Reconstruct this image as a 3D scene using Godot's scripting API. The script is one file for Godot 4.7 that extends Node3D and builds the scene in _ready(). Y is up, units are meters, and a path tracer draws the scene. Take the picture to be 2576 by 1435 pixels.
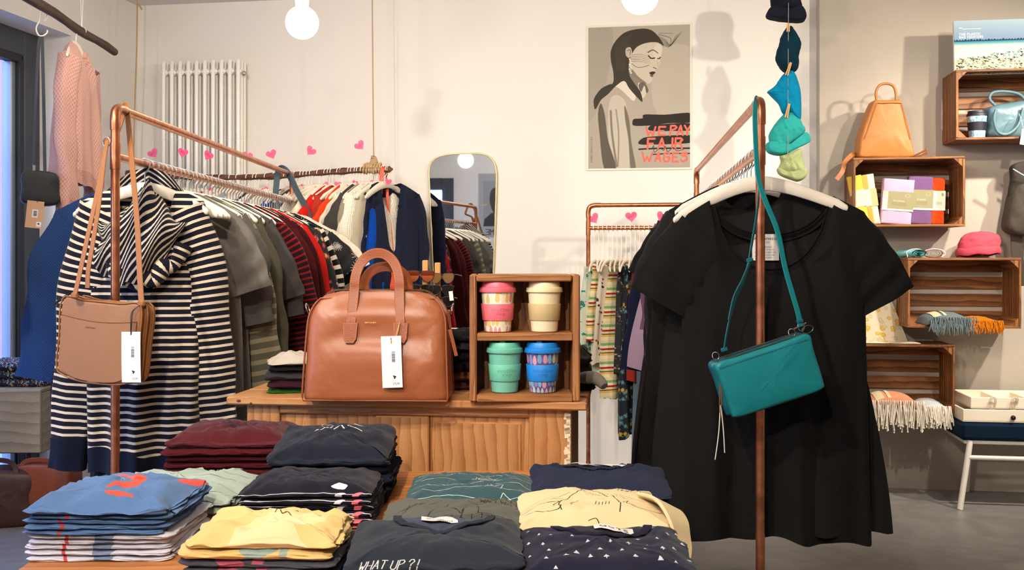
extends Node3D
# A clothes shop: copper racks of clothes, a chest with a handbag, folded shirts on a table, crates on a grey wall.

func _ready():
	rng.seed = 7
	noise.seed = 11
	noise.frequency = 1.0
	# camera: level, 35 mm lens, shifted down a little
	var cam := Camera3D.new()
	cam.name = "camera"
	cam.position = Vector3(0, EYE, 0)
	cam.projection = Camera3D.PROJECTION_FRUSTUM
	cam.near = 0.05
	cam.far = 60.0
	cam.size = 2.0 * 0.05 * 717.5 / F
	cam.frustum_offset = Vector2(0, -67.5 / F * 0.05)
	add_child(cam)
	# sky and exposure
	var env := Environment.new()
	var sm := ProceduralSkyMaterial.new()
	sm.sky_top_color = Color(0.42, 0.60, 0.92)
	sm.sky_horizon_color = Color(0.68, 0.82, 0.97)
	sm.ground_bottom_color = Color(0.25, 0.26, 0.28)
	sm.ground_horizon_color = Color(0.55, 0.6, 0.68)
	sm.sky_energy_multiplier = 1.0
	var sky := Sky.new()
	sky.sky_material = sm
	env.background_mode = Environment.BG_SKY
	env.sky = sky
	env.background_energy_multiplier = 17.0
	env.tonemap_mode = Environment.TONE_MAPPER_LINEAR
	env.tonemap_exposure = 0.88
	env.sdfgi_enabled = true
	env.ssao_enabled = true
	env.ssil_enabled = true
	var we := WorldEnvironment.new()
	we.environment = env
	add_child(we)
	# the lamps of the room: [place, aim, energy, cone, colour]
	var warm := Color(1.0, 0.945, 0.875)
	var spots := [
		[R(3.15, 2.36, 1.35), R(1.95, 1.0, 0.0), 5.4, 44.0, warm],
		[R(2.45, 2.36, 1.35), R(2.0, 0.7, 0.0), 3.6, 40.0, warm],
		[R(0.1, 2.36, 4.3), R(0.9, 1.0, 2.4), 3.4, 46.0, warm],
		[R(2.35, 2.36, 2.6), R(0.9, 1.5, 0.0), 3.6, 46.0, warm],
		[R(-0.9, 2.36, 4.2), R(-0.7, 1.0, 2.2), 4.0, 46.0, warm],
		[R(0.35, 2.36, 5.4), R(0.55, 0.6, 3.2), 4.2, 50.0, warm],
		[R(-0.7, 2.36, 3.0), R(-0.6, 1.3, 0.0), 2.4, 50.0, warm],
	]
	build_room()
	for s in spots:
		spot(s[0], s[1], s[2], s[3], s[4])
	build_lamps()
	build_racks()
	build_furniture()
	build_table_stacks()
	build_rack_clothes()
	build_wall_things()
	build_details()
# ---------------------------------------------------------------- helpers
const F := 2500.0          # focal length in pixels of the 2576 x 1435 frame
const EYE := 1.1           # camera height
var used := {}
var mats := {}
var tex := {}
var rng := RandomNumberGenerator.new()
var noise := FastNoiseLite.new()
var RU := Vector3(0.989, 0, 0.147)      # along the back wall, to the right
var RW := Vector3(-0.147, 0, 0.989)     # out of the back wall, into the room
var RO := Vector3(0, 0, -5.125)

func P(px: float, py: float, d: float) -> Vector3:      # a point of the plan, read off the frame at a known distance
	return Vector3((px - 1288.0) / F * d, EYE - (py - 650.0) / F * d, -d)

func R(a: float, y: float, b: float) -> Vector3:        # room coordinates: along the back wall, height, distance from it
	return RO + RU * a + RW * b + Vector3(0, y, 0)

func room_basis() -> Basis:
	return Basis(RU, Vector3.UP, RW)

func turned(deg: float) -> Basis:
	return Basis(Vector3.UP, deg_to_rad(deg))

func rnd(a: float, b: float) -> float:
	return rng.randf_range(a, b)

class Geo:
	var v := PackedVector3Array()
	var n := PackedVector3Array()
	var uv := PackedVector2Array()
	var ix := PackedInt32Array()
	var xf := Transform3D()

	func put(p: Vector3, q: Vector3, t: Vector2) -> int:
		v.append(xf * p)
		n.append((xf.basis * q).normalized())
		uv.append(t)
		return v.size() - 1

	func tri(a: int, b: int, c: int):      # counter-clockwise seen from outside; Godot wants it clockwise
		ix.append(a); ix.append(c); ix.append(b)

	func face(pts: Array, uvs = null):      # a flat polygon, fan
		var q: Vector3 = (pts[1] - pts[0]).cross(pts[2] - pts[0]).normalized()
		var first := v.size()
		for k in pts.size():
			put(pts[k], q, uvs[k] if uvs else Vector2(pts[k].x, pts[k].y))
		for k in range(1, pts.size() - 1):
			tri(first, first + k, first + k + 1)

	func grid(nu: int, nv: int, f: Callable, su := 1.0, sv := 1.0, wrap := false, uvf = null):
		var pts := PackedVector3Array()
		for j in nv + 1:
			for i in nu + 1:
				pts.append(f.call(float(i) / nu, float(j) / nv))
		var w := nu + 1
		var first := v.size()
		for j in nv + 1:
			for i in nu + 1:
				var i0 := i - 1
				var i1 := i + 1
				if wrap:
					i0 = i - 1 if i > 0 else nu - 1
					i1 = i + 1 if i < nu else 1
				else:
					i0 = maxi(i0, 0); i1 = mini(i1, nu)
				var j0 := maxi(j - 1, 0)
				var j1 := mini(j + 1, nv)
				var du := pts[j * w + i1] - pts[j * w + i0]
				var dv := pts[j1 * w + i] - pts[j0 * w + i]
				var q := du.cross(dv)
				if q.length_squared() < 1e-16:
					var jj := j1 if j < nv / 2 else j0
					du = pts[jj * w + i1] - pts[jj * w + i0]
					q = du.cross(dv)
				if q.length_squared() < 1e-18:
					q = Vector3.UP
				var t := Vector2(float(i) / nu * su, float(j) / nv * sv)
				if uvf != null:
					t = uvf.call(pts[j * w + i], t)
				put(pts[j * w + i], q.normalized(), t)
		for j in nv:
			for i in nu:
				var a := first + j * w + i
				tri(a, a + 1, a + w + 1)
				tri(a, a + w + 1, a + w)

	func box(c: Vector3, s: Vector3, b := Basis(), bev := 0.003, off := Vector2.ZERO):
		var h := s / 2
		var e := minf(bev, minf(h.x, minf(h.y, h.z)) * 0.9)
		var long := 0 if s.x >= s.y and s.x >= s.z else (1 if s.y >= s.z else 2)
		var keep := xf
		xf = xf * Transform3D(b, c)
		for ax in 3:
			for sg in [-1, 1]:
				var a1 := (ax + 1) % 3
				var a2 := (ax + 2) % 3
				var q := Vector3.ZERO
				q[ax] = sg
				var first := v.size()
				for k in 4:
					var p := Vector3.ZERO
					p[ax] = sg * h[ax]
					p[a1] = (h[a1] - e) * (1 if k == 1 or k == 2 else -1)
					p[a2] = (h[a2] - e) * (1 if k >= 2 else -1)
					var along: float = p[long] if long != ax else p[a1]
					var across: float = p[a2] if (long == a1 or (long == ax)) else p[a1]
					if long == ax:
						put(p, q, off + Vector2(across, along * 0.15))
					else:
						put(p, q, off + Vector2(across + (0.37 * ax), along))
				if sg > 0:
					tri(first, first + 1, first + 2); tri(first, first + 2, first + 3)
				else:
					tri(first, first + 2, first + 1); tri(first, first + 3, first + 2)
		if e > 0.0004:
			for ax in 3:
				var a1 := (ax + 1) % 3
				var a2 := (ax + 2) % 3
				for s1 in [-1, 1]:
					for s2 in [-1, 1]:
						var pts := []
						for k in 4:
							var p := Vector3.ZERO
							p[ax] = (h[ax] - e) * (1 if k == 1 or k == 2 else -1)
							p[a1] = s1 * (h[a1] - (0.0 if k < 2 else e))
							p[a2] = s2 * (h[a2] - (e if k < 2 else 0.0))
							pts.append(p)
						if s1 * s2 > 0:
							pts.reverse()
						var u := []
						for p in pts:
							u.append(off + Vector2(p[a1], p[long]))
						face(pts, u)
			for sx in [-1, 1]:
				for sy in [-1, 1]:
					for sz in [-1, 1]:
						var t := [Vector3(sx * h.x, sy * (h.y - e), sz * (h.z - e)), Vector3(sx * (h.x - e), sy * h.y, sz * (h.z - e)), Vector3(sx * (h.x - e), sy * (h.y - e), sz * h.z)]
						if sx * sy * sz < 0:
							t.reverse()
						face(t, [off, off, off])
		xf = keep

	# a tube along a path; r: one radius or one per point; flat: squash of the section along the second axis
	func tube(path: Array, r, seg := 8, caps := true, flat := 1.0, hint := Vector3.ZERO):
		var m := path.size()
		var fr := frames(path, hint)
		var first := v.size()
		var run := 0.0
		for k in m:
			if k > 0:
				run += path[k].distance_to(path[k - 1])
			var rad: float = r[k] if r is Array else r
			for i in seg + 1:
				var a := TAU * i / seg
				var o: Vector3 = fr[k][0] * cos(a) * rad + fr[k][1] * sin(a) * rad * flat
				var q: Vector3 = fr[k][0] * cos(a) * flat + fr[k][1] * sin(a)
				put(path[k] + o, q, Vector2(float(i) / seg * TAU * rad, run))
		for k in m - 1:
			for i in seg:
				var a := first + k * (seg + 1) + i
				tri(a, a + 1, a + seg + 2)
				tri(a, a + seg + 2, a + seg + 1)
		if caps:
			for e in [0, m - 1]:
				var q: Vector3 = (path[0] - path[1] if e == 0 else path[m - 1] - path[m - 2]).normalized()
				var c := put(path[e], q, Vector2.ZERO)
				var rad: float = r[e] if r is Array else r
				var ring := []
				for i in seg:
					var a := TAU * i / seg
					ring.append(put(path[e] + fr[e][0] * cos(a) * rad + fr[e][1] * sin(a) * rad * flat, q, Vector2(cos(a), sin(a)) * rad))
				for i in seg:
					if e == 0:
						tri(c, ring[(i + 1) % seg], ring[i])
					else:
						tri(c, ring[i], ring[(i + 1) % seg])

	static func frames(path: Array, hint := Vector3.ZERO) -> Array:
		var out := []
		var m := path.size()
		var last := Vector3.ZERO
		for k in m:
			var t: Vector3 = (path[mini(k + 1, m - 1)] - path[maxi(k - 1, 0)]).normalized()
			var side: Vector3
			if hint != Vector3.ZERO:
				side = hint.cross(t)
				if side.length() < 0.05:
					side = last if last != Vector3.ZERO else t.cross(Vector3.UP)
			elif k == 0:
				side = t.cross(Vector3.UP)
				if side.length() < 0.1:
					side = t.cross(Vector3.RIGHT)
			else:
				side = last - t * last.dot(t)
			side = side.normalized()
			last = side
			out.append([side, t.cross(side).normalized(), t])
		return out

	# a strap: rectangular section w wide, th thick; hint is the way its flat face looks
	func strap(path: Array, w: float, th: float, hint: Vector3, wend := -1.0):
		var m := path.size()
		var fr := frames(path, hint)
		var run := 0.0
		var e := th * 0.3
		var lines := []
		for k in m:
			if k > 0:
				run += path[k].distance_to(path[k - 1])
			var ww := w / 2 if wend < 0 else lerpf(w, wend, float(k) / (m - 1)) / 2
			var s: Vector3 = fr[k][0]
			var u: Vector3 = fr[k][1]
			var c: Vector3 = path[k]
			lines.append([[c - s * ww + u * (th / 2 - e), c - s * (ww - e) + u * th / 2, c + s * (ww - e) + u * th / 2, c + s * ww + u * (th / 2 - e), c + s * ww - u * (th / 2 - e), c + s * (ww - e) - u * th / 2, c - s * (ww - e) - u * th / 2, c - s * ww - u * (th / 2 - e)], run, ww])
		for j in 8:
			var first := v.size()
			for k in m:
				var a: Vector3 = lines[k][0][j]
				var b: Vector3 = lines[k][0][(j + 1) % 8]
				var q: Vector3 = fr[k][2].cross(b - a).normalized()
				put(a, q, Vector2(0 if j < 4 else 1, lines[k][1]))
				put(b, q, Vector2(1 if j < 4 else 0, lines[k][1]))
			for k in m - 1:
				var a := first + k * 2
				tri(a, a + 3, a + 1)
				tri(a, a + 2, a + 3)
		for e2 in [0, m - 1]:
			face(lines[e2][0])

	func lathe(prof: Array, seg := 24, sharp := 0.8):
		var m := prof.size()
		for k in m - 1:
			var d: Vector2 = (prof[k + 1] - prof[k]).normalized()
			var q := Vector2(d.y, -d.x)
			var qa := q
			var qb := q
			if k > 0:
				var d0: Vector2 = (prof[k] - prof[k - 1]).normalized()
				if d0.dot(d) > sharp:
					qa = (q + Vector2(d0.y, -d0.x)).normalized()
			if k < m - 2:
				var d1: Vector2 = (prof[k + 2] - prof[k + 1]).normalized()
				if d1.dot(d) > sharp:
					qb = (q + Vector2(d1.y, -d1.x)).normalized()
			var first := v.size()
			for i in seg + 1:
				var a := TAU * i / seg
				for e in 2:
					var p: Vector2 = prof[k + e]
					var qq := qb if e else qa
					put(Vector3(sin(a) * p.x, p.y, cos(a) * p.x), Vector3(sin(a) * qq.x, qq.y, cos(a) * qq.x), Vector2(float(i) / seg, p.y))
			for i in seg:
				var a := first + i * 2
				tri(a, a + 2, a + 3)
				tri(a, a + 3, a + 1)

	# a polygon in the xy plane drawn out along z, from -depth/2 to depth/2
	func extrude(poly: PackedVector2Array, depth: float, us := 1.0):
		if Geometry2D.is_polygon_clockwise(poly):
			poly = poly.duplicate(); poly.reverse()
		var t := Geometry2D.triangulate_polygon(poly)
		for sg in [1, -1]:
			var first := v.size()
			for p in poly:
				put(Vector3(p.x, p.y, sg * depth / 2), Vector3(0, 0, sg), p * us)
			for k in range(0, t.size(), 3):
				var a := poly[t[k]]
				var b := poly[t[k + 1]]
				var c := poly[t[k + 2]]
				var ccw := (b - a).cross(c - a) > 0
				if ccw == (sg > 0):
					tri(first + t[k], first + t[k + 1], first + t[k + 2])
				else:
					tri(first + t[k], first + t[k + 2], first + t[k + 1])
		var m := poly.size()
		for k in m:
			var a := poly[k]
			var b := poly[(k + 1) % m]
			face([Vector3(a.x, a.y, -depth / 2), Vector3(b.x, b.y, -depth / 2), Vector3(b.x, b.y, depth / 2), Vector3(a.x, a.y, depth / 2)], [a * us, b * us, b * us, a * us])

	func ball(c: Vector3, r: Vector3, nu := 16, nv := 10):
		grid(nu, nv, func(u, w): return c + Vector3(sin(w * PI) * cos(u * TAU) * r.x, cos(w * PI) * r.y, -sin(w * PI) * sin(u * TAU) * r.z), 1, 1, true)

	func mesh() -> ArrayMesh:
		var a := []
		a.resize(Mesh.ARRAY_MAX)
		a[Mesh.ARRAY_VERTEX] = v
		a[Mesh.ARRAY_NORMAL] = n
		a[Mesh.ARRAY_TEX_UV] = uv
		a[Mesh.ARRAY_INDEX] = ix
		var m := ArrayMesh.new()
		m.add_surface_from_arrays(Mesh.PRIMITIVE_TRIANGLES, a)
		return m

func numbered(called: String) -> String:
	if not used.has(called):
		used[called] = 0
		return called
	used[called] += 1
	return "%s_%03d" % [called, used[called]]

func tag(o: Node, label: String, category: String, group := "") -> Node:
	o.set_meta("label", label)
	o.set_meta("category", category)
	if group:
		o.set_meta("group", group)
	return o

func thing(called: String, label: String, category: String, at := Vector3.ZERO, b := Basis(), group := "") -> Node3D:
	var o := Node3D.new()
	o.name = numbered(called)
	add_child(o, true)
	o.transform = Transform3D(b, at)
	tag(o, label, category, group)
	return o

func obj(called: String, g, m: Material, parent: Node = null) -> MeshInstance3D:
	var o := MeshInstance3D.new()
	o.mesh = g.mesh() if g is Geo else g
	o.material_override = m
	o.cast_shadow = GeometryInstance3D.SHADOW_CASTING_SETTING_ON
	if parent == null:
		o.name = numbered(called)
		add_child(o, true)
	else:
		o.name = called
		parent.add_child(o, true)
	return o

func struct(called: String, g, m: Material, parent: Node = null) -> MeshInstance3D:
	var o := obj(called, g, m, parent)
	if parent == null:
		o.set_meta("kind", "structure")
	return o

func dup(o: Node3D, label := "", group := "") -> Node3D:
	var c: Node3D = o.duplicate()
	c.name = numbered(str(o.name).rstrip("0123456789").rstrip("_"))
	add_child(c, true)
	if label:
		c.set_meta("label", label)
	if group:
		c.set_meta("group", group)
	return c

func smooth(pts: Array, steps := 6) -> Array:       # Catmull-Rom through the points
	var out := []
	var m := pts.size()
	for k in m - 1:
		var a: Vector3 = pts[maxi(k - 1, 0)]
		var b: Vector3 = pts[k]
		var c: Vector3 = pts[k + 1]
		var d: Vector3 = pts[mini(k + 2, m - 1)]
		for s in steps:
			out.append(b.cubic_interpolate(c, a, d, float(s) / steps))
	out.append(pts[m - 1])
	return out

func blob2(pts: Array, steps := 6) -> PackedVector2Array:      # a closed smooth outline
	var out := PackedVector2Array()
	var m := pts.size()
	for k in m:
		for s in steps:
			out.append(pts[k].cubic_interpolate(pts[(k + 1) % m], pts[(k - 1 + m) % m], pts[(k + 2) % m], float(s) / steps))
	return out

# ---------------------------------------------------------------- pictures (print, lettering)
class Pic:
	var im: Image
	var w: int
	var h: int
	const GLYPHS := {"A": "062046 1434", "B": "0600 003031133303 0343453606", "C": "4130100105163645", "D": "0600 003042443606", "E": "40000646 0333", "F": "0600400 0333", "G": "41301001051636454323", "H": "0006 4046 0343", "I": "2026", "J": "4045361605", "K": "0006 4003 0346", "L": "000646", "M": "0600234046", "N": "06004640", "O": "1030414536160501 0110", "P": "0600304132030", "R": "06003041320 033346", "Q": "103041453616050110 3446", "S": "41301001123243451605", "T": "0040 2026", "U": "00051636454 4540", "V": "002640", "W": "0016233640", "X": "0046 4006", "Y": "0023 4023 2326", "Z": "00400646", "!": "2024 2526", "?": "0110304132232 2324 2526", "+": "2145 0343", "&": "463010112305164", " ": ""}

	func _init(ww: int, hh: int, c: Color):
		w = ww; h = hh
		im = Image.create_empty(ww, hh, false, Image.FORMAT_RGBA8)
		im.fill(c)

	func poly(pts, col: Color):
		var m: int = pts.size()
		var lo := 1e9
		var hi := -1e9
		for p in pts:
			lo = minf(lo, p.y); hi = maxf(hi, p.y)
		for y in range(maxi(0, int(lo)), mini(h - 1, int(hi) + 1) + 1):
			var xs := []
			var yy := y + 0.5
			for k in m:
				var a: Vector2 = pts[k]
				var b: Vector2 = pts[(k + 1) % m]
				if (a.y <= yy) != (b.y <= yy):
					xs.append(a.x + (yy - a.y) / (b.y - a.y) * (b.x - a.x))
			xs.sort()
			for k in range(0, xs.size() - 1, 2):
				var x0 := int(round(xs[k]))
				var x1 := int(round(xs[k + 1]))
				if x1 > x0:
					im.fill_rect(Rect2i(x0, y, x1 - x0, 1), col)

	func dot(c: Vector2, r: float, col: Color):
		for y in range(int(c.y - r), int(c.y + r) + 1):
			var d := r * r - (y + 0.5 - c.y) * (y + 0.5 - c.y)
			if d > 0 and y >= 0 and y < h:
				var e := sqrt(d)
				im.fill_rect(Rect2i(int(round(c.x - e)), y, maxi(1, int(round(2 * e))), 1), col)

	func line(pts: Array, wd: float, col: Color, wend := -1.0):
		for k in pts.size():
			var wk := wd if wend < 0 else lerpf(wd, wend, float(k) / maxi(1, pts.size() - 1))
			dot(pts[k], wk / 2, col)
			if k < pts.size() - 1:
				var d: Vector2 = pts[k + 1] - pts[k]
				var q := Vector2(-d.y, d.x).normalized() * wk / 2
				poly([pts[k] + q, pts[k + 1] + q, pts[k + 1] - q, pts[k] - q], col)

	func curve(pts: Array, wd: float, col: Color, wend := -1.0):
		var out := []
		var m := pts.size()
		for k in m - 1:
			for s in 6:
				out.append(pts[k].cubic_interpolate(pts[k + 1], pts[maxi(k - 1, 0)], pts[mini(k + 2, m - 1)], s / 6.0))
		out.append(pts[m - 1])
		line(out, wd, col, wend)

	# hand lettering: strokes of the glyph table
	func hand(s: String, at: Vector2, size: float, wd: float, col: Color, step := 0.95, turn := 0.0, slant := 0.0, wide := 1.0):
		var x := 0.0
		for ch in s:
			var strokes: String = GLYPHS.get(ch, "")
			for st in strokes.split(" ", false):
				var pts := []
				for k in range(0, st.length() - 1, 2):
					var q := Vector2(float(st[k]) / 4.0 * 0.62 * size * wide, float(st[k + 1]) / 6.0 * size)
					q.x += x + slant * (size - q.y)
					pts.append(at + q.rotated(turn))
				if pts.size() > 1:
					line(pts, wd, col)
			x += wide * size * (step if ch != " " else 0.55) * (0.6 if ch in "I!" else 1.0)

	# set lettering from a font, spread to a width
	func text(s: String, at: Vector2, width: float, col: Color, bold := false, serif := false, turn := 0.0, tall := 1.0):
		var t := TextMesh.new()
		var f := SystemFont.new()
		f.font_names = PackedStringArray(["Droid Serif" if serif else "Droid Sans"])
		f.font_weight = 700 if bold else 400
		t.font = f
		t.text = s
		t.font_size = 64
		t.pixel_size = 0.01
		t.depth = 0.0
		var a := t.get_mesh_arrays()
		var v: PackedVector3Array = a[Mesh.ARRAY_VERTEX]
		var ix: PackedInt32Array = a[Mesh.ARRAY_INDEX] if a[Mesh.ARRAY_INDEX] else PackedInt32Array(range(v.size()))
		var lo := Vector2(1e9, 1e9)
		var hi := -lo
		for p in v:
			lo = lo.min(Vector2(p.x, p.y)); hi = hi.max(Vector2(p.x, p.y))
		var k := width / maxf(hi.x - lo.x, 1e-4)
		for j in range(0, ix.size(), 3):
			var q := []
			for e in 3:
				var p := v[ix[j + e]]
				q.append(at + Vector2((p.x - lo.x) * k, (hi.y - p.y) * k * tall).rotated(turn))
			poly(q, col)

	func barcode(r: Rect2i, seed_: int, col := Color(0.1, 0.1, 0.1)):
		var rg := RandomNumberGenerator.new()
		rg.seed = seed_
		var y := r.position.y
		while y < r.end.y:
			var t := rg.randi_range(1, 4)
			im.fill_rect(Rect2i(r.position.x, y, r.size.x, mini(t, r.end.y - y)), col)
			y += t + rg.randi_range(1, 4)

	func soften(k := 2):
		im.resize(w / k, h / k, Image.INTERPOLATE_LANCZOS)
		im.resize(w, h, Image.INTERPOLATE_CUBIC)

	func done(nw := 0) -> ImageTexture:
		if nw:
			var k := w / nw
			if k > 1:
				im.resize(nw, int(h / k), Image.INTERPOLATE_LANCZOS)
		return ImageTexture.create_from_image(im)

# ---------------------------------------------------------------- materials
func relief(key: String, freq: float, type := FastNoiseLite.TYPE_SIMPLEX_SMOOTH, size := 256, frac := 3) -> ImageTexture:
	if not tex.has(key):
		var f := FastNoiseLite.new()
		f.seed = hash(key) % 9999
		f.noise_type = type
		f.frequency = freq
		f.fractal_octaves = frac
		if type == FastNoiseLite.TYPE_CELLULAR:
			f.cellular_return_type = FastNoiseLite.RETURN_DISTANCE2_SUB
		tex[key] = ImageTexture.create_from_image(f.get_seamless_image(size, size))
	return tex[key]

func pattern(key: String, size: int, f: Callable) -> ImageTexture:       # a small grey or colour tile, computed
	if not tex.has(key):
		var im := Image.create_empty(size, size, false, Image.FORMAT_RGBA8)
		for y in size:
			for x in size:
				var c = f.call(float(x) / size, float(y) / size)
				im.set_pixel(x, y, c if c is Color else Color(c, c, c))
		tex[key] = ImageTexture.create_from_image(im)
	return tex[key]

func mat(key: String, c: Color, rough := 0.8, metal := 0.0, o := {}) -> StandardMaterial3D:
	if mats.has(key):
		return mats[key]
	var m := StandardMaterial3D.new()
	m.resource_name = key
	m.albedo_color = c
	m.roughness = rough
	m.metallic = metal
	m.cull_mode = BaseMaterial3D.CULL_DISABLED
	for k in o:
		m.set(k, o[k])
	mats[key] = m
	return m

func bumpy(m: StandardMaterial3D, t: Texture2D, depth_cm: float, per_m: float, world := false) -> StandardMaterial3D:
	m.heightmap_enabled = true
	m.heightmap_texture = t
	m.heightmap_scale = depth_cm
	m.uv1_triplanar = true
	m.uv1_world_triplanar = world
	m.uv1_scale = Vector3.ONE * per_m
	return m

# cloth: a plain weave or jersey of one colour
func cloth(c: Color, kind := "jersey") -> StandardMaterial3D:
	var key := "cloth_%s_%s" % [kind, c.to_html()]
	if mats.has(key):
		return mats[key]
	var m := mat(key, c, 0.92, 0.0, {"rim_enabled": true, "rim": 0.25, "rim_tint": 0.6, "metallic_specular": 0.2})
	match kind:
		"jersey": bumpy(m, relief("jersey", 0.09, FastNoiseLite.TYPE_SIMPLEX_SMOOTH, 256, 4), 0.06, 9.0)
		"knit": bumpy(m, knit_tile(), 0.35, 28.0)
		"rib": bumpy(m, rib_tile(), 0.4, 20.0)
		"fleece": bumpy(m, relief("fleece", 0.2, FastNoiseLite.TYPE_SIMPLEX_SMOOTH, 256, 4), 0.12, 12.0)
	return m

func knit_tile() -> ImageTexture:
	return pattern("knit", 64, func(x, y): return 0.5 + 0.25 * sin(x * TAU * 4) * sin(y * TAU * 4) + 0.25 * cos((x + y) * TAU * 4))

func rib_tile() -> ImageTexture:
	return pattern("rib", 64, func(x, y): return absf(sin(x * PI * 6)) * (0.8 + 0.2 * sin(y * TAU * 8)))

func stripes(key: String, a: Color, b: Color, share: float, period: float, extra := []) -> StandardMaterial3D:
	if mats.has(key):
		return mats[key]
	var im := Image.create_empty(8, 256, false, Image.FORMAT_RGBA8)
	im.fill(a)
	if extra.is_empty():
		im.fill_rect(Rect2i(0, 0, 8, int(256 * share)), b)
	else:
		var y := 0.0
		for e in extra:
			im.fill_rect(Rect2i(0, int(y * 256), 8, int(ceil(e[1] * 256))), e[0])
			y += e[1]
	var m := mat(key, Color.WHITE, 0.92, 0.0, {"rim_enabled": true, "rim": 0.2, "metallic_specular": 0.2})
	m.albedo_texture = ImageTexture.create_from_image(im)
	m.uv1_scale = Vector3(1, 1.0 / period, 1)
	return m

func leather(c: Color, rough := 0.42) -> StandardMaterial3D:
	var key := "leather_" + c.to_html()
	if mats.has(key):
		return mats[key]
	var m := mat(key, c, rough, 0.0, {"metallic_specular": 0.45})
	return bumpy(m, relief("grain", 0.06, FastNoiseLite.TYPE_CELLULAR, 256, 2), 0.035, 14.0)

# wood: grain along the second texture axis, in metres
func wood(key: String, light: Color, dark: Color, rings := 16.0, rough := 0.55, seed_ := 1, knots := 0.0) -> StandardMaterial3D:
	if mats.has(key):
		return mats[key]
	var size := 512
	var f := FastNoiseLite.new()
	f.seed = seed_
	f.frequency = 1.0
	var im := Image.create_empty(size, size, false, Image.FORMAT_RGBA8)
	var hm := Image.create_empty(size, size, false, Image.FORMAT_RGBA8)
	for y in size:
		var fy := float(y) / size
		var sy := sin(fy * TAU) * 0.35
		var cy := cos(fy * TAU) * 0.35
		for x in size:
			var fx := float(x) / size
			var bend := f.get_noise_3d(fx * 2.2, sy * 0.8, cy * 0.8)
			var r := (fx + bend * 0.040) * rings
			r += f.get_noise_3d(fx * 1.3 + 9.0, sy * 1.2 + 4.0, cy * 1.2) * 0.6
			var g: float = r - floorf(r)
			var band := pow(g, 2.2)
			var fine := f.get_noise_3d(fx * 150.0, sy * 4.5, cy * 4.5)
			var k := clampf(band * 0.75 + fine * 0.28 + 0.12 + 0.3 * f.get_noise_3d(fx * 2.0 + 3.0, sy * 2.0, cy * 2.0), 0, 1)
			im.set_pixel(x, y, light.lerp(dark, k))
			var hh := clampf(0.6 - k * 0.4 + fine * 0.2, 0, 1)
			hm.set_pixel(x, y, Color(hh, hh, hh))
	var m := mat(key, Color.WHITE, rough)
	m.albedo_texture = ImageTexture.create_from_image(im)
	m.heightmap_enabled = true
	m.heightmap_texture = ImageTexture.create_from_image(hm)
	m.heightmap_scale = 0.03
	m.uv1_scale = Vector3(3.2, 1.1, 1)
	return m

func printed(key: String, t: Texture2D, rough := 0.9) -> StandardMaterial3D:
	var m := mat(key, Color.WHITE, rough, 0.0, {"metallic_specular": 0.25})
	m.albedo_texture = t
	m.texture_repeat = false
	return m
# ---------------------------------------------------------------- the room
func on_wall(px: float, py: float, b: float) -> Vector3:     # (along the wall, height, b) of a frame point on a plane parallel to the back wall
	var d := Vector3((px - 1288.0) / F, -(py - 650.0) / F, -1)
	var o := Vector3(0, EYE, 0)
	var t := (b - (o - RO).dot(RW)) / d.dot(RW)
	var p := o + d * t
	return Vector3((p - RO).dot(RU), p.y, b)

func room_box(a0: float, a1: float, y0: float, y1: float, b0: float, b1: float) -> Geo:
	var g := Geo.new()
	g.xf = Transform3D(room_basis(), RO)
	g.box(Vector3(a0 + a1, y0 + y1, b0 + b1) / 2, Vector3(a1 - a0, y1 - y0, b1 - b0), Basis(), 0.0)
	return g

const H := 2.48
const A0 := -2.07
const A1 := 3.7
const B1 := 6.5

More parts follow.
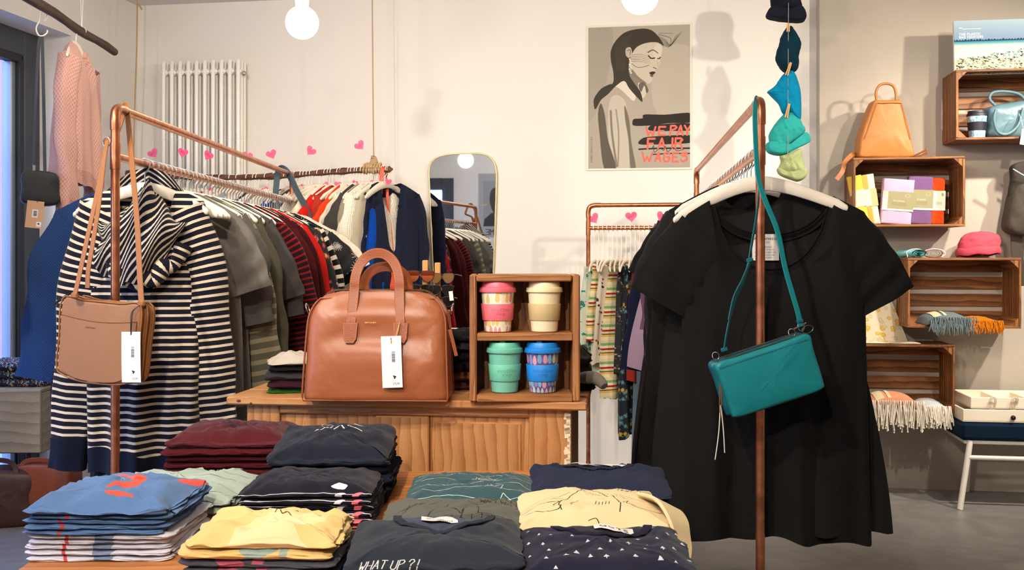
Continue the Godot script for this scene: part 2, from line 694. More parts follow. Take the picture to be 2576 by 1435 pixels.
func build_room():
	var paint := mat("wall_paint", Color(0.90, 0.885, 0.86), 0.9)
	bumpy(paint, relief("plaster", 0.03, FastNoiseLite.TYPE_SIMPLEX_SMOOTH, 256, 5), 0.12, 1.2, true)
	var grey := mat("grey_paint", Color(0.70, 0.665, 0.615), 0.85)
	bumpy(grey, relief("plaster", 0.03), 0.12, 1.4, true)
	var ceil := mat("ceiling_paint", Color(0.86, 0.85, 0.84), 0.9)
	var lino := mat("lino", Color(0.56, 0.55, 0.54), 0.38, 0.0, {"uv1_triplanar": true, "uv1_world_triplanar": true, "uv1_scale": Vector3.ONE * 0.7})
	lino.albedo_texture = pattern("lino", 256, func(x, y):
		var k := 0.90 + 0.10 * noise.get_noise_3d(cos(x * TAU) * 2.0 + 5, sin(x * TAU) * 2.0, cos(y * TAU) * 2.0 + sin(y * TAU) * 3.0)
		k += 0.03 * sin(x * 811.0 + y * 517.0)
		return Color(k, k, k))
	lino.heightmap_enabled = true
	lino.heightmap_texture = relief("plaster", 0.03)
	lino.heightmap_scale = 0.05
	struct("floor", room_box(A0 - 0.6, A1 + 0.2, -0.12, 0.0, -0.3, B1 + 0.3), lino)
	struct("ceiling", room_box(A0 - 0.4, A1 + 0.2, H, H + 0.15, -0.3, B1 + 0.3), ceil)
	struct("wall_back", room_box(A0 - 0.4, A1 + 0.2, 0, H, -0.15, 0), paint)
	struct("wall_back_grey", room_box(1.518, A1 + 0.2, 0, H, 0.0, 0.10), grey)
	struct("wall_right", room_box(A1, A1 + 0.15, 0, H, -0.1, B1 + 0.15), paint)
	# left wall with the door near the corner and a shop window further along
	var left := Geo.new()
	left.xf = Transform3D(room_basis(), RO)
	var lw := func(y0, y1, b0, b1): left.box(Vector3(A0 - 0.16, (y0 + y1) / 2, (b0 + b1) / 2), Vector3(0.32, y1 - y0, b1 - b0), Basis(), 0.0)
	lw.call(0.0, H, -0.1, 0.614)
	lw.call(2.18, H, 0.614, 1.75)
	lw.call(0.0, H, 1.75, 2.5)
	lw.call(0.0, 0.35, 2.5, 5.7)
	lw.call(2.2, H, 2.5, 5.7)
	lw.call(0.0, H, 5.7, B1 + 0.15)
	struct("wall_left", left, paint)
	# front wall with the glazed door that the mirror shows
	var front := Geo.new()
	front.xf = Transform3D(room_basis(), RO)
	front.box(Vector3((-1.66 + A1) / 2, H / 2, B1 + 0.075), Vector3(A1 + 1.66, H, 0.15), Basis(), 0.0)
	front.box(Vector3((A0 - 0.4 - 1.66) / 2, (2.05 + H) / 2, B1 + 0.075), Vector3(0.81, H - 2.05, 0.15), Basis(), 0.0)
	struct("wall_front", front, paint)

	var frame := mat("door_frame_paint", Color(0.23, 0.25, 0.28), 0.45)
	var trim_blue := mat("door_seal", Color(0.10, 0.11, 0.13), 0.5)
	var alu := mat("door_alu", Color(0.62, 0.68, 0.72), 0.35, 0.6)
	var glass := mat("pane_glass", Color(0.9, 0.95, 1.0, 0.06), 0.05)
	glass.transparency = BaseMaterial3D.TRANSPARENCY_ALPHA
	# door_1: frame set back in the reveal, a leaf of glass
	var door := Node3D.new()
	door.name = "door_1"
	add_child(door)
	door.transform = Transform3D(room_basis(), RO)
	door.set_meta("kind", "structure")
	var g := Geo.new()
	var fx := A0 - 0.20
	g.box(Vector3(fx, 1.09, 0.674), Vector3(0.07, 2.18, 0.12), Basis(), 0.006)
	g.box(Vector3(fx, 1.09, 1.69), Vector3(0.07, 2.18, 0.12), Basis(), 0.006)
	g.box(Vector3(fx, 2.12, 1.18), Vector3(0.07, 0.12, 0.9), Basis(), 0.006)
	struct("frame", g, frame, door)
	g = Geo.new()
	for b in [0.752, 1.612]:
		g.box(Vector3(fx + 0.004, 1.03, b), Vector3(0.06, 2.03, 0.035), Basis(), 0.004)
	g.box(Vector3(fx + 0.004, 2.045, 1.18), Vector3(0.06, 0.035, 0.86), Basis(), 0.004)
	struct("seal", g, trim_blue, door)
	g = Geo.new()
	for b in [0.785, 1.58]:
		g.box(Vector3(fx - 0.012, 1.03, b), Vector3(0.05, 2.0, 0.035), Basis(), 0.004)
	struct("leaf_edge", g, alu, door)
	g = Geo.new()
	g.box(Vector3(fx - 0.01, 1.03, 1.18), Vector3(0.008, 2.0, 0.78), Basis(), 0.0)
	struct("pane", g, glass, door)
	# window_1: shop window on the left wall
	var win := Node3D.new()
	win.name = "window_1"
	add_child(win)
	win.transform = Transform3D(room_basis(), RO)
	win.set_meta("kind", "structure")
	g = Geo.new()
	for b in [2.54, 4.1, 5.66]:
		g.box(Vector3(fx, 1.275, b), Vector3(0.07, 1.85, 0.08), Basis(), 0.005)
	for y in [0.39, 2.16]:
		g.box(Vector3(fx, y, 4.1), Vector3(0.07, 0.08, 3.2), Basis(), 0.005)
	struct("frame", g, frame, win)
	g = Geo.new()
	g.box(Vector3(fx, 1.275, 3.32), Vector3(0.008, 1.7, 1.5), Basis(), 0.0)
	struct("pane", g, glass, win)
	g = Geo.new()
	g.box(Vector3(fx, 1.275, 4.88), Vector3(0.008, 1.7, 1.5), Basis(), 0.0)
	struct("pane", g, glass, win)
	# door_2, in the front wall, seen in the mirror
	var d2 := Node3D.new()
	d2.name = "door_2"
	add_child(d2)
	d2.transform = Transform3D(room_basis(), RO)
	d2.set_meta("kind", "structure")
	g = Geo.new()
	g.box(Vector3(-1.73, 1.02, B1 + 0.03), Vector3(0.14, 2.05, 0.10), Basis(), 0.006)
	g.box(Vector3(-2.13, 1.98, B1 + 0.03), Vector3(0.66, 0.14, 0.10), Basis(), 0.006)
	struct("frame", g, frame, d2)
	g = Geo.new()
	g.box(Vector3(-2.13, 0.95, B1 + 0.04), Vector3(0.66, 1.92, 0.008), Basis(), 0.0)
	struct("pane", g, glass, d2)

	# outside the door: pavement and a lilac house front
	var pave := mat("pavement", Color(0.55, 0.55, 0.56), 0.9)
	struct("pavement", room_box(A0 - 6.0, A0 - 0.32, -0.2, -0.02, -4.0, 12.0), pave)
	var lil := mat("lilac_render", Color(0.66, 0.45, 0.52), 0.9)
	bumpy(lil, relief("plaster", 0.03), 0.3, 2.0, true)
	var house := thing("house_front", "lilac rendered house front across the pavement, seen through the glass door", "building", RO, room_basis())
	g = Geo.new()
	g.box(Vector3(A0 - 3.2, 1.6, 1.0), Vector3(0.3, 4.2, 11.0), Basis(), 0.0)
	obj("wall", g, lil, house)
	var sign_mat := mat("mint_pane", Color(0.72, 0.95, 0.86), 0.4)
	for w in [[1.25, 0.55, 0.5], [0.86, 0.16, 0.5]]:
		g = Geo.new()
		g.box(Vector3(A0 - 3.04, w[0], -0.40), Vector3(0.05, w[1], w[2]), Basis(), 0.004)
		obj("window", g, sign_mat, house)

func spot(at: Vector3, to: Vector3, energy: float, cone: float, c: Color):
	var d := (to - at).normalized()
	var b := Basis.looking_at(d, Vector3.FORWARD if absf(d.y) > 0.99 else Vector3.UP)
	var o := thing("ceiling_spotlight", "white ceiling spotlight aimed at the goods below", "lamp", at, b, "ceiling spotlights out of the frame")
	var g := Geo.new()
	g.xf = Transform3D(Basis(Vector3.RIGHT, PI / 2), Vector3.ZERO)
	g.lathe([Vector2(0.0, 0.13), Vector2(0.03, 0.13), Vector2(0.042, 0.12), Vector2(0.042, 0.0), Vector2(0.036, 0.0), Vector2(0.036, 0.02), Vector2(0.0, 0.02)], 20)
	obj("housing", g, mat("lamp_white", Color(0.9, 0.9, 0.9), 0.4), o)
	g = Geo.new()
	g.xf = Transform3D(b.inverse(), Vector3.ZERO)
	g.tube([Vector3(0, 0.02, 0), Vector3(0, H - at.y, 0)], 0.01)
	obj("stem", g, mat("lamp_white", Color(0.9, 0.9, 0.9), 0.4), o)
	g = Geo.new()
	g.xf = Transform3D(Basis(Vector3.RIGHT, PI / 2), Vector3(0, 0, 0.018))
	g.lathe([Vector2(0.0, 0.004), Vector2(0.034, 0.004), Vector2(0.034, 0.0), Vector2(0.0, 0.0)], 20)
	obj("glowing_face", g, mat("spot_glow", Color(1, 0.9, 0.75), 0.5, 0.0, {"emission_enabled": true, "emission": Color(1, 0.85, 0.65), "emission_energy_multiplier": 3.0}), o)
	var l := SpotLight3D.new()
	l.name = "beam"
	l.light_color = c
	l.light_energy = energy
	l.spot_angle = cone
	l.spot_range = 12.0
	l.spot_attenuation = 2.0
	l.light_size = 0.035
	l.shadow_enabled = true
	l.position = Vector3(0, 0, -0.012)
	o.add_child(l)

func globe(at: Vector3, d: float, label: String, energy: float):
	var o := thing("globe_bulb", label, "light bulb", at, Basis(), "round globe bulbs on cords")
	var g := Geo.new()
	g.ball(Vector3.ZERO, Vector3.ONE * d / 2, 32, 20)
	obj("bulb", g, mat("globe_glass", Color(1, 0.97, 0.92), 0.3, 0.0, {"emission_enabled": true, "emission": Color(1, 0.93, 0.80), "emission_energy_multiplier": 4.0}), o)
	g = Geo.new()
	g.lathe([Vector2(0.0, d * 0.46), Vector2(d * 0.20, d * 0.46), Vector2(d * 0.20, d * 0.58), Vector2(d * 0.21, d * 0.60), Vector2(d * 0.21, d * 0.95), Vector2(0.01, d * 1.0), Vector2(0.0, d * 1.0)], 20)
	obj("socket", g, mat("porcelain", Color(0.88, 0.85, 0.78), 0.3), o)
	g = Geo.new()
	g.tube([Vector3(0, d * 0.95, 0), Vector3(0, H - at.y, 0)], 0.0035)
	obj("cord", g, mat("lamp_cord", Color(0.85, 0.83, 0.78), 0.7), o)
	var l := OmniLight3D.new()
	l.name = "glow"
	l.light_color = Color(1, 0.94, 0.86)
	l.light_energy = energy
	l.light_size = d * 0.4
	l.omni_range = 12.0
	l.omni_attenuation = 2.0
	l.shadow_enabled = true
	o.add_child(l)

func build_lamps():
	globe(P(760, 57, 3.75), 0.125, "glowing white globe bulb hanging whole in view in front of the back wall", 0.45)
	globe(P(1610, -11, 3.3), 0.125, "glowing globe bulb cut by the top edge above the framed portrait poster", 0.45)
	globe(R(-0.55, 2.06, 5.3), 0.125, "globe bulb hanging behind the camera near the front wall", 1.0)
	globe(Vector3(-1.34, 1.93, -2.05), 0.135, "globe bulb seen only as a reflection in the tall mirror", 0.55)
# ---------------------------------------------------------------- racks, hangers, garments
func copper() -> StandardMaterial3D:
	var m := mat("copper", Color(0.88, 0.58, 0.43), 0.30, 0.90)
	if m.albedo_texture == null:
		m.albedo_texture = pattern("tarnish", 128, func(x, y):
			var k := 0.86 + 0.28 * noise.get_noise_3d(cos(x * TAU) * 1.5, sin(x * TAU) * 1.5 + y * 0.0, sin(y * TAU) * 2.0)
			return Color(k, k * 0.97, k * 0.93))
		m.uv1_triplanar = true
		m.uv1_scale = Vector3.ONE * 3.0
	return m

const HA := 0.55      # how steeply a hanger falls

func rod(a: Vector3, b: Vector3, r: float, m: Material, called: String, parent: Node, seg := 16):
	var g := Geo.new()
	g.tube([a, b], r, seg)
	return obj(called, g, m, parent)

func copper_rack(label: String, a: Vector3, b: Vector3, bar_y: float, r: float, foot := 0.3, cut := 0.0) -> Node3D:
	var o := thing("clothes_rack", label, "clothes rack", Vector3(a.x, 0, a.z), Basis(), "copper pipe racks")
	var m := copper()
	var base := Vector3(a.x, 0, a.z)
	a -= base; b -= base
	var d := (b - a); d.y = 0
	d = d.normalized()
	var side := Vector3(d.z, 0, -d.x)
	for p in [a, b]:
		rod(Vector3(p.x, 0.02, p.z), p - Vector3(0, 0.035, 0), r, m, "post", o)
		rod(Vector3(p.x, 0.02, p.z) - side * foot, Vector3(p.x, 0.02, p.z) + side * foot, r, m, "foot", o)
		for y in [bar_y, 0.10]:
			rod(Vector3(p.x, y - 0.035, p.z), Vector3(p.x, y + 0.035, p.z), r * 1.14, m, "coupling", o)
		var s := 1.0 if p == a else -1.0
		var g := Geo.new()
		g.tube(smooth([p - Vector3(0, 0.06, 0), p - Vector3(0, 0.03, 0), p - Vector3(0, 0.008, 0) + d * s * 0.008, p + d * s * 0.03, p + d * s * 0.06], 4), r * 1.16, 16)
		obj("elbow", g, m, o)
	rod(a + d * 0.035, b - d * 0.035, r, m, "top_bar", o)
	rod(Vector3(a.x, bar_y, a.z), Vector3(b.x, bar_y, b.z), r * 0.95, m, "hanging_bar", o)
	return o

var RACK_A0 := P(290, 270, 2.63)
var RACK_A1 := P(735, 440, 4.76)
var RACK_B0 := P(1915, 247, 2.45)
var RACK_B1 := P(1751, 424, 4.55)
var BRANCH: Array = []

func build_racks():
	RACK_A0 = Vector3(-1.05, 1.5, -2.63)
	RACK_A1 = Vector3(-1.053, 1.5, -4.76)
	copper_rack("copper pipe clothes rack under the brown shoulder bag, packed with mixed clothes", RACK_A0, RACK_A1, 1.37, 0.0115)
	RACK_B0 = Vector3(0.612, 1.49, -2.45)
	RACK_B1 = Vector3(0.845, 1.50, -4.55)
	copper_rack("copper pipe clothes rack with the teal bag and black dress at its end", RACK_B0, RACK_B1, 1.365, 0.0115, 0.15)
	var c0 := P(1480, 517, 4.72)
	var c1 := c0 + RU * 0.72
	copper_rack("low copper rack of patterned skirts standing before the back wall", c0, c1, 1.243, 0.010, 0.15)
	# the branch hung on ropes in front of the back wall
	var bark := wood("bark", Color(0.42, 0.27, 0.17), Color(0.22, 0.13, 0.08), 10.0, 0.7, 5)
	BRANCH = smooth([P(318, 436, 5.02), P(420, 443, 4.99), P(560, 447, 4.95), P(700, 443, 4.91), P(830, 433, 4.88), P(935, 427, 4.85), P(988, 426, 4.84)], 8)
	var o := thing("branch_rail", "natural wooden branch hung on ropes as a clothes rail along the back wall", "clothes rail", BRANCH[0])
	var g := Geo.new()
	var rr := []
	for k in BRANCH.size():
		rr.append(0.0145 + 0.002 * sin(k * 1.7) + 0.0015 * sin(k * 0.6) - (0.009 if k == BRANCH.size() - 1 else 0.0) - (0.004 if k == BRANCH.size() - 2 else 0.0))
	g.xf = Transform3D(Basis(), -BRANCH[0])
	g.tube(BRANCH, rr, 12)
	obj("branch", g, bark, o)
	var hemp := mat("hemp", Color(0.78, 0.66, 0.48), 0.95)
	bumpy(hemp, rib_tile(), 0.2, 60.0)
	g = Geo.new()
	g.xf = Transform3D(Basis(), -BRANCH[0])
	var kn := P(940, 424, 4.855)
	for k in 8:
		var c := kn + RU * (k * 0.011 - 0.045)
		var ring := []
		for j in 13:
			var a := TAU * j / 12.0
			ring.append(c + RU * 0.004 * sin(a * 1.0 + k) + Vector3(0, sin(a), 0) * (0.021 + 0.003 * sin(k * 2.0)) + RW * cos(a) * 0.021)
		g.tube(ring, 0.0062, 6)
	for k in 5:
		var c := kn + Vector3(0, 0.018 + k * 0.009, 0)
		var ring := []
		for j in 11:
			var a := TAU * j / 10.0
			ring.append(c + RU * cos(a) * (0.021 - k * 0.003) + RW * sin(a) * 0.014 + Vector3(0, 0.005 * sin(a + k), 0))
		g.tube(ring, 0.0058, 6)
	obj("rope_knot", g, hemp, o)
	g = Geo.new()
	g.xf = Transform3D(Basis(), -BRANCH[0])
	g.tube([kn + Vector3(0, 0.06, 0), P(938, 200, 4.855), Vector3(P(936, 0, 4.855).x, H, P(936, 0, 4.855).z)], 0.0032, 6)
	g.tube([kn + Vector3(0.004, 0, 0.03), kn + Vector3(0.006, -0.3, 0.04), kn + Vector3(0.01, -0.52, 0.035)], 0.0022, 6)
	obj("rope", g, hemp, o)
	g = Geo.new()
	g.xf = Transform3D(Basis(), -BRANCH[0])
	g.tube([BRANCH[2], P(338, 300, 5.01), P(344, 120, 5.01), Vector3(P(346, 10, 5.01).x, H, -5.01)], 0.0036, 6)
	g.tube([P(345, 6, 5.01), P(352, 16, 5.01), P(357, 24, 5.01)], 0.004, 6)
	obj("rope", g, hemp, o)
	# the dark pole in front of the door
	var dark := wood("dark_bark", Color(0.30, 0.19, 0.13), Color(0.12, 0.08, 0.06), 9.0, 0.6, 8)
	var p0 := P(288, 131, 4.4)
	var p1 := P(85, 2, 3.50)
	var p2 := p1 + (p1 - p0) * 1.1
	o = thing("hanging_pole", "dark wooden pole hung on thin strings beside the glass door", "clothes rail", p0)
	g = Geo.new()
	g.xf = Transform3D(Basis(), -p0)
	var pts := []
	var rs := []
	for k in 17:
		pts.append(p0.lerp(p2, k / 16.0) + Vector3(0, 0.004 * sin(k * 1.3), 0))
		rs.append(0.0165 + 0.0012 * sin(k * 2.1) + 0.0002 * k)
	g.tube(pts, rs, 12)
	obj("pole", g, dark, o)
	var nylon := mat("nylon", Color(0.88, 0.87, 0.84), 0.4)
	for k in [0.22, 0.95]:
		g = Geo.new()
		g.xf = Transform3D(Basis(), -p0)
		var q: Vector3 = p0.lerp(p2, k)
		g.tube([q, Vector3(q.x - 0.015, H, q.z)], 0.0012, 5)
		g.tube([q, Vector3(q.x + 0.02, H, q.z)], 0.0012, 5)
		var ring := []
		for j in 9:
			ring.append(q + Vector3(cos(TAU * j / 8.0), sin(TAU * j / 8.0), 0) * 0.0185)
		g.tube(ring, 0.0015, 5)
		obj("string", g, nylon, o)

# a hanger; its origin is the axis of the bar it hangs on, its shoulders run along x
func make_hanger(label: String, group: String, wire: StandardMaterial3D, body: StandardMaterial3D, r := 0.0115, w := 0.435, at := Vector3.ZERO, b := Basis(), drop := 0.0, slim := 1.0) -> Node3D:
	var o := thing("clothes_hanger", label, "clothes hanger", at, b, group)
	var g := Geo.new()
	var h := w / 2
	# the wooden bow, a blade with a rounded section
	var nu := 24
	g.grid(12, nu, func(u, v):
		var t: float = v * 2.0 - 1.0
		var a: float = absf(t)
		var y: float = -0.072 - drop - h * (HA * a * a * (1.0 - 0.42 * a) + 0.05 * a)
		var hh: float = lerpf(0.0195, 0.0150, a) * slim * (1.0 if a < 0.97 else 0.55)
		var th: float = 0.0075 * slim
		var bend: float = 0.022 * a * a
		var ang: float = u * TAU
		return Vector3(t * h, y + sin(ang) * hh, bend + cos(ang) * th * (1.0 - 0.3 * sin(ang) * sin(ang))), 0.05, w, true)
	for s in [-1, 1]:
		g.ball(Vector3(s * h, -0.072 - drop - h * (HA * 0.58 + 0.05), 0.022), Vector3(0.004, 0.0075, 0.006) * slim, 8, 6)
	obj("bow", g, body, o)
	g = Geo.new()
	var pts := []
	var rr := r + 0.0026
	for k in 13:
		var a := deg_to_rad(-20.0 + 220.0 * k / 12.0)
		pts.append(Vector3(cos(a) * rr * (1.0 + 0.35 * maxf(0.0, -sin(a) - 0.2)), sin(a) * rr, 0))
	pts.reverse()
	pts.append(Vector3(rr * 0.85, -rr * 0.9, 0))
	pts.append(Vector3(rr * 0.35, -rr * 1.55, 0))
	pts.append(Vector3(0, -rr * 2.1, 0))
	pts.append(Vector3(0, -0.06 - drop, 0))
	g.tube(smooth(pts, 2), 0.0021, 6)
	obj("hook", g, wire, o)
	return o

# a garment; its origin is the bar, its shoulders run along x, its front looks to +z
func garment(called: String, label: String, category: String, at: Vector3, b: Basis, o: Dictionary, group := "") -> Node3D:
	var t := thing(called, label, category, at, b, group)
	var sw: float = o.get("sw", 0.205)
	var hw: float = o.get("hw", 0.23)
	var ln: float = o.get("len", 0.62)
	var th: float = o.get("th", 0.035)
	var neck: float = o.get("neck", 0.085)
	var nd: float = o.get("nd", 0.07)
	var bd: float = o.get("bd", 0.015)
	var slope: float = o.get("slope", 0.058)
	var fold: float = o.get("fold", 0.014)
	var ff: float = o.get("ff", 5.0)
	var sd: float = o.get("seed", rnd(0, 50))
	var y0: float = -0.050 - o.get("drop", 0.0)
	var m: Material = o.m
	var m2: Material = o.get("m2", m)
	var hem: float = o.get("hem", 0.0)
	var body := func(side: float, v0: float, v1: float, grow: float) -> Callable:
		return func(u, v):
			var k: float = u * 2.0 - 1.0
			var vv: float = lerpf(v0, v1, v)
			var a: float = absf(k) * sw
			var yt: float
			var dip: float = nd if side > 0 else bd
			var hq: float = maxf(a, neck) / 0.2175
			yt = -0.2175 * (HA * hq * hq * (1.0 - 0.42 * hq) + 0.05 * hq) - (slope - 0.05) * a * a / (sw * sw)
			if a < neck:
				yt -= dip * pow(1.0 - pow(a / neck, 2.2), 0.6)
			var wd: float = lerpf(sw, hw, smoothstep(0.0, 1.0, vv)) * (1.0 - 0.05 * sin(minf(vv * 4.0, 1.0) * PI))
			var fd: float = fold * minf(1.0, vv * 1.6) * (sin(k * ff + sd + 1.2 * sin(vv * 3.0 + sd)) + 0.5 * sin(k * ff * 2.3 + sd * 2.0 + vv * 1.5) + 0.4 * noise.get_noise_2d(k * 2.5 + sd, vv * 2.5 + side))
			var prof: float = pow(maxf(0.0, 1.0 - k * k), 0.5)
			var z: float = side * (th + grow) * prof * pow(minf(1.0, vv * 5.0), 0.5) * (1.0 + 0.5 * vv) + fd * (0.4 + 0.6 * prof)
			z += 0.022 * minf(1.0, pow(a / 0.2175, 2.0)) * maxf(0.0, 1.0 - vv * 2.0)
			var y: float = lerpf(yt, -ln + 0.012 * sin(k * 3.0 + sd) + 0.006 * sin(k * 9.0 + sd), vv)
			var sway: float = o.get("sway", 0.0) * vv
			return Vector3(k * (wd + grow) + sway, y0 + y, z)
	var uvf := func(p, _t): return Vector2(p.x + sd, -p.y + sd * 0.37)
	var v1 := 1.0 - hem / ln
	var g := Geo.new()
	var cols: int = o.get("cols", 40)
	for side in [1.0, -1.0]:
		g.grid(cols, o.get("rows", 26), body.call(side, 0.0, v1, 0.0), 1, 1, false, uvf)
	obj("body", g, m, t)
	if hem > 0:
		g = Geo.new()
		for side in [1.0, -1.0]:
			g.grid(cols, 4, body.call(side, v1, 1.0, 0.001), 1, 1, false, uvf)
		obj("hem_band", g, o.hem_m, t)
	if o.get("rib", false):
		g = Geo.new()
		for side in [1.0, -1.0]:
			var f: Callable = body.call(side, 0.0, 1.0, 0.001)
			var path := []
			for k in 17:
				path.append(f.call(0.5 + (k / 16.0 - 0.5) * neck / sw * 0.99, 0.004))
			g.strap(path, 0.002, 0.02, Vector3.UP)
		obj("neck_rib", g, o.get("rib_m", m2), t)
	var kind: String = o.get("sleeve", "short")
	if kind != "none":
		var w0: float = o.get("w0", 0.095)
		var w1: float = o.get("w1", 0.085 if kind == "short" else 0.05)
		var sl: float = o.get("slen", 0.17 if kind == "short" else 0.56)
		var a0: float = o.get("a0", 38.0)
		var a1: float = o.get("a1", 62.0 if kind == "short" else 83.0)
		var cuff: float = o.get("cuff", 0.0)
		for s in [-1.0, 1.0]:
			var n := 26
			var hs: float = sw / 0.2175
			var ra := deg_to_rad(a0)
			var c := Vector3(s * (sw - w0 * sin(ra) + 0.004), y0 - 0.2175 * (HA * hs * hs * (1.0 - 0.42 * hs) + 0.05 * hs) - (slope - 0.05) - w0 * cos(ra), 0.012)
			var path := []
			var dirs := []
			for k in n + 1:
				var f := float(k) / n
				var a := deg_to_rad(lerpf(a0, a1, smoothstep(0.0, 0.4 if kind != "short" else 0.9, f)))
				var d := Vector3(s * cos(a), -sin(a), 0.05 * sin(f * 4.0 + sd))
				path.append(c)
				dirs.append(d)
				c += d * sl / n
			var tube := func(f0: float, f1: float, grow: float) -> Callable:
				return func(u, v):
					var f: float = lerpf(f0, f1, v) * n
					var i := mini(int(f), n - 1)
					var p: Vector3 = path[i].lerp(path[i + 1], f - i)
					var d: Vector3 = dirs[i].lerp(dirs[i + 1], f - i).normalized()
					var q: Vector3 = Vector3(d.y, -d.x, 0).normalized() * s
					var fr: float = f / n
					var w: float = lerpf(w0, w1, pow(fr, 0.8)) + grow
					var a: float = u * TAU
					var ww: float = 1.0 + 0.06 * sin(fr * 17.0 + sd + s) * (1.0 if kind == "long" else 0.3)
					var wr: float = 0.006 * sin(fr * 22.0 + a * 2.0 + sd) * fr + 0.005 * sin(a * 5.0 + sd + fr * 3.0)
					return p + q * cos(a) * w * ww + Vector3(0, 0, 1) * (sin(a) * (th * (0.75 if kind == "long" else 0.62) * (1.0 - 0.25 * fr) + grow) + wr)
			g = Geo.new()
			var fc := 1.0 - cuff / sl
			g.grid(18, 24, tube.call(0.0, fc, 0.0), w0 * 4, sl * fc, true)
			obj("sleeve", g, m2, t)
			if cuff > 0:
				g = Geo.new()
				g.grid(18, 5, tube.call(fc, 1.0, 0.0015), w0 * 4, cuff, true)
				obj("cuff", g, o.hem_m, t)
	return t
# ---------------------------------------------------------------- furniture
func pine() -> StandardMaterial3D:
	return wood("pine", Color(0.76, 0.55, 0.34), Color(0.58, 0.36, 0.18), 11.0, 0.5, 3)

func crate_wood() -> StandardMaterial3D:
	return wood("crate_wood", Color(0.60, 0.38, 0.17), Color(0.24, 0.13, 0.05), 9.0, 0.6, 21)

func off() -> Vector2:
	return Vector2(rnd(0, 3), rnd(0, 3))

func plank(called: String, c: Vector3, s: Vector3, m: Material, parent: Node, bev := 0.003, b := Basis()) -> MeshInstance3D:
	var g := Geo.new()
	g.box(c, s, b, bev, off())
	return obj(called, g, m, parent)

func stitches(g: Geo, path: Array, up: Vector3, step := 0.006, size := 0.0035, lift := 0.0006):
	var left := 0.0
	for k in path.size() - 1:
		var d: Vector3 = path[k + 1] - path[k]
		var l := d.length()
		if l < 1e-5:
			continue
		d /= l
		while left < l:
			var c: Vector3 = path[k] + d * left + up * lift
			var z := up
			var x := d
			var y := z.cross(x).normalized()
			g.box(c, Vector3(size, 0.0011, 0.0008), Basis(x, y, z), 0.0)
			left += step
		left -= l

var CAB := Transform3D()
const CABTOP := 0.737

func build_furniture():
	build_cabinet()
	build_handbag()
	build_cup_box()
	build_table()
	build_mirror()
	build_radiator()
	build_crates()
	build_stool()

func build_cabinet():
	var l := P(568, 999, 2.60)
	var r := P(1477, 1014, 2.495)
	var x := (r - l)
	x.y = 0
	var wide := x.length()
	x = x.normalized()
	CAB = Transform3D(Basis(x, Vector3.UP, x.cross(Vector3.UP)), Vector3(l.x, 0, l.z))
	var o := thing("wooden_chest", "old pine chest with framed panels carrying the brown handbag and cup shelf", "chest", CAB.origin, CAB.basis)
	var m := pine()
	var top_y := CABTOP
	# top boards
	for k in 3:
		plank("top_board", Vector3(wide / 2, top_y - 0.0105, -0.075 - k * 0.15), Vector3(wide, 0.021, 0.149), m, o, 0.004)
	var f := -0.028
	var y1 := top_y - 0.021
	plank("stile", Vector3(0.090, y1 / 2, f - 0.011), Vector3(0.088, y1, 0.022), m, o)
	plank("stile", Vector3(0.463, (y1 - 0.026) / 2, f - 0.011), Vector3(0.142, y1 - 0.026, 0.022), m, o)
	plank("stile", Vector3(0.848, y1 / 2, f - 0.011), Vector3(0.108, y1, 0.022), m, o)
	plank("rail", Vector3(0.464, y1 - 0.0125, f - 0.012), Vector3(0.66, 0.025, 0.020), m, o)
	plank("rail", Vector3(0.464, 0.06, f - 0.012), Vector3(0.66, 0.12, 0.020), m, o)
	for e in [[0.134, 0.392], [0.534, 0.794]]:
		var w: float = e[1] - e[0]
		var c: float = (e[0] + e[1]) / 2
		plank("panel", Vector3(c, 0.41, f - 0.018), Vector3(w - 0.002, 0.58, 0.010), m, o, 0.001)
		if c > 0.5:
			plank("panel_field", Vector3(c - 0.004, 0.385, f - 0.0145), Vector3(w - 0.03, 0.585, 0.010), m, o, 0.006)
	plank("side_panel", Vector3(0.056, y1 / 2, -0.24), Vector3(0.02, y1, 0.38), m, o)
	plank("side_panel", Vector3(0.892, y1 / 2, -0.24), Vector3(0.02, y1, 0.38), m, o)
	plank("back_panel", Vector3(0.474, y1 / 2, -0.43), Vector3(0.82, y1, 0.015), m, o)
	# flaked white paint left along the edge of the last stile
	var g := Geo.new()
	var rg := RandomNumberGenerator.new()
	rg.seed = 4
	for k in 60:
		var yy := 0.16 + k * 0.0091
		var wd := rg.randf_range(0.004, 0.017)
		g.box(Vector3(0.9 - wd / 2, yy, f + 0.0003), Vector3(wd, rg.randf_range(0.009, 0.022), 0.0014), Basis(Vector3.BACK, rg.randf_range(-0.2, 0.2)), 0.0004)
	obj("flaked_paint", g, mat("old_paint", Color(0.90, 0.84, 0.70), 0.8), o)
	# a knot at the end of the top
	g = Geo.new()
	g.ball(Vector3(0.035, top_y - 0.010, 0.0), Vector3(0.006, 0.004, 0.0008), 10, 6)
	g.ball(Vector3(0.068, top_y - 0.016, 0.0), Vector3(0.004, 0.003, 0.0008), 10, 6)
	obj("knot", g, mat("knot", Color(0.36, 0.18, 0.08), 0.6), o)

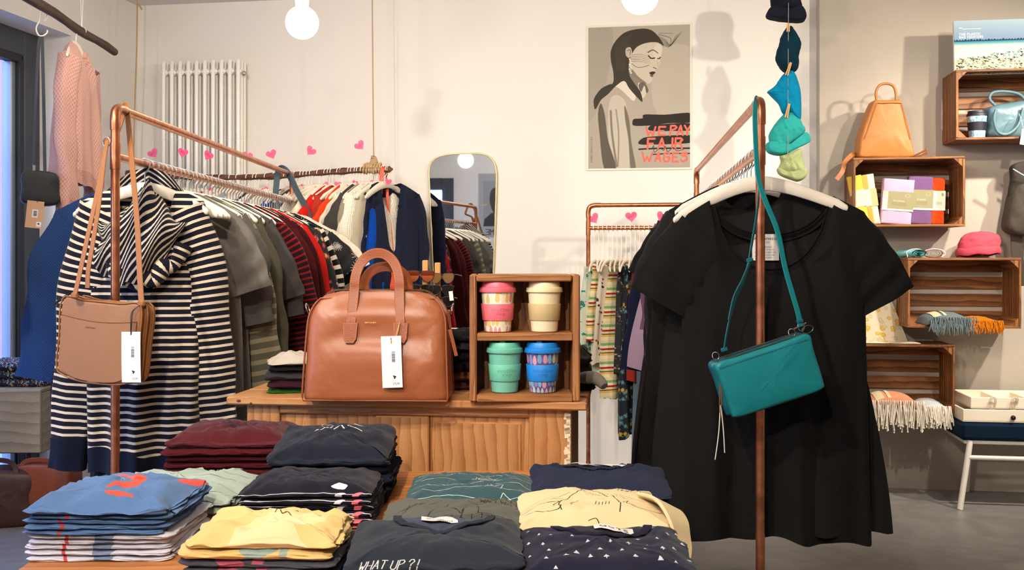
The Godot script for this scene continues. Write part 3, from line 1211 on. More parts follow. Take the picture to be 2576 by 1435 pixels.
# ---------------------------------------------------------------- the brown handbag on the chest
func build_handbag():
	var at := P(945, 1004, 2.50)
	at.y = CABTOP
	var b := CAB.basis * turned(4.0)
	var o := thing("handbag", "tan brown leather bowling handbag with two round handles standing on the chest", "handbag", at + Vector3(0, 0, -0.075), b)
	var m := leather(Color(0.60, 0.345, 0.205), 0.36)
	m.heightmap_scale = 0.02
	var HH := 0.276
	var wid := func(v: float) -> float:
		var w := 0.187 - 0.012 * v
		if v > 0.68:
			var k := (v - 0.68) / 0.32
			w -= 0.072 * (1.0 - sqrt(maxf(0.0, 1.0 - pow(k, 2.4))))
		if v < 0.05:
			w -= 0.008 * (1.0 - sqrt(maxf(0.0, 1 - pow(1.0 - v / 0.05, 2))))
		return w
	var dep := func(v: float) -> float: return lerpf(0.072, 0.030, pow(v, 1.7)) - (0.006 * (1.0 - sqrt(maxf(0.0, 1 - pow(1.0 - v / 0.05, 2)))) if v < 0.05 else 0.0)
	var shell := func(u, v):
		var a: float = u * TAU
		var ca := cos(a)
		var sa := sin(a)
		var e := 0.26
		var x: float = signf(ca) * pow(absf(ca), e) * wid.call(v)
		var z: float = signf(sa) * pow(absf(sa), e) * dep.call(v)
		var bul: float = sin(v * PI) * 0.012 * (1.0 - pow(absf(ca), 3.0))
		z += signf(sa) * bul
		# the soft dent across the front under the handles
		if sa > 0:
			var dx: float = x / 0.17
			z -= 0.009 * exp(-pow((v - 0.60 + 0.08 * dx * dx) / 0.11, 2)) * (1.0 - 0.6 * dx * dx)
			z += 0.004 * noise.get_noise_2d(x * 9.0, v * 2.5) + 0.006 * exp(-pow((v - 0.80) / 0.08, 2)) * cos(dx * 1.4)
		return Vector3(x, v * HH, z)
	var g := Geo.new()
	g.grid(96, 44, shell, 1, 1, true)
	g.grid(48, 6, func(u, v):
		var p: Vector3 = shell.call(u, 1.0)
		return Vector3(p.x * (1 - v), p.y + 0.004 * sin(v * PI / 2), p.z * (1 - v)), 1, 1, true)
	g.grid(48, 2, func(u, v):
		var p: Vector3 = shell.call(u, 0.0)
		return Vector3(p.x * (1 - v), p.y, p.z * (1 - v)), 1, 1, true)
	obj("body", g, m, o)
	# piping round the front and back faces
	var edge := leather(Color(0.55, 0.28, 0.14), 0.4)
	g = Geo.new()
	for s in [1.0, -1.0]:
		var path := []
		for side in [1.0, -1.0]:
			for k in 25:
				var v := k / 24.0 * 0.93 + 0.012
				if side < 0:
					v = 0.942 - k / 24.0 * 0.93
				path.append(Vector3(side * (wid.call(v) - 0.0015), v * HH, s * (dep.call(v) - 0.0015)))
		path.append(path[0])
		g.tube(path, 0.0026, 8, false)
	obj("piping", g, edge, o)
	# zip over the top and down the side
	g = Geo.new()
	for k in 86:
		var t := -0.97 + 1.94 * k / 85.0
		var x := t * 0.168
		var y := HH + 0.0045
		if absf(x) > 0.10:
			y = HH + 0.0045 - 0.052 * pow((absf(x) - 0.10) / 0.068, 2.6)
		g.box(Vector3(x, y, 0.0), Vector3(0.0026, 0.005, 0.012), Basis(), 0.0008)
	obj("zip", g, mat("zip_metal", Color(0.62, 0.52, 0.36), 0.3, 1.0), o)
	# handles
	var strap_m := leather(Color(0.56, 0.29, 0.15), 0.38)
	for s in [1.0, -1.0]:
		var zz := 0.040 if s > 0 else -0.036
		var pts := []
		var lean := 0.0 if s > 0 else 0.012
		var top := 0.165 if s > 0 else 0.130
		for k in 25:
			var a := PI * k / 24.0
			pts.append(Vector3(-cos(a) * 0.058 + lean, HH - 0.05 + 0.05 + pow(maxf(0.0, sin(a)), 0.75) * (top - 0.065), zz * (1.0 - 0.4 * sin(a))))
		pts.insert(0, Vector3(-0.062 + lean, HH * 0.76, s * 0.056))
		pts.append(Vector3(0.062 + lean, HH * 0.76, s * 0.056))
		pts.insert(0, Vector3(-0.063 + lean, HH * 0.70, s * 0.0585))
		pts.append(Vector3(0.063 + lean, HH * 0.70, s * 0.0585))
		g = Geo.new()
		var sm := smooth(pts, 3)
		# the strap turns its flat side outward at the foot and edgewise at the top
		g.strap(sm, 0.026, 0.005, Vector3(0, 0, 1), 0.026)
		var h := obj("handle", g, strap_m, o)
		g = Geo.new()
		for e in [-0.0105, 0.0105]:
			var p2 := []
			var fr := Geo.frames(sm, Vector3(0, 0, 1))
			for k in sm.size():
				p2.append(sm[k] + fr[k][0] * e)
			stitches(g, p2, Vector3(0, 0, s), 0.006, 0.004, 0.0028)
		obj("stitching", g, mat("thread_tan", Color(0.78, 0.52, 0.32), 0.8), h)
		if s > 0:
			for c in [-0.064, 0.064]:
				g = Geo.new()
				var poly := PackedVector2Array([Vector2(-0.019, 0.006), Vector2(0.019, 0.006), Vector2(0.0165, -0.034), Vector2(0.010, -0.046), Vector2(-0.010, -0.046), Vector2(-0.0165, -0.034)])
				g.xf = Transform3D(Basis(Vector3.RIGHT, -0.16), Vector3(c, HH * 0.70, 0.0605))
				g.extrude(poly, 0.004)
				var pa := obj("handle_patch", g, strap_m, o)
				g = Geo.new()
				g.xf = Transform3D(Basis(Vector3.RIGHT, -0.16), Vector3(c, HH * 0.70, 0.0605))
				var ring := []
				for q in poly:
					ring.append(Vector3(q.x * 0.86, q.y * 0.9 - 0.002, 0))
				ring.append(ring[0])
				stitches(g, ring, Vector3(0, 0, 1), 0.0046, 0.003, 0.0026)
				obj("stitching", g, mat("thread_tan", Color(0.78, 0.52, 0.32), 0.8), pa)
	# stamped maker's words
	text_mesh("MATT & NAT", 0.028, o, "stamp", Transform3D(Basis(Vector3.RIGHT, -0.06), Vector3(-0.012, HH * 0.725, 0.0645)), mat("stamp", Color(0.86, 0.66, 0.46), 0.4), true)
	# side tabs with rings
	for s in [-1.0, 1.0]:
		g = Geo.new()
		g.box(Vector3(s * 0.181, HH * 0.74, 0.0), Vector3(0.006, 0.05, 0.022), Basis(Vector3.BACK, s * 0.08), 0.002)
		obj("side_tab", g, strap_m, o)
		g = Geo.new()
		var ring := []
		for k in 17:
			ring.append(Vector3(s * 0.188 + s * 0.004 * cos(TAU * k / 16.0), HH * 0.84 + cos(TAU * k / 16.0) * 0.013, sin(TAU * k / 16.0) * 0.013))
		g.tube(ring, 0.0017, 6)
		obj("ring", g, mat("ring_metal", Color(0.75, 0.72, 0.66), 0.25, 1.0), o)
	g = Geo.new()
	g.strap([Vector3(0.188, HH * 0.66, 0.05), Vector3(0.196, HH * 0.55, 0.054), Vector3(0.205, HH * 0.42, 0.056)], 0.009, 0.003, Vector3(0.3, 0, 1))
	obj("zip_pull", g, strap_m, o)
	swing_tag("white price tag tied to the handle of the tan handbag", at + b * Vector3(0.043, HH * 0.375, 0.013), b * Basis(Vector3.BACK, 0.035), Vector2(0.0505, 0.129), "179,90", [at + b * Vector3(0.06, HH * 0.735, -0.008), at + b * Vector3(0.052, HH * 0.62, 0.0), at + b * Vector3(0.043, HH * 0.50, 0.010)], Color(0.76, 0.58, 0.30))

func text_mesh(s: String, width: float, parent: Node, called: String, xf: Transform3D, m: Material, bold := false, depth := 0.0004):
	var t := TextMesh.new()
	var f := SystemFont.new()
	f.font_names = PackedStringArray(["Droid Sans"])
	f.font_weight = 700 if bold else 400
	t.font = f
	t.text = s
	t.font_size = 32
	t.pixel_size = 0.01
	t.depth = 0.05
	var a := t.get_mesh_arrays()
	var v: PackedVector3Array = a[Mesh.ARRAY_VERTEX]
	var lo := 1e9
	var hi := -1e9
	for p in v:
		lo = minf(lo, p.x); hi = maxf(hi, p.x)
	var k := width / (hi - lo)
	for i in v.size():
		v[i] = xf * Vector3(v[i].x * k, v[i].y * k, v[i].z / 0.05 * depth)
	var nn: PackedVector3Array = a[Mesh.ARRAY_NORMAL]
	for i in nn.size():
		nn[i] = xf.basis * nn[i]
	var b := []
	b.resize(Mesh.ARRAY_MAX)
	b[Mesh.ARRAY_VERTEX] = v
	b[Mesh.ARRAY_NORMAL] = nn
	b[Mesh.ARRAY_INDEX] = a[Mesh.ARRAY_INDEX]
	var am := ArrayMesh.new()
	am.add_surface_from_arrays(Mesh.PRIMITIVE_TRIANGLES, b)
	return obj(called, am, m, parent)

# a card tag with bar code, mark and price; at: middle of the card; cord: points in the world
func swing_tag(label: String, at: Vector3, b: Basis, size: Vector2, price: String, cord: Array, cord_c: Color):
	var o := thing("price_tag", label, "price tag", at, b)
	var key := "tag_" + price
	if not tex.has(key):
		var p := Pic.new(256, 640, Color(0.95, 0.94, 0.92))
		p.dot(Vector2(128, 34), 9, Color(0.25, 0.2, 0.15))
		p.im.fill_rect(Rect2i(92, 168, 96, 186), Color(0.985, 0.98, 0.97))
		p.barcode(Rect2i(130, 190, 44, 140), 5 + price.length())
		for k in 3:
			p.im.fill_rect(Rect2i(104 + k * 8, 225, 3, 90), Color(0.6, 0.6, 0.6))
		p.im.fill_rect(Rect2i(92, 400, 100, 3), Color(0.78, 0.77, 0.75))
		for q in [Vector2(150, 498), Vector2(168, 505), Vector2(158, 520)]:
			p.dot(q, 10, Color(0.08, 0.08, 0.08))
		p.line([Vector2(152, 510), Vector2(162, 530)], 6, Color(0.08, 0.08, 0.08))
		p.im.fill_rect(Rect2i(80, 566, 110, 3), Color(0.8, 0.79, 0.77))
		p.text(price, Vector2(132, 580), 84, Color(0.12, 0.12, 0.12), false, true, -0.04, 1.25)
		tex[key] = p.done(128)
	var m := printed("tag_card_" + price, tex[key], 0.6)
	var g := Geo.new()
	var w := size.x / 2
	var h := size.y / 2
	g.grid(4, 8, func(u, v): return Vector3((u - 0.5) * size.x, (0.5 - v) * size.y, 0.0015 * sin(v * 3.0)), 1, 1)
	g.grid(4, 8, func(u, v): return Vector3((u - 0.5) * size.x, (0.5 - v) * size.y, 0.0015 * sin(v * 3.0) - 0.0008), 0.02, 0.02)
	obj("card", g, m, o)
	g = Geo.new()
	g.xf = Transform3D(b, at).affine_inverse()
	var pts := smooth(cord + [at + b * Vector3(0, h - 0.007, 0.001)], 5)
	g.tube(pts, 0.0011, 6)
	var p2 := []
	for k in pts.size():
		p2.append(pts[k] + b.x * 0.003 * sin(k * PI / (pts.size() - 1)))
	g.tube(p2, 0.0011, 6)
	obj("cord", g, mat("cord_" + cord_c.to_html(), cord_c, 0.5), o)

# ---------------------------------------------------------------- cups in the old drawer
func build_cup_box():
	var l := P(1181, 1012, 2.50)
	l.y = CABTOP
	var b := turned(1.0)
	var o := thing("wooden_box_shelf", "old wooden drawer stood on end as a small shelf for the cups", "shelf", l, b)
	var m := wood("old_box", Color(0.70, 0.47, 0.27), Color(0.44, 0.26, 0.12), 13.0, 0.6, 33)
	var W := 0.279
	var HH := 0.322
	var D := 0.135
	var T := 0.018
	plank("side_board", Vector3(T / 2, HH / 2, -D / 2), Vector3(T, HH, D), m, o, 0.004)
	plank("side_board", Vector3(W - T / 2, HH / 2, -D / 2), Vector3(T, HH, D), m, o, 0.004)
	plank("top_board", Vector3(W / 2 - 0.002, HH - T / 2, -D / 2), Vector3(W - 2 * T - 0.003, T, D), m, o, 0.003)
	plank("bottom_board", Vector3(W / 2, T * 0.55, -D / 2), Vector3(W - 2 * T - 0.001, T * 1.1, D), m, o, 0.003)
	plank("shelf_board", Vector3(W / 2, 0.164, -D / 2 - 0.002), Vector3(W - 2 * T - 0.001, 0.020, D - 0.008), m, o, 0.002)
	plank("back_board", Vector3(W / 2, HH / 2, -D + 0.004), Vector3(W - 2 * T, HH - 2 * T, 0.006), crate_wood(), o, 0.001)
	var pink := Color(0.93, 0.42, 0.47)
	var leaves_a := [Color(0.95, 0.75, 0.35), Color(0.62, 0.78, 0.42), Color(0.90, 0.50, 0.52), Color(0.93, 0.88, 0.72), Color(0.80, 0.68, 0.42)]
	var leaves_b := [Color(0.45, 0.66, 0.78), Color(0.88, 0.80, 0.62), Color(0.70, 0.80, 0.72), Color(0.86, 0.62, 0.66), Color(0.50, 0.56, 0.75)]
	var up := 0.174
	var low := T * 1.1
	cup("pink lidded reusable cup with a leaf pattern on the upper shelf", o, Vector3(0.071, up, -0.045), pink, Color(0.93, 0.90, 0.84), leaves_a, "pink", 0.0)
	cup("plain cream lidded reusable cup on the upper shelf", o, Vector3(0.191, up, -0.047), Color(0.93, 0.85, 0.66), Color(0.92, 0.85, 0.69), [], "cream", -20.0)
	cup("plain mint green lidded reusable cup on the lower shelf", o, Vector3(0.089, low, -0.047), Color(0.42, 0.74, 0.62), Color(0.45, 0.74, 0.64), [], "mint", 2.0)
	cup("blue lidded reusable cup with a purple leaf pattern on the lower shelf", o, Vector3(0.186, low, -0.043), Color(0.10, 0.50, 0.82), Color(0.36, 0.30, 0.50), leaves_b, "blue", 12.0)

func cup(label: String, shelf: Node3D, p: Vector3, c: Color, ground: Color, leaves: Array, key: String, turn: float):
	var t := thing("lidded_cup", label, "cup", shelf.transform * p, turned(180.0 - turn), "reusable cups in the box shelf")
	var skin := mat("cup_" + key, ground, 0.45)
	if leaves.size():
		var pic := Pic.new(1024, 384, ground)
		var rg := RandomNumberGenerator.new()
		rg.seed = 12
		for row in 5:
			for k in 19:
				var x := (k + 0.5 * (row % 2)) * 1024.0 / 19 + rg.randf_range(-4, 4)
				var y := 384 - row * 95.0 + rg.randf_range(-12, 12)
				var w := rg.randf_range(19, 25)
				var h := rg.randf_range(46, 62)
				var col: Color = leaves[rg.randi() % leaves.size()].lerp(ground, rg.randf_range(0.0, 0.25))
				for dx in [0.0, 1024.0, -1024.0]:
					var pts := []
					for j in 16:
						var a := TAU * j / 16.0
						pts.append(Vector2(x + dx + sin(a) * w * (1.0 - 0.25 * cos(a)), y - cos(a) * h * (1.0 if cos(a) > 0 else 0.75)))
					pic.poly(pts, col)
		skin.albedo_color = Color.WHITE
		skin.albedo_texture = pic.done(512)
		skin.uv1_scale = Vector3(1, -1.0 / 0.115, 1)
		skin.uv1_offset = Vector3(0, 1, 0)
	var g := Geo.new()
	g.lathe([Vector2(0, 0.001), Vector2(0.031, 0.001), Vector2(0.0335, 0.003), Vector2(0.0345, 0.012), Vector2(0.0425, 0.107), Vector2(0.0415, 0.107), Vector2(0.0, 0.106)], 40)
	obj("body", g, skin, t)
	var band := mat("band_" + key, c, 0.55)
	var pic2 := Pic.new(1024, 200, Color(1, 1, 1))
	pic2.text("ecoffee", Vector2(445, 48), 200, Color(0.80, 0.80, 0.80), true, true)
	pic2.text("cup", Vector2(500, 105), 96, Color(0.80, 0.80, 0.80), true, true)
	band.albedo_texture = pic2.done(512)
	band.uv1_scale = Vector3(1, -1.0 / 0.042, 1)
	band.uv1_offset = Vector3(0, 0.073 / 0.042, 0)
	g = Geo.new()
	g.lathe([Vector2(0.0365, 0.031), Vector2(0.0387, 0.031), Vector2(0.0392, 0.032), Vector2(0.0424, 0.072), Vector2(0.0418, 0.073), Vector2(0.0400, 0.073)], 40)
	obj("sleeve", g, band, t)
	var lidm := mat("lid_" + key, c, 0.42)
	g = Geo.new()
	g.lathe([Vector2(0.043, 0.102), Vector2(0.0468, 0.1025), Vector2(0.0475, 0.104), Vector2(0.0462, 0.113), Vector2(0.0445, 0.1145), Vector2(0.0412, 0.1155), Vector2(0.0402, 0.126), Vector2(0.0385, 0.1285), Vector2(0.036, 0.129), Vector2(0.033, 0.126), Vector2(0.0, 0.125)], 40)
	obj("lid", g, lidm, t)
	g = Geo.new()
	g.box(Vector3(0.004, 0.130, -0.020), Vector3(0.016, 0.008, 0.02), Basis(), 0.003)
	g.box(Vector3(0.0, 0.128, -0.004), Vector3(0.008, 0.004, 0.03), Basis(), 0.0015)
	obj("stopper", g, lidm, t)

# ---------------------------------------------------------------- the table in front
const TABLE := 0.570

func build_table():
	var b := turned(2.0)
	var o := thing("display_table", "low orange pine table with stacks of folded shirts in front of the chest", "table", Vector3(-0.25, 0, -1.9), b)
	var m := wood("table_wood", Color(0.82, 0.55, 0.30), Color(0.66, 0.40, 0.20), 10.0, 0.45, 12)
	for k in 7:
		var g := Geo.new()
		g.box(Vector3(-0.02, TABLE - 0.014, 0.60 - k * 0.168 - 0.08), Vector3(1.16, 0.028, 0.1665), Basis(), 0.004, off())
		obj("top_plank", g, m, o)
	for x in [-0.52, 0.48]:
		for z in [-0.50, 0.48]:
			plank("leg", Vector3(x, (TABLE - 0.028) / 2, z), Vector3(0.06, TABLE - 0.028, 0.06), m, o, 0.006)
	for z in [-0.50, 0.48]:
		plank("apron", Vector3(-0.02, TABLE - 0.075, z), Vector3(0.94, 0.09, 0.02), m, o)

# ---------------------------------------------------------------- mirror and radiator
func build_mirror():
	var c := on_wall(1165, 620, 0.02)
	var o := thing("wall_mirror", "tall rounded mirror with a thin pale gold rim tapering downward on the back wall", "mirror", R(c.x, c.y, 0.0), room_basis())
	var px := [Vector2(1080, 470), Vector2(1079, 425), Vector2(1092, 401), Vector2(1120, 390), Vector2(1165, 386.5), Vector2(1210, 387), Vector2(1235, 399), Vector2(1247, 425), Vector2(1248, 470), Vector2(1245, 570), Vector2(1240, 700), Vector2(1237, 790), Vector2(1228, 817), Vector2(1200, 826), Vector2(1165, 827), Vector2(1125, 826), Vector2(1103, 817), Vector2(1096, 790), Vector2(1090, 700), Vector2(1084, 570)]
	var out := []
	for q in px:
		var w := on_wall(q.x, q.y, 0.02)
		out.append(Vector2(w.x - c.x, w.y - c.y))
	var poly := blob2(out, 5)
	var g := Geo.new()
	g.xf = Transform3D(Basis(), Vector3(0, 0, 0.014))
	g.extrude(poly, 0.006)
	obj("mirror_glass", g, mat("silvering", Color(0.90, 0.93, 0.95), 0.015, 1.0), o)
	g = Geo.new()
	var ring := []
	for q in poly:
		ring.append(Vector3(q.x, q.y, 0.015))
	ring.append(ring[0])
	g.tube(ring, 0.0046, 8, false)
	obj("rim", g, mat("gilt", Color(0.86, 0.78, 0.58), 0.4, 0.6), o)
	g = Geo.new()
	g.xf = Transform3D(Basis(), Vector3(0, 0, 0.006))
	g.extrude(poly, 0.010)
	obj("backing", g, mat("backing", Color(0.7, 0.62, 0.5), 0.8), o)

func build_radiator():
	var tl := on_wall(415, 176, 0.10)
	var tr := on_wall(602, 169, 0.10)
	var o := thing("radiator", "tall white tubular column radiator high on the back wall", "radiator", R(tl.x, 0, 0.0), room_basis())
	var m := mat("enamel", Color(0.93, 0.92, 0.89), 0.25)
	var n := 10
	var step := (tr.x - tl.x) / (n - 1)
	var top := tl.y
	for k in n:
		var g := Geo.new()
		for j in 3:
			var x := k * step
			var z := 0.115 - j * 0.036
			g.tube(smooth([Vector3(x, 0.86, z), Vector3(x, 1.3, z), Vector3(x, top - 0.02, z), Vector3(x, top - 0.004, z - 0.004)], 2), 0.0115, 12)
		g.box(Vector3(k * step, top - 0.018, 0.08), Vector3(step * 0.98 if k < n - 1 else 0.03, 0.03, 0.085), Basis(), 0.010)
		g.box(Vector3(k * step, 0.87, 0.08), Vector3(step * 0.98, 0.03, 0.085), Basis(), 0.010)
		obj("section", g, m, o)
	var g2 := Geo.new()
	g2.xf = Transform3D(Basis(Vector3.BACK, -PI / 2), Vector3((n - 1) * step + 0.014, top - 0.028, 0.085))
	g2.lathe([Vector2(0, 0.014), Vector2(0.011, 0.014), Vector2(0.013, 0.010), Vector2(0.013, 0.0)], 12)
	obj("vent_plug", g2, mat("plug", Color(0.7, 0.68, 0.62), 0.3, 0.8), o)
	for k in [2, 7]:
		for y in [1.05, top - 0.25]:
			g2 = Geo.new()
			g2.box(Vector3(k * step, y, 0.02), Vector3(0.03, 0.03, 0.06), Basis(), 0.003)
			obj("bracket", g2, m, o)

# ---------------------------------------------------------------- crates on the grey wall
const CRATE_D := 0.235
const WALLB := 0.10

func crate(label: String, a: float, y: float, w := 0.487, h := 0.318) -> Node3D:
	var o := thing("wooden_crate", label, "crate", R(a, y, WALLB), room_basis(), "brown fruit crates fixed to the grey wall")
	var m := crate_wood()
	var t := 0.011
	var d := CRATE_D
	# back slats, with gaps through which the wall shows
	for k in 4:
		plank("slat", Vector3(w / 2, 0.038 + k * (h - 0.076) / 3.0, 0.006), Vector3(w - 0.02, 0.058, 0.009), m, o, 0.0015)
	# top and bottom, slats along the crate
	for yy in [t / 2, h - t / 2]:
		for k in 3:
			plank("slat", Vector3(w / 2, yy, 0.045 + k * 0.0745), Vector3(w, t, 0.067 if k < 2 else 0.070), m, o, 0.0015)
	# ends, three upright slats each
	for x in [t / 2, w - t / 2]:
		for k in 3:
			plank("slat", Vector3(x, h / 2, 0.045 + k * 0.0745), Vector3(t, h - 2 * t - 0.001, 0.068 if k < 2 else 0.072), m, o, 0.0015)
	# three-cornered posts in the four corners
	for sx in [0, 1]:
		for sy in [0, 1]:
			var g := Geo.new()
			var cx := t if sx == 0 else w - t
			var cy := t if sy == 0 else h - t
			var ex := 1.0 if sx == 0 else -1.0
			var ey := 1.0 if sy == 0 else -1.0
			g.xf = Transform3D(Basis(), Vector3(0, 0, d / 2 + 0.002))
			g.extrude(PackedVector2Array([Vector2(cx, cy), Vector2(cx + ex * 0.036, cy), Vector2(cx, cy + ey * 0.036)]), d - 0.02)
			obj("corner_post", g, m, o)
	return o

var CR := []

func build_crates():
	# lower corner of each crate's mouth, read off the plane of the mouths
	var bf := WALLB + CRATE_D
	var spots := [[2406, 352, "dark slatted crate highest on the grey wall with the blue handbag inside"], [2147, 571, "slatted crate with the packed textiles, under the mustard backpack"], [2284, 825, "slatted crate under the pink cap with fringed grey and mustard scarves"], [2122, 1040, "lowest slatted crate with white fringed scarves, half behind the black dress"]]
	for s in spots:
		var w := on_wall(s[0], s[1], bf)
		CR.append(crate(s[2], w.x, w.y))

func build_stool():
	var at := P(2417, 1110, 4.36)
	var o := thing("stool", "low stool with a dark blue cushion and splayed white metal legs", "stool", Vector3(at.x, 0, at.z), room_basis())
	var white := mat("white_metal", Color(0.90, 0.88, 0.84), 0.35)
	var y := at.y
	var w := 0.56
	var d := 0.34
	var g := Geo.new()
	g.box(Vector3(w / 2, y + 0.042, -d / 2), Vector3(w, 0.082, d), Basis(), 0.016)
	var navy := cloth(Color(0.06, 0.13, 0.21), "fleece")
	obj("cushion", g, navy, o)
	g = Geo.new()
	g.box(Vector3(w / 2, y - 0.006, -d / 2), Vector3(w - 0.04, 0.02, d - 0.04), Basis(), 0.003)
	obj("seat_frame", g, white, o)
	for l in [[0.045, -0.02, -0.008, 0.015], [w - 0.045, -0.02, w + 0.008, 0.015], [0.13, -d + 0.03, 0.125, -d - 0.01], [w - 0.10, -d + 0.03, w - 0.09, -d - 0.01]]:
		rod(Vector3(l[2], 0.0, l[3]), Vector3(l[0], y, l[1]), 0.0125, white, "leg", o)
	rod(Vector3(0.035, 0.225, -0.008), Vector3(w - 0.035, 0.225, -0.008), 0.010, white, "rung", o)
	rod(Vector3(0.128, 0.255, -d + 0.015), Vector3(w - 0.10, 0.255, -d + 0.015), 0.010, white, "rung", o)
	# trays of bangles
	var paint := mat("tray_paint", Color(0.92, 0.88, 0.80), 0.5)
	tray("white wooden drawer tray with a black knob lying on the blue stool", o, Vector3(0.012, y + 0.083, -0.29), 0.5, 0.055, 0.28, paint, true)
	tray("white divided wooden tray with bangles over its edge, on top of the drawer tray", o, Vector3(0.05, y + 0.139, -0.30), 0.5, 0.05, 0.27, paint, false)
	for k in 5:
		var p: Vector3 = o.transform * Vector3(0.135 + k * 0.006 + (0.075 if k > 1 else 0.0), y + 0.160, -0.022)
		var c := mat("bangle_%d" % (k % 2), [Color(0.85, 0.78, 0.66), Color(0.28, 0.17, 0.11)][1 if k > 1 else 0], 0.4, 0.3)
		g = Geo.new()
		var ring := []
		for j in 21:
			var a := TAU * j / 20.0
			ring.append(Vector3(cos(a) * 0.013, sin(a) * 0.034, sin(a * 2.0) * 0.002))
		g.tube(ring, 0.0016, 6)
		var br := obj("bangle", g, c)
		br.transform = Transform3D(o.basis * Basis(Vector3.UP, 0.25 + k * 0.12) * Basis(Vector3.RIGHT, 0.15), p)
		tag(br, ["thin pale bangle hooked over the front of the white tray", "thin dark brown bangle hooked over the front of the white tray"][1 if k > 1 else 0], "bangle", "bangles on the white tray")

func tray(label: String, s: Node3D, p: Vector3, w: float, h: float, d: float, m: Material, knob: bool):
	var t := thing("wooden_tray", label, "tray", s.transform * p, s.basis)
	plank("base", Vector3(w / 2, 0.004, d / 2), Vector3(w, 0.008, d), m, t, 0.001)
	plank("front_board", Vector3(w / 2, h / 2, d - 0.005), Vector3(w, h, 0.010), m, t, 0.002)
	plank("back_board", Vector3(w / 2, h / 2, 0.005), Vector3(w, h, 0.010), m, t, 0.002)
	plank("side_board", Vector3(0.005, h / 2, d / 2), Vector3(0.010, h, d - 0.02), m, t, 0.002)
	plank("side_board", Vector3(w - 0.005, h / 2, d / 2), Vector3(0.010, h, d - 0.02), m, t, 0.002)
	for k in (3 if not knob else 0):
		plank("divider", Vector3((k + 1) * w / 4.0, h / 2 - 0.003, d / 2), Vector3(0.006, h - 0.008, d - 0.02), m, t, 0.001)
	if knob:
		var g := Geo.new()
		g.ball(Vector3(0.205, h * 0.42, d + 0.008), Vector3(0.011, 0.011, 0.010), 14, 10)
		obj("knob", g, mat("black_knob", Color(0.05, 0.05, 0.06), 0.25), t)
# ---------------------------------------------------------------- folded shirts
const NTH := ["topmost", "second from top", "third from top", "fourth from top", "fifth from top", "sixth from top", "seventh from top", "eighth from top"]

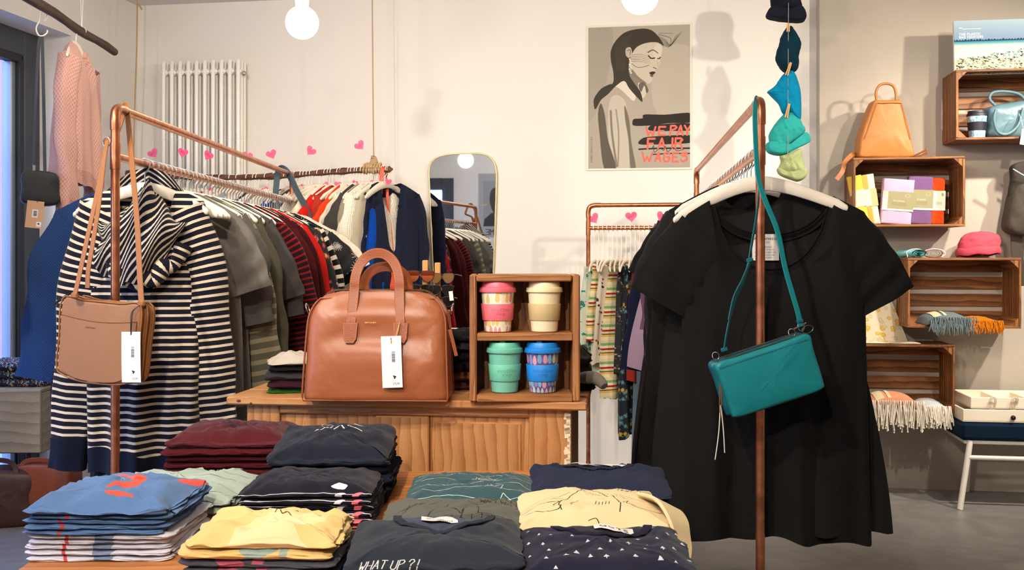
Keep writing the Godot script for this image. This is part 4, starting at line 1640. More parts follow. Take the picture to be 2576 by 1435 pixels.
# one folded shirt: a soft slab whose front is one round fold and whose sides show the layers; origin at the middle of its base
func folded(w: float, d: float, h: float, o: Dictionary) -> Array:
	var sd: float = o.get("seed", rnd(0, 90))
	var bulge: float = o.get("bulge", 0.004)
	var wrinkle: float = o.get("wrinkle", 0.003)
	var tilt: float = o.get("tilt", 0.0)
	var layers: int = o.get("layers", 3)
	var flayers: int = o.get("flayers", 1)
	var rc: float = o.get("rc", 0.022)
	var rag: float = o.get("rag", 0.005)
	var topy := func(x: float, z: float) -> float:
		var a := clampf(absf(2 * x / w), 0, 1)
		var b := clampf(absf(2 * z / d), 0, 1)
		var y := h + bulge * (1 - pow(a, 3)) * (1 - pow(b, 3)) - tilt * z / d
		y += 1.7 * wrinkle * (noise.get_noise_2d(x * 9.0 + sd, z * 7.0 - sd) + 0.7 * noise.get_noise_2d(x * 24.0 + z * 15.0 + sd, z * 8.0 - x * 6.0) + 0.35 * noise.get_noise_2d(x * 20.0 - z * 34.0 + sd, x * 8.0)) * (1.0 - 0.4 * maxf(a, b))
		return y - o.get("droop", 0.004) * pow(maxf(a, b), 6)
	# the outline, clockwise from the back
	var ring := []
	var hw := w / 2 - rc
	var hd := d / 2 - rc
	for c in [[1, 1, 0.0], [-1, 1, PI / 2], [-1, -1, PI], [1, -1, 1.5 * PI]]:
		for k in 6:
			var a: float = c[2] + PI / 2 * k / 5.0
			ring.append([Vector2(c[0] * hw + cos(a) * rc, c[1] * hd + sin(a) * rc), Vector2(cos(a), sin(a))])
	var fine := []
	var m := ring.size()
	for k in m:
		var p: Vector2 = ring[k][0]
		var q: Vector2 = ring[(k + 1) % m][0]
		var steps := maxi(1, int(p.distance_to(q) / 0.014))
		for s in steps:
			fine.append([p.lerp(q, float(s) / steps), (ring[k][1] as Vector2).lerp(ring[(k + 1) % m][1], float(s) / steps).normalized()])
	fine.append(fine[0])
	var n := fine.size() - 1
	var nj := 8 * maxi(layers, flayers)
	var nt := 9
	var g := Geo.new()
	var pic: float = o.get("pic_h", d + h)
	g.grid(n, nj + nt, func(u, v):
		var i := mini(int(u * n + 0.5), n)
		var p: Vector2 = fine[i][0]
		var q: Vector2 = fine[i][1]
		var j: float = v * (nj + nt)
		var side := smoothstep(0.35, 0.8, 1.0 - maxf(0.0, q.y))
		if j <= nj:
			var f: float = j / nj
			var inset := 0.0
			for e in [[flayers, 1.0 - side], [layers, side]]:
				var l: float = f * e[0]
				var t: float = l - floorf(l) if f < 1.0 else 1.0
				var r: float = minf(h / (2.0 * e[0]), 0.016)
				var li := floorf(minf(l, e[0] - 0.001))
				inset += e[1] * (r * (1.0 - sin(PI * t)) * (1.0 if e[0] == flayers else 0.9) + side * rag * (0.5 + noise.get_noise_2d(li * 3.7 + sd, u * 9.0)))
			inset += 0.0055 * noise.get_noise_2d(p.x * 14 + sd, p.y * 14 + f * 2.0)
			var pp := p - q * inset
			return Vector3(pp.x, f * topy.call(p.x, p.y) + 0.0022 * sin(f * PI) * noise.get_noise_2d(p.x * 18.0 + sd, p.y * 18.0), pp.y)
		var k: float = (j - nj) / nt
		var r0: float = minf(h / (2.0 * flayers), 0.016) * (1 - side) + minf(h / (2.0 * layers), 0.016) * side * 0.9
		var ee := p - q * (r0 + side * rag * (0.5 + noise.get_noise_2d((layers - 1) * 3.7 + sd, u * 9.0)) + 0.0055 * noise.get_noise_2d(p.x * 14 + sd, p.y * 14 + 2.0))
		ee *= 1.0 - k
		return Vector3(ee.x, lerpf(topy.call(p.x, p.y), topy.call(ee.x, ee.y), smoothstep(0.0, 0.18, k)), ee.y), 1, 1, true, func(p, _t):
			var v: float = p.z + d / 2
			if p.z > 0.3 * d:
				v += maxf(0.0, h - 0.006 - p.y) * smoothstep(d / 2 - 0.03, d / 2 - 0.008, p.z)
			return Vector2(p.x / w + 0.5, v / pic))
	return [g, topy]

var stack_n := 0

# a stack: list of runs [count, height each, label stem, material, options, top-only picture material]
func stack(px: float, dist: float, w: float, d: float, yaw: float, runs: Array, where: String, group: String) -> Array:
	var c := P(px, 650, dist)
	var y := 0.0
	for r in runs:
		y += r[0] * r[1] + (r[5] if r.size() > 5 else 0.0)
	var top := []
	for r in runs:
		for k in r[0]:
			var o: Dictionary = r[4].duplicate()
			var first: bool = k == 0 and r.size() > 5
			var h: float = r[1] + (r[5] if first else 0.0)
			if first:
				o.merge(r[6], true)
			y -= h
			var ww: float = w * rnd(0.975, 1.02)
			var dd: float = d * rnd(0.98, 1.01)
			var f := folded(ww, dd, h * 1.04, o)
			var m: Material = o.m
			var t := thing("folded_shirt", "%s, %s of the %s" % [r[2], NTH[k], where], o.get("cat", "shirt"), Vector3(c.x + rnd(-0.006, 0.006), TABLE + y, c.z - d / 2 + rnd(-0.005, 0.005)), turned(yaw + rnd(-1.6, 1.6)), group)
			obj("body", f[0], m, t)
			if k == 0:
				top.append([t, f[1], ww, dd, h])
	return top

func neck_on(s: Array, cx: float, z0: float, rx: float, rz: float, rib: Material, label_text: String, lab: Array):
	# a round neckline lying open on the folded front, its rib and its sewn-in label
	var t: Node3D = s[0]
	var f: Callable = s[1]
	var path := []
	for k in 21:
		var a := PI * k / 20.0
		var x := cx - cos(a) * rx
		var z := z0 + pow(maxf(0.0, sin(a)), 0.8) * rz
		path.append(Vector3(x, f.call(x, z) + 0.0022, z))
	var g := Geo.new()
	g.strap(path, 0.015, 0.003, Vector3.UP)
	obj("neck_rib", g, rib, t)
	if label_text:
		var x0: float = lab[0]
		var z1: float = lab[1]
		var lw: float = lab[2]
		var lh: float = lab[3]
		g = Geo.new()
		g.grid(6, 4, func(u, v):
			var x: float = x0 + (u - 0.5) * lw
			var z: float = z1 + (v - 0.5) * lh + 0.006 * (u - 0.5)
			return Vector3(x, f.call(x, z) + 0.003 + 0.002 * sin(u * 5.0), z))
		var key := "sewn_" + label_text
		if not tex.has(key):
			var p := Pic.new(256, 128, Color(0.90, 0.87, 0.84))
			p.text(label_text, Vector2(36, 46), 184, Color(0.28, 0.27, 0.28), true)
			p.line([Vector2(14, 12), Vector2(242, 12)], 2, Color(0.6, 0.58, 0.6))
			tex[key] = p.done()
		obj("sewn_label", g, printed("label_" + label_text, tex[key], 0.8), t)

func print_mat(key: String, p: Pic) -> StandardMaterial3D:
	var m := printed(key, p.done(p.w / 2), 0.92)
	m.rim_enabled = true
	m.rim = 0.2
	return m

func build_table_stacks():
	var G := "folded shirts in stacks on the low table"
	# --- maroon, with a dark half-moon print
	var maroon := Color(0.30, 0.085, 0.10)
	var p := Pic.new(1024, 1024, maroon)
	var dk := Color(0.19, 0.06, 0.075)
	p.poly(blob2([Vector2(330, 320), Vector2(400, 500), Vector2(560, 580), Vector2(720, 500), Vector2(840, 250), Vector2(740, 380), Vector2(600, 450), Vector2(440, 420), Vector2(420, 300), Vector2(360, 280)]), dk)
	for q in [Vector2(520, 260), Vector2(650, 240), Vector2(480, 350), Vector2(610, 350)]:
		p.curve([q, q + Vector2(30, 10), q + Vector2(26, 40), q + Vector2(-4, 44)], 12, dk)
	var mm := cloth(maroon, "fleece")
	stack(562, 2.27, 0.285, 0.235, 1.0, [[7, 0.0156, "maroon folded sweatshirt", mm, {"m": mm}, 0.010, {"m": print_mat("maroon_print", p), "bulge": 0.012, "droop": 0.012, "wrinkle": 0.008}]], "maroon stack", G)
	# --- navy with a cat's whiskers
	var navy := Color(0.095, 0.11, 0.16)
	p = Pic.new(1024, 1024, navy)
	var wh := Color(0.88, 0.86, 0.80)
	for s in [[330, 90, 470, 110, 520, 140], [320, 170, 430, 165, 510, 180], [300, 320, 420, 260, 520, 225]]:
		for e in [-1.0, 1.0]:
			p.curve([Vector2(540 + e * (635 - s[0]) * 0.6, s[1] + 120), Vector2(540 + e * (635 - s[2]) * 0.6, s[3] + 120), Vector2(540 + e * (635 - s[4]) * 0.6, s[5] + 120)], 11, wh)
	p.poly([Vector2(508, 260), Vector2(572, 260), Vector2(540, 305)], wh)
	p.curve([Vector2(540, 295), Vector2(530, 340), Vector2(494, 380)], 11, wh)
	p.curve([Vector2(540, 295), Vector2(550, 340), Vector2(582, 385)], 11, wh)
	var nm := cloth(navy, "fleece")
	stack(823, 2.13, 0.262, 0.245, 2.0, [[5, 0.0205, "navy folded sweatshirt", nm, {"m": nm, "layers": 3}, 0.022, {"m": print_mat("cat_print", p), "bulge": 0.010, "tilt": 0.03, "droop": 0.012, "layers": 3, "wrinkle": 0.007}]], "whisker print stack", G)
	# --- mint
	var mint := Color(0.62, 0.68, 0.62)
	p = Pic.new(1024, 1024, mint)
	var ink := Color(0.34, 0.40, 0.38)
	for k in 4:
		var pts := []
		for j in 9:
			pts.append(Vector2(j * 128, 260 + k * 170 + 50 * sin(j * 1.3 + k * 2.0)))
		p.curve(pts, 5, ink)
	p.curve([Vector2(430, 560), Vector2(445, 500), Vector2(460, 560), Vector2(410, 520), Vector2(480, 520), Vector2(430, 560)], 6, ink)
	p.poly([Vector2(560, 30), Vector2(760, 20), Vector2(640, 160)], Color(0.86, 0.78, 0.66))
	var tm := cloth(mint)
	var s3 := stack(398, 1.99, 0.31, 0.235, -3.0, [[3, 0.0160, "pale mint folded shirt", tm, {"m": tm, "layers": 2, "rag": 0.012}, 0.006, {"m": print_mat("mint_print", p), "bulge": 0.010, "droop": 0.010, "wrinkle": 0.010, "layers": 2}]], "mint stack", G)
	neck_on(s3[0], 0.05, -0.10, 0.05, 0.03, tm, "LOVE", [0.07, -0.092, 0.04, 0.02])
	# --- dark navy with birds on a wire
	var ink_navy := Color(0.095, 0.085, 0.135)
	p = Pic.new(1024, 1024, ink_navy)
	bird_print(p)
	var bm := cloth(ink_navy)
	var bp := print_mat("bird_print", p)
	stack(768, 1.93, 0.27, 0.21, 1.0, [[6, 0.0126, "dark navy folded bird print shirt", bm, {"m": bp, "bulge": 0.003, "layers": 2, "pic_h": 0.226}, 0.006, {"bulge": 0.008, "droop": 0.012, "wrinkle": 0.006, "pic_h": 0.232}]], "bird print stack", G)
	# --- blue with red, over white with red
	var blue := Color(0.345, 0.47, 0.64)
	p = Pic.new(1024, 1150, blue)
	var red := Color(0.88, 0.33, 0.26)
	p.poly(blob2([Vector2(420, 420), Vector2(560, 330), Vector2(660, 420), Vector2(640, 620), Vector2(540, 700), Vector2(470, 760), Vector2(520, 600), Vector2(400, 520)]), red)
	p.poly(blob2([Vector2(480, 520), Vector2(560, 500), Vector2(590, 560), Vector2(500, 590)]), blue)
	p.poly(blob2([Vector2(860, 360), Vector2(1000, 60), Vector2(1024, 90), Vector2(930, 330)]), red)
	p.poly(blob2([Vector2(520, 860), Vector2(640, 830), Vector2(720, 880), Vector2(560, 910)]), red)
	for k in 7:
		p.curve([Vector2(420 + k * 8, 380 + k * 26), Vector2(480, 360 + k * 30), Vector2(560 + k * 6, 420 + k * 24)], 4, Color(0.62, 0.62, 0.72))
	var bl := cloth(blue)
	var p2 := Pic.new(512, 512, blue)
	p2.curve([Vector2(112, 380), Vector2(124, 440), Vector2(150, 512)], 12, Color(0.72, 0.26, 0.25))
	var bl2 := print_mat("blue_edge", p2)
	var white := Color(0.86, 0.86, 0.90)
	p2 = Pic.new(512, 512, white)
	p2.curve([Vector2(118, 380), Vector2(126, 440), Vector2(158, 512)], 11, Color(0.82, 0.30, 0.28))
	p2.poly([Vector2(230, 440), Vector2(330, 430), Vector2(300, 512), Vector2(250, 512)], Color(0.52, 0.58, 0.70))
	var wm := print_mat("white_edge", p2)
	stack(240, 1.735, 0.262, 0.25, 0.0, [[5, 0.0082, "sky blue folded shirt", bl, {"m": bl2, "layers": 2, "rag": 0.010}, 0.013, {"m": print_mat("blue_print", p), "bulge": 0.010, "droop": 0.014, "wrinkle": 0.010, "layers": 3, "rag": 0.014}], [5, 0.0096, "white folded shirt", wm, {"m": wm, "layers": 2, "rag": 0.010}]], "corner stack", G)
	# --- yellow over grey
	var yel := Color(0.91, 0.785, 0.51)
	p = Pic.new(1024, 1024, yel)
	p.poly([Vector2(330, 700), Vector2(420, 440), Vector2(860, 300), Vector2(880, 560), Vector2(700, 760), Vector2(860, 1024), Vector2(300, 1024)], Color(0.94, 0.85, 0.64))
	var br := Color(0.42, 0.30, 0.14)
	p.curve([Vector2(600, 330), Vector2(620, 360), Vector2(640, 325), Vector2(660, 360), Vector2(700, 330), Vector2(760, 350), Vector2(820, 320)], 8, br)
	p.curve([Vector2(520, 480), Vector2(540, 450), Vector2(570, 490), Vector2(600, 460), Vector2(640, 480)], 8, br)
	p.curve([Vector2(440, 640), Vector2(450, 680), Vector2(480, 630), Vector2(460, 730), Vector2(510, 660), Vector2(540, 680)], 8, br)
	var p3 := Pic.new(512, 512, yel)
	p3.poly(blob2([Vector2(210, 420), Vector2(280, 400), Vector2(330, 440), Vector2(270, 490), Vector2(215, 470)]), Color(0.62, 0.70, 0.66))
	p3.poly([Vector2(340, 380), Vector2(375, 380), Vector2(360, 480), Vector2(335, 480)], Color(0.62, 0.70, 0.66))
	var yb := print_mat("yellow_edge", p3)
	var gr := Color(0.32, 0.325, 0.36)
	p3 = Pic.new(512, 512, gr)
	p3.poly(blob2([Vector2(120, 430), Vector2(180, 440), Vector2(220, 480), Vector2(150, 490)]), Color(0.76, 0.38, 0.46))
	p3.poly([Vector2(245, 420), Vector2(285, 415), Vector2(280, 480), Vector2(245, 480)], Color(0.76, 0.38, 0.46))
	var gm := print_mat("grey_edge", p3)
	stack(650, 1.60, 0.262, 0.195, -2.0, [[2, 0.0175, "yellow folded shirt", yb, {"m": yb, "layers": 2, "wrinkle": 0.006, "rag": 0.012}, 0.004, {"m": print_mat("yellow_print", p), "bulge": 0.008, "droop": 0.008, "wrinkle": 0.013, "rag": 0.014}], [3, 0.0140, "grey folded shirt", gm, {"m": gm, "layers": 2, "wrinkle": 0.006}]], "yellow and grey stack", G)
	# --- charcoal WHAT UP over petrol
	var chc := Color(0.165, 0.19, 0.225)
	p = Pic.new(1024, 1024, chc)
	p.poly(blob2([Vector2(262, 0), Vector2(830, 0), Vector2(846, 120), Vector2(770, 330), Vector2(650, 445), Vector2(550, 470), Vector2(440, 430), Vector2(330, 300), Vector2(264, 120)]), Color(0.235, 0.265, 0.33))
	p.hand("WHAT", Vector2(88, 860), 84, 7, Color(0.84, 0.83, 0.82), 0.82, 0.02, 0.16, 0.56)
	p.hand("UP", Vector2(262, 866), 84, 7, Color(0.84, 0.83, 0.82), 0.84, 0.02, 0.16, 0.56)
	p.hand("?!", Vector2(356, 870), 84, 7, Color(0.84, 0.83, 0.82), 0.82, 0.02, 0.16, 0.56)
	var cm := cloth(chc)
	var pet := cloth(Color(0.075, 0.22, 0.30))
	var s7 := stack(1075, 1.49, 0.285, 0.262, 2.0, [[1, 0.027, "charcoal folded T-shirt lettered WHAT UP", cm, {"m": cm}, 0.002, {"m": print_mat("what_up", p), "bulge": 0.006, "droop": 0.012, "wrinkle": 0.006, "layers": 2}], [4, 0.0125, "petrol blue folded shirt", pet, {"m": pet, "layers": 2, "wrinkle": 0.006}]], "charcoal stack", G)
	neck_on(s7[0], 0.012, -0.122, 0.082, 0.118, cm, "ARMEDANGELS", [0.004, -0.058, 0.062, 0.040])
	# --- dark blue with white triangles
	var tri_c := Color(0.115, 0.115, 0.19)
	p = Pic.new(1024, 1024, tri_c)
	p.poly(blob2([Vector2(240, 0), Vector2(810, 0), Vector2(816, 110), Vector2(740, 300), Vector2(630, 390), Vector2(530, 410), Vector2(420, 370), Vector2(300, 260), Vector2(244, 100)]), Color(0.10, 0.09, 0.12))
	var rg := RandomNumberGenerator.new()
	rg.seed = 31
	for row in 7:
		for k in 8:
			var q := Vector2(80 + k * 128 + 64 * (row % 2) + rg.randf_range(-24, 24), 130 + row * 130 + rg.randf_range(-30, 30))
			if q.y < 440 - absf(q.x - 530) * 0.6 and q.x > 230 and q.x < 830:
				continue
			var z := rg.randf_range(16, 30)
			p.poly([q + Vector2(0, -z), q + Vector2(z * 0.62, z * 0.6), q + Vector2(-z * 0.62, z * 0.6)], Color(0.80, 0.80, 0.82))
			if rg.randf() > 0.5:
				p.line([q, q + Vector2(0, z * 1.1)], 6, Color(0.80, 0.80, 0.82))
	var trm := print_mat("triangle_print", p)
	var s8 := stack(1530, 1.475, 0.275, 0.262, -2.0, [[5, 0.0120, "dark blue folded shirt with white triangles", trm, {"m": trm, "layers": 2, "rag": 0.010}, 0.008, {"bulge": 0.006, "droop": 0.012, "wrinkle": 0.005}]], "triangle print stack", G)
	neck_on(s8[0], 0.005, -0.122, 0.080, 0.104, cloth(Color(0.10, 0.10, 0.17)), "GOTS", [0.022, -0.060, 0.066, 0.034])
	# --- grey green with the guitar
	var og := Color(0.345, 0.355, 0.315)
	p = Pic.new(1024, 1024, og)
	guitar_print(p)
	var gg := cloth(og)
	stack(1131, 1.725, 0.265, 0.25, 1.0, [[3, 0.0175, "grey green folded shirt", gg, {"m": gg, "layers": 2, "rag": 0.010}, 0.006, {"m": print_mat("guitar_print", p), "bulge": 0.006, "droop": 0.014, "wrinkle": 0.005}]], "guitar print stack", G)
	# --- teal with whales
	var te := Color(0.20, 0.315, 0.335)
	p = Pic.new(1024, 1024, te)
	var li := Color(0.80, 0.82, 0.78)
	for k in 6:
		var pts := []
		for j in 10:
			pts.append(Vector2(40 + j * 105, 130 + k * 150 + 38 * sin(j * 0.9 + k * 1.7)))
		p.curve(pts, 6, li)
	p.curve([Vector2(360, 110), Vector2(420, 30), Vector2(430, 110), Vector2(520, 60), Vector2(560, 150)], 6, li)
	p.curve([Vector2(540, 470), Vector2(560, 400), Vector2(640, 380), Vector2(700, 440), Vector2(650, 480), Vector2(560, 450), Vector2(720, 400)], 6, li)
	p.curve([Vector2(620, 720), Vector2(650, 640), Vector2(690, 700), Vector2(760, 640), Vector2(740, 760)], 6, li)
	p.curve([Vector2(740, 900), Vector2(760, 830), Vector2(800, 880), Vector2(840, 950)], 6, li)
	var tl := cloth(te)
	stack(1178, 1.985, 0.272, 0.25, 0.0, [[3, 0.0160, "slate teal folded shirt", tl, {"m": tl, "layers": 2}, 0.006, {"m": print_mat("wave_print", p), "bulge": 0.004, "droop": 0.012, "wrinkle": 0.005}]], "wave print stack", G)
	# --- navy knit
	var kn := cloth(Color(0.155, 0.175, 0.255), "knit")
	var s11 := stack(1512, 2.05, 0.30, 0.24, -3.0, [[3, 0.0165, "dark blue knitted folded jumper", kn, {"m": kn, "layers": 2, "cat": "jumper"}, 0.005, {"bulge": 0.004, "droop": 0.010, "tilt": 0.012, "wrinkle": 0.006}]], "knitted stack", G)
	neck_on(s11[0], -0.01, -0.09, 0.085, 0.05, cloth(Color(0.14, 0.155, 0.23), "rib"), "SOFT", [0.0, -0.068, 0.13, 0.024])
	# --- cream with crossed arms
	var cr := Color(0.885, 0.80, 0.615)
	p = Pic.new(1024, 1024, cr)
	arms_print(p)
	var crm := cloth(cr)
	var s12 := stack(1502, 1.765, 0.285, 0.26, -1.0, [[3, 0.0195, "cream folded shirt", crm, {"m": crm, "layers": 2, "rag": 0.012, "wrinkle": 0.006}, 0.004, {"m": print_mat("arms_print", p), "bulge": 0.010, "droop": 0.012, "wrinkle": 0.005}]], "crossed arms stack", G)
	# its sleeve falls over the side
	var t: Node3D = s12[0][0]
	var g := Geo.new()
	g.strap(smooth([Vector3(0.120, 0.022, -0.02), Vector3(0.142, 0.026, 0.03), Vector3(0.154, 0.010, 0.075), Vector3(0.158, -0.022, 0.10), Vector3(0.154, -0.045, 0.118)], 5), 0.075, 0.007, Vector3(0.55, 0.8, 0.2), 0.04)
	obj("sleeve", g, crm, t)

func bird_print(p: Pic):
	var wh := Color(0.86, 0.84, 0.86)
	var pk := Color(0.90, 0.47, 0.52)
	var pts := []
	for j in 12:
		pts.append(Vector2(-40 + j * 100, 925 + 8 * sin(j * 0.9)))
	p.curve(pts, 11, wh)
	for e in [[770, wh], [900, pk]]:
		var x: float = e[0]
		p.poly(blob2([Vector2(x - 38, 985), Vector2(x - 22, 925), Vector2(x + 20, 905), Vector2(x + 46, 922), Vector2(x + 20, 950), Vector2(x, 985)]), e[1])
		p.poly([Vector2(x - 36, 975), Vector2(x - 2, 978), Vector2(x - 14, 1024), Vector2(x - 26, 1000), Vector2(x - 44, 1022)], e[1])
	p.poly(blob2([Vector2(700, 820), Vector2(770, 790), Vector2(820, 810), Vector2(790, 860), Vector2(720, 850)]), wh)

func guitar_print(p: Pic):
	var k := Color(0.10, 0.095, 0.085)
	# the neck with strings and frets
	var a := []
	var b := []
	for j in 12:
		var x := 250.0 + j * 68
		var y := 800.0 - 150.0 * sin(clampf((j - 1) / 9.0, 0, 1) * PI * 0.75)
		a.append(Vector2(x, y))
		b.append(Vector2(x, y + 95 - j * 2))
	for s in 6:
		var q := []
		for j in 12:
			q.append(a[j].lerp(b[j], s / 5.0))
		p.curve(q, 5, k)
	for j in range(1, 12):
		p.line([a[j], b[j]], 7, k)
	for s in 4:
		p.dot(Vector2(985, 690 + s * 34), 8, k)
	# the body and the arms of the player, lines only
	p.curve([Vector2(480, 330), Vector2(420, 520), Vector2(330, 800), Vector2(300, 1000)], 8, k)
	p.curve([Vector2(0, 560), Vector2(150, 500), Vector2(330, 330), Vector2(420, 230)], 6, k)
	p.curve([Vector2(60, 700), Vector2(150, 620), Vector2(210, 420)], 6, k)
	p.curve([Vector2(470, 480), Vector2(540, 500), Vector2(580, 620), Vector2(600, 480), Vector2(680, 380), Vector2(700, 480), Vector2(700, 640)], 8, k)
	p.curve([Vector2(600, 480), Vector2(585, 700), Vector2(590, 1000)], 7, k)
	p.curve([Vector2(640, 180), Vector2(720, 130), Vector2(800, 160), Vector2(880, 110)], 22, k, 8)
	p.curve([Vector2(640, 180), Vector2(620, 270), Vector2(690, 320)], 6, k)
	p.curve([Vector2(700, 900), Vector2(690, 1000)], 6, k)
	p.hand("BOOM CHICKA", Vector2(640 + 60, 90), 62, 7, k, 0.62, 0.03)
	p.hand("WAH WAH !!!", Vector2(700, 190), 62, 7, k, 0.62, 0.03)

func arms_print(p: Pic):
	var k := Color(0.16, 0.13, 0.10)
	var soft := Color(0.45, 0.38, 0.28)
	p.curve([Vector2(380, 30), Vector2(470, 200), Vector2(380, 420), Vector2(290, 600), Vector2(300, 760)], 7, k)
	p.curve([Vector2(590, 20), Vector2(540, 180), Vector2(640, 420), Vector2(700, 600), Vector2(680, 800)], 7, k)
	p.curve([Vector2(470, 60), Vector2(500, 30), Vector2(540, 60), Vector2(510, 110), Vector2(470, 60)], 6, k)
	for q in [[470, 180, 500, 300, 590, 420], [420, 520, 380, 560, 360, 640]]:
		for j in 9:
			var u := Vector2(q[0], q[1]).lerp(Vector2(q[2], q[3]), j / 9.0).lerp(Vector2(q[2], q[3]).lerp(Vector2(q[4], q[5]), j / 9.0), j / 9.0)
			p.line([u, u + Vector2(8, 14)], 6, k)
	# sleeves rolled at the elbows
	p.curve([Vector2(40, 640), Vector2(160, 600), Vector2(290, 560), Vector2(250, 640), Vector2(300, 680), Vector2(260, 760), Vector2(120, 740), Vector2(60, 690)], 7, k)
	p.curve([Vector2(700, 620), Vector2(760, 560), Vector2(740, 650), Vector2(800, 720), Vector2(920, 700), Vector2(980, 620)], 7, k)
	p.curve([Vector2(0, 560), Vector2(160, 500), Vector2(300, 430), Vector2(380, 330)], 4, soft)
	p.curve([Vector2(20, 590), Vector2(200, 540), Vector2(320, 480)], 4, soft)
	p.curve([Vector2(640, 340), Vector2(760, 440), Vector2(1000, 560)], 4, soft)
	p.curve([Vector2(660, 400), Vector2(800, 500), Vector2(1010, 600)], 4, soft)
	for j in 5:
		p.line([Vector2(540 + j * 22, 600 + j * 6), Vector2(530 + j * 22, 660 + j * 6)], 5, k)
	p.curve([Vector2(470, 880), Vector2(520, 860), Vector2(540, 920)], 6, k)
	p.hand("GO WITH", Vector2(700, 90), 50, 7, k, 0.95, 0.22)
	p.hand("THE FLOW!", Vector2(720, 180), 50, 7, k, 0.85, 0.22)
# ---------------------------------------------------------------- clothes on the racks
func hanger_white() -> StandardMaterial3D:
	return mat("hanger_white", Color(0.90, 0.86, 0.79), 0.45)

func wire_grey() -> StandardMaterial3D:
	return mat("wire_grey", Color(0.72, 0.74, 0.74), 0.3, 0.7)

func wire_white() -> StandardMaterial3D:
	return mat("wire_white", Color(0.93, 0.91, 0.87), 0.4)

func flower_mat(key: String, ground: Color, cols: Array, n: int, size: float, leaf: Color) -> StandardMaterial3D:
	if mats.has(key):
		return mats[key]
	var p := Pic.new(256, 256, ground)
	var rg := RandomNumberGenerator.new()
	rg.seed = hash(key) % 1000
	for k in n:
		var c := Vector2(rg.randf() * 256, rg.randf() * 256)
		for j in 3:
			var q := c + Vector2(rg.randf_range(-18, 18), rg.randf_range(-18, 18))
			p.line([q, q + Vector2(rg.randf_range(-8, 8), rg.randf_range(-8, 8))], 4, leaf)
		var col: Color = cols[rg.randi() % cols.size()]
		for dx in [0, 256, -256]:
			for j in 5:
				var a := TAU * j / 5.0 + k
				p.dot(c + Vector2(cos(a), sin(a)) * size * 0.6 + Vector2(dx, 0), size * 0.5, col)
			p.dot(c + Vector2(dx, 0), size * 0.35, col.lightened(0.3))
	var m := mat(key, Color.WHITE, 0.9)
	m.albedo_texture = p.done()
	m.uv1_scale = Vector3(5, 5, 1)
	return m

var proto_h := {}

# hangs one more hanger at a place on a bar (copies of one hanger for each make)
func hang(make: String, at: Vector3, b: Basis, label: String, group: String) -> Node3D:
	if not proto_h.has(make):
		var o: Node3D
		match make:
			"wood": o = make_hanger(label, group, wire_grey(), hanger_white(), 0.0115, 0.40)
			"wood_white": o = make_hanger(label, group, wire_white(), hanger_white(), 0.0145, 0.41)
			_: o = make_hanger(label, group, wire_white(), hanger_white(), 0.010, 0.25, Vector3.ZERO, Basis(), 0.085, 0.6)
		proto_h[make] = o
		o.transform = Transform3D(b, at)
		return o
	var c := dup(proto_h[make], label, group)
	c.transform = Transform3D(b, at)
	return c

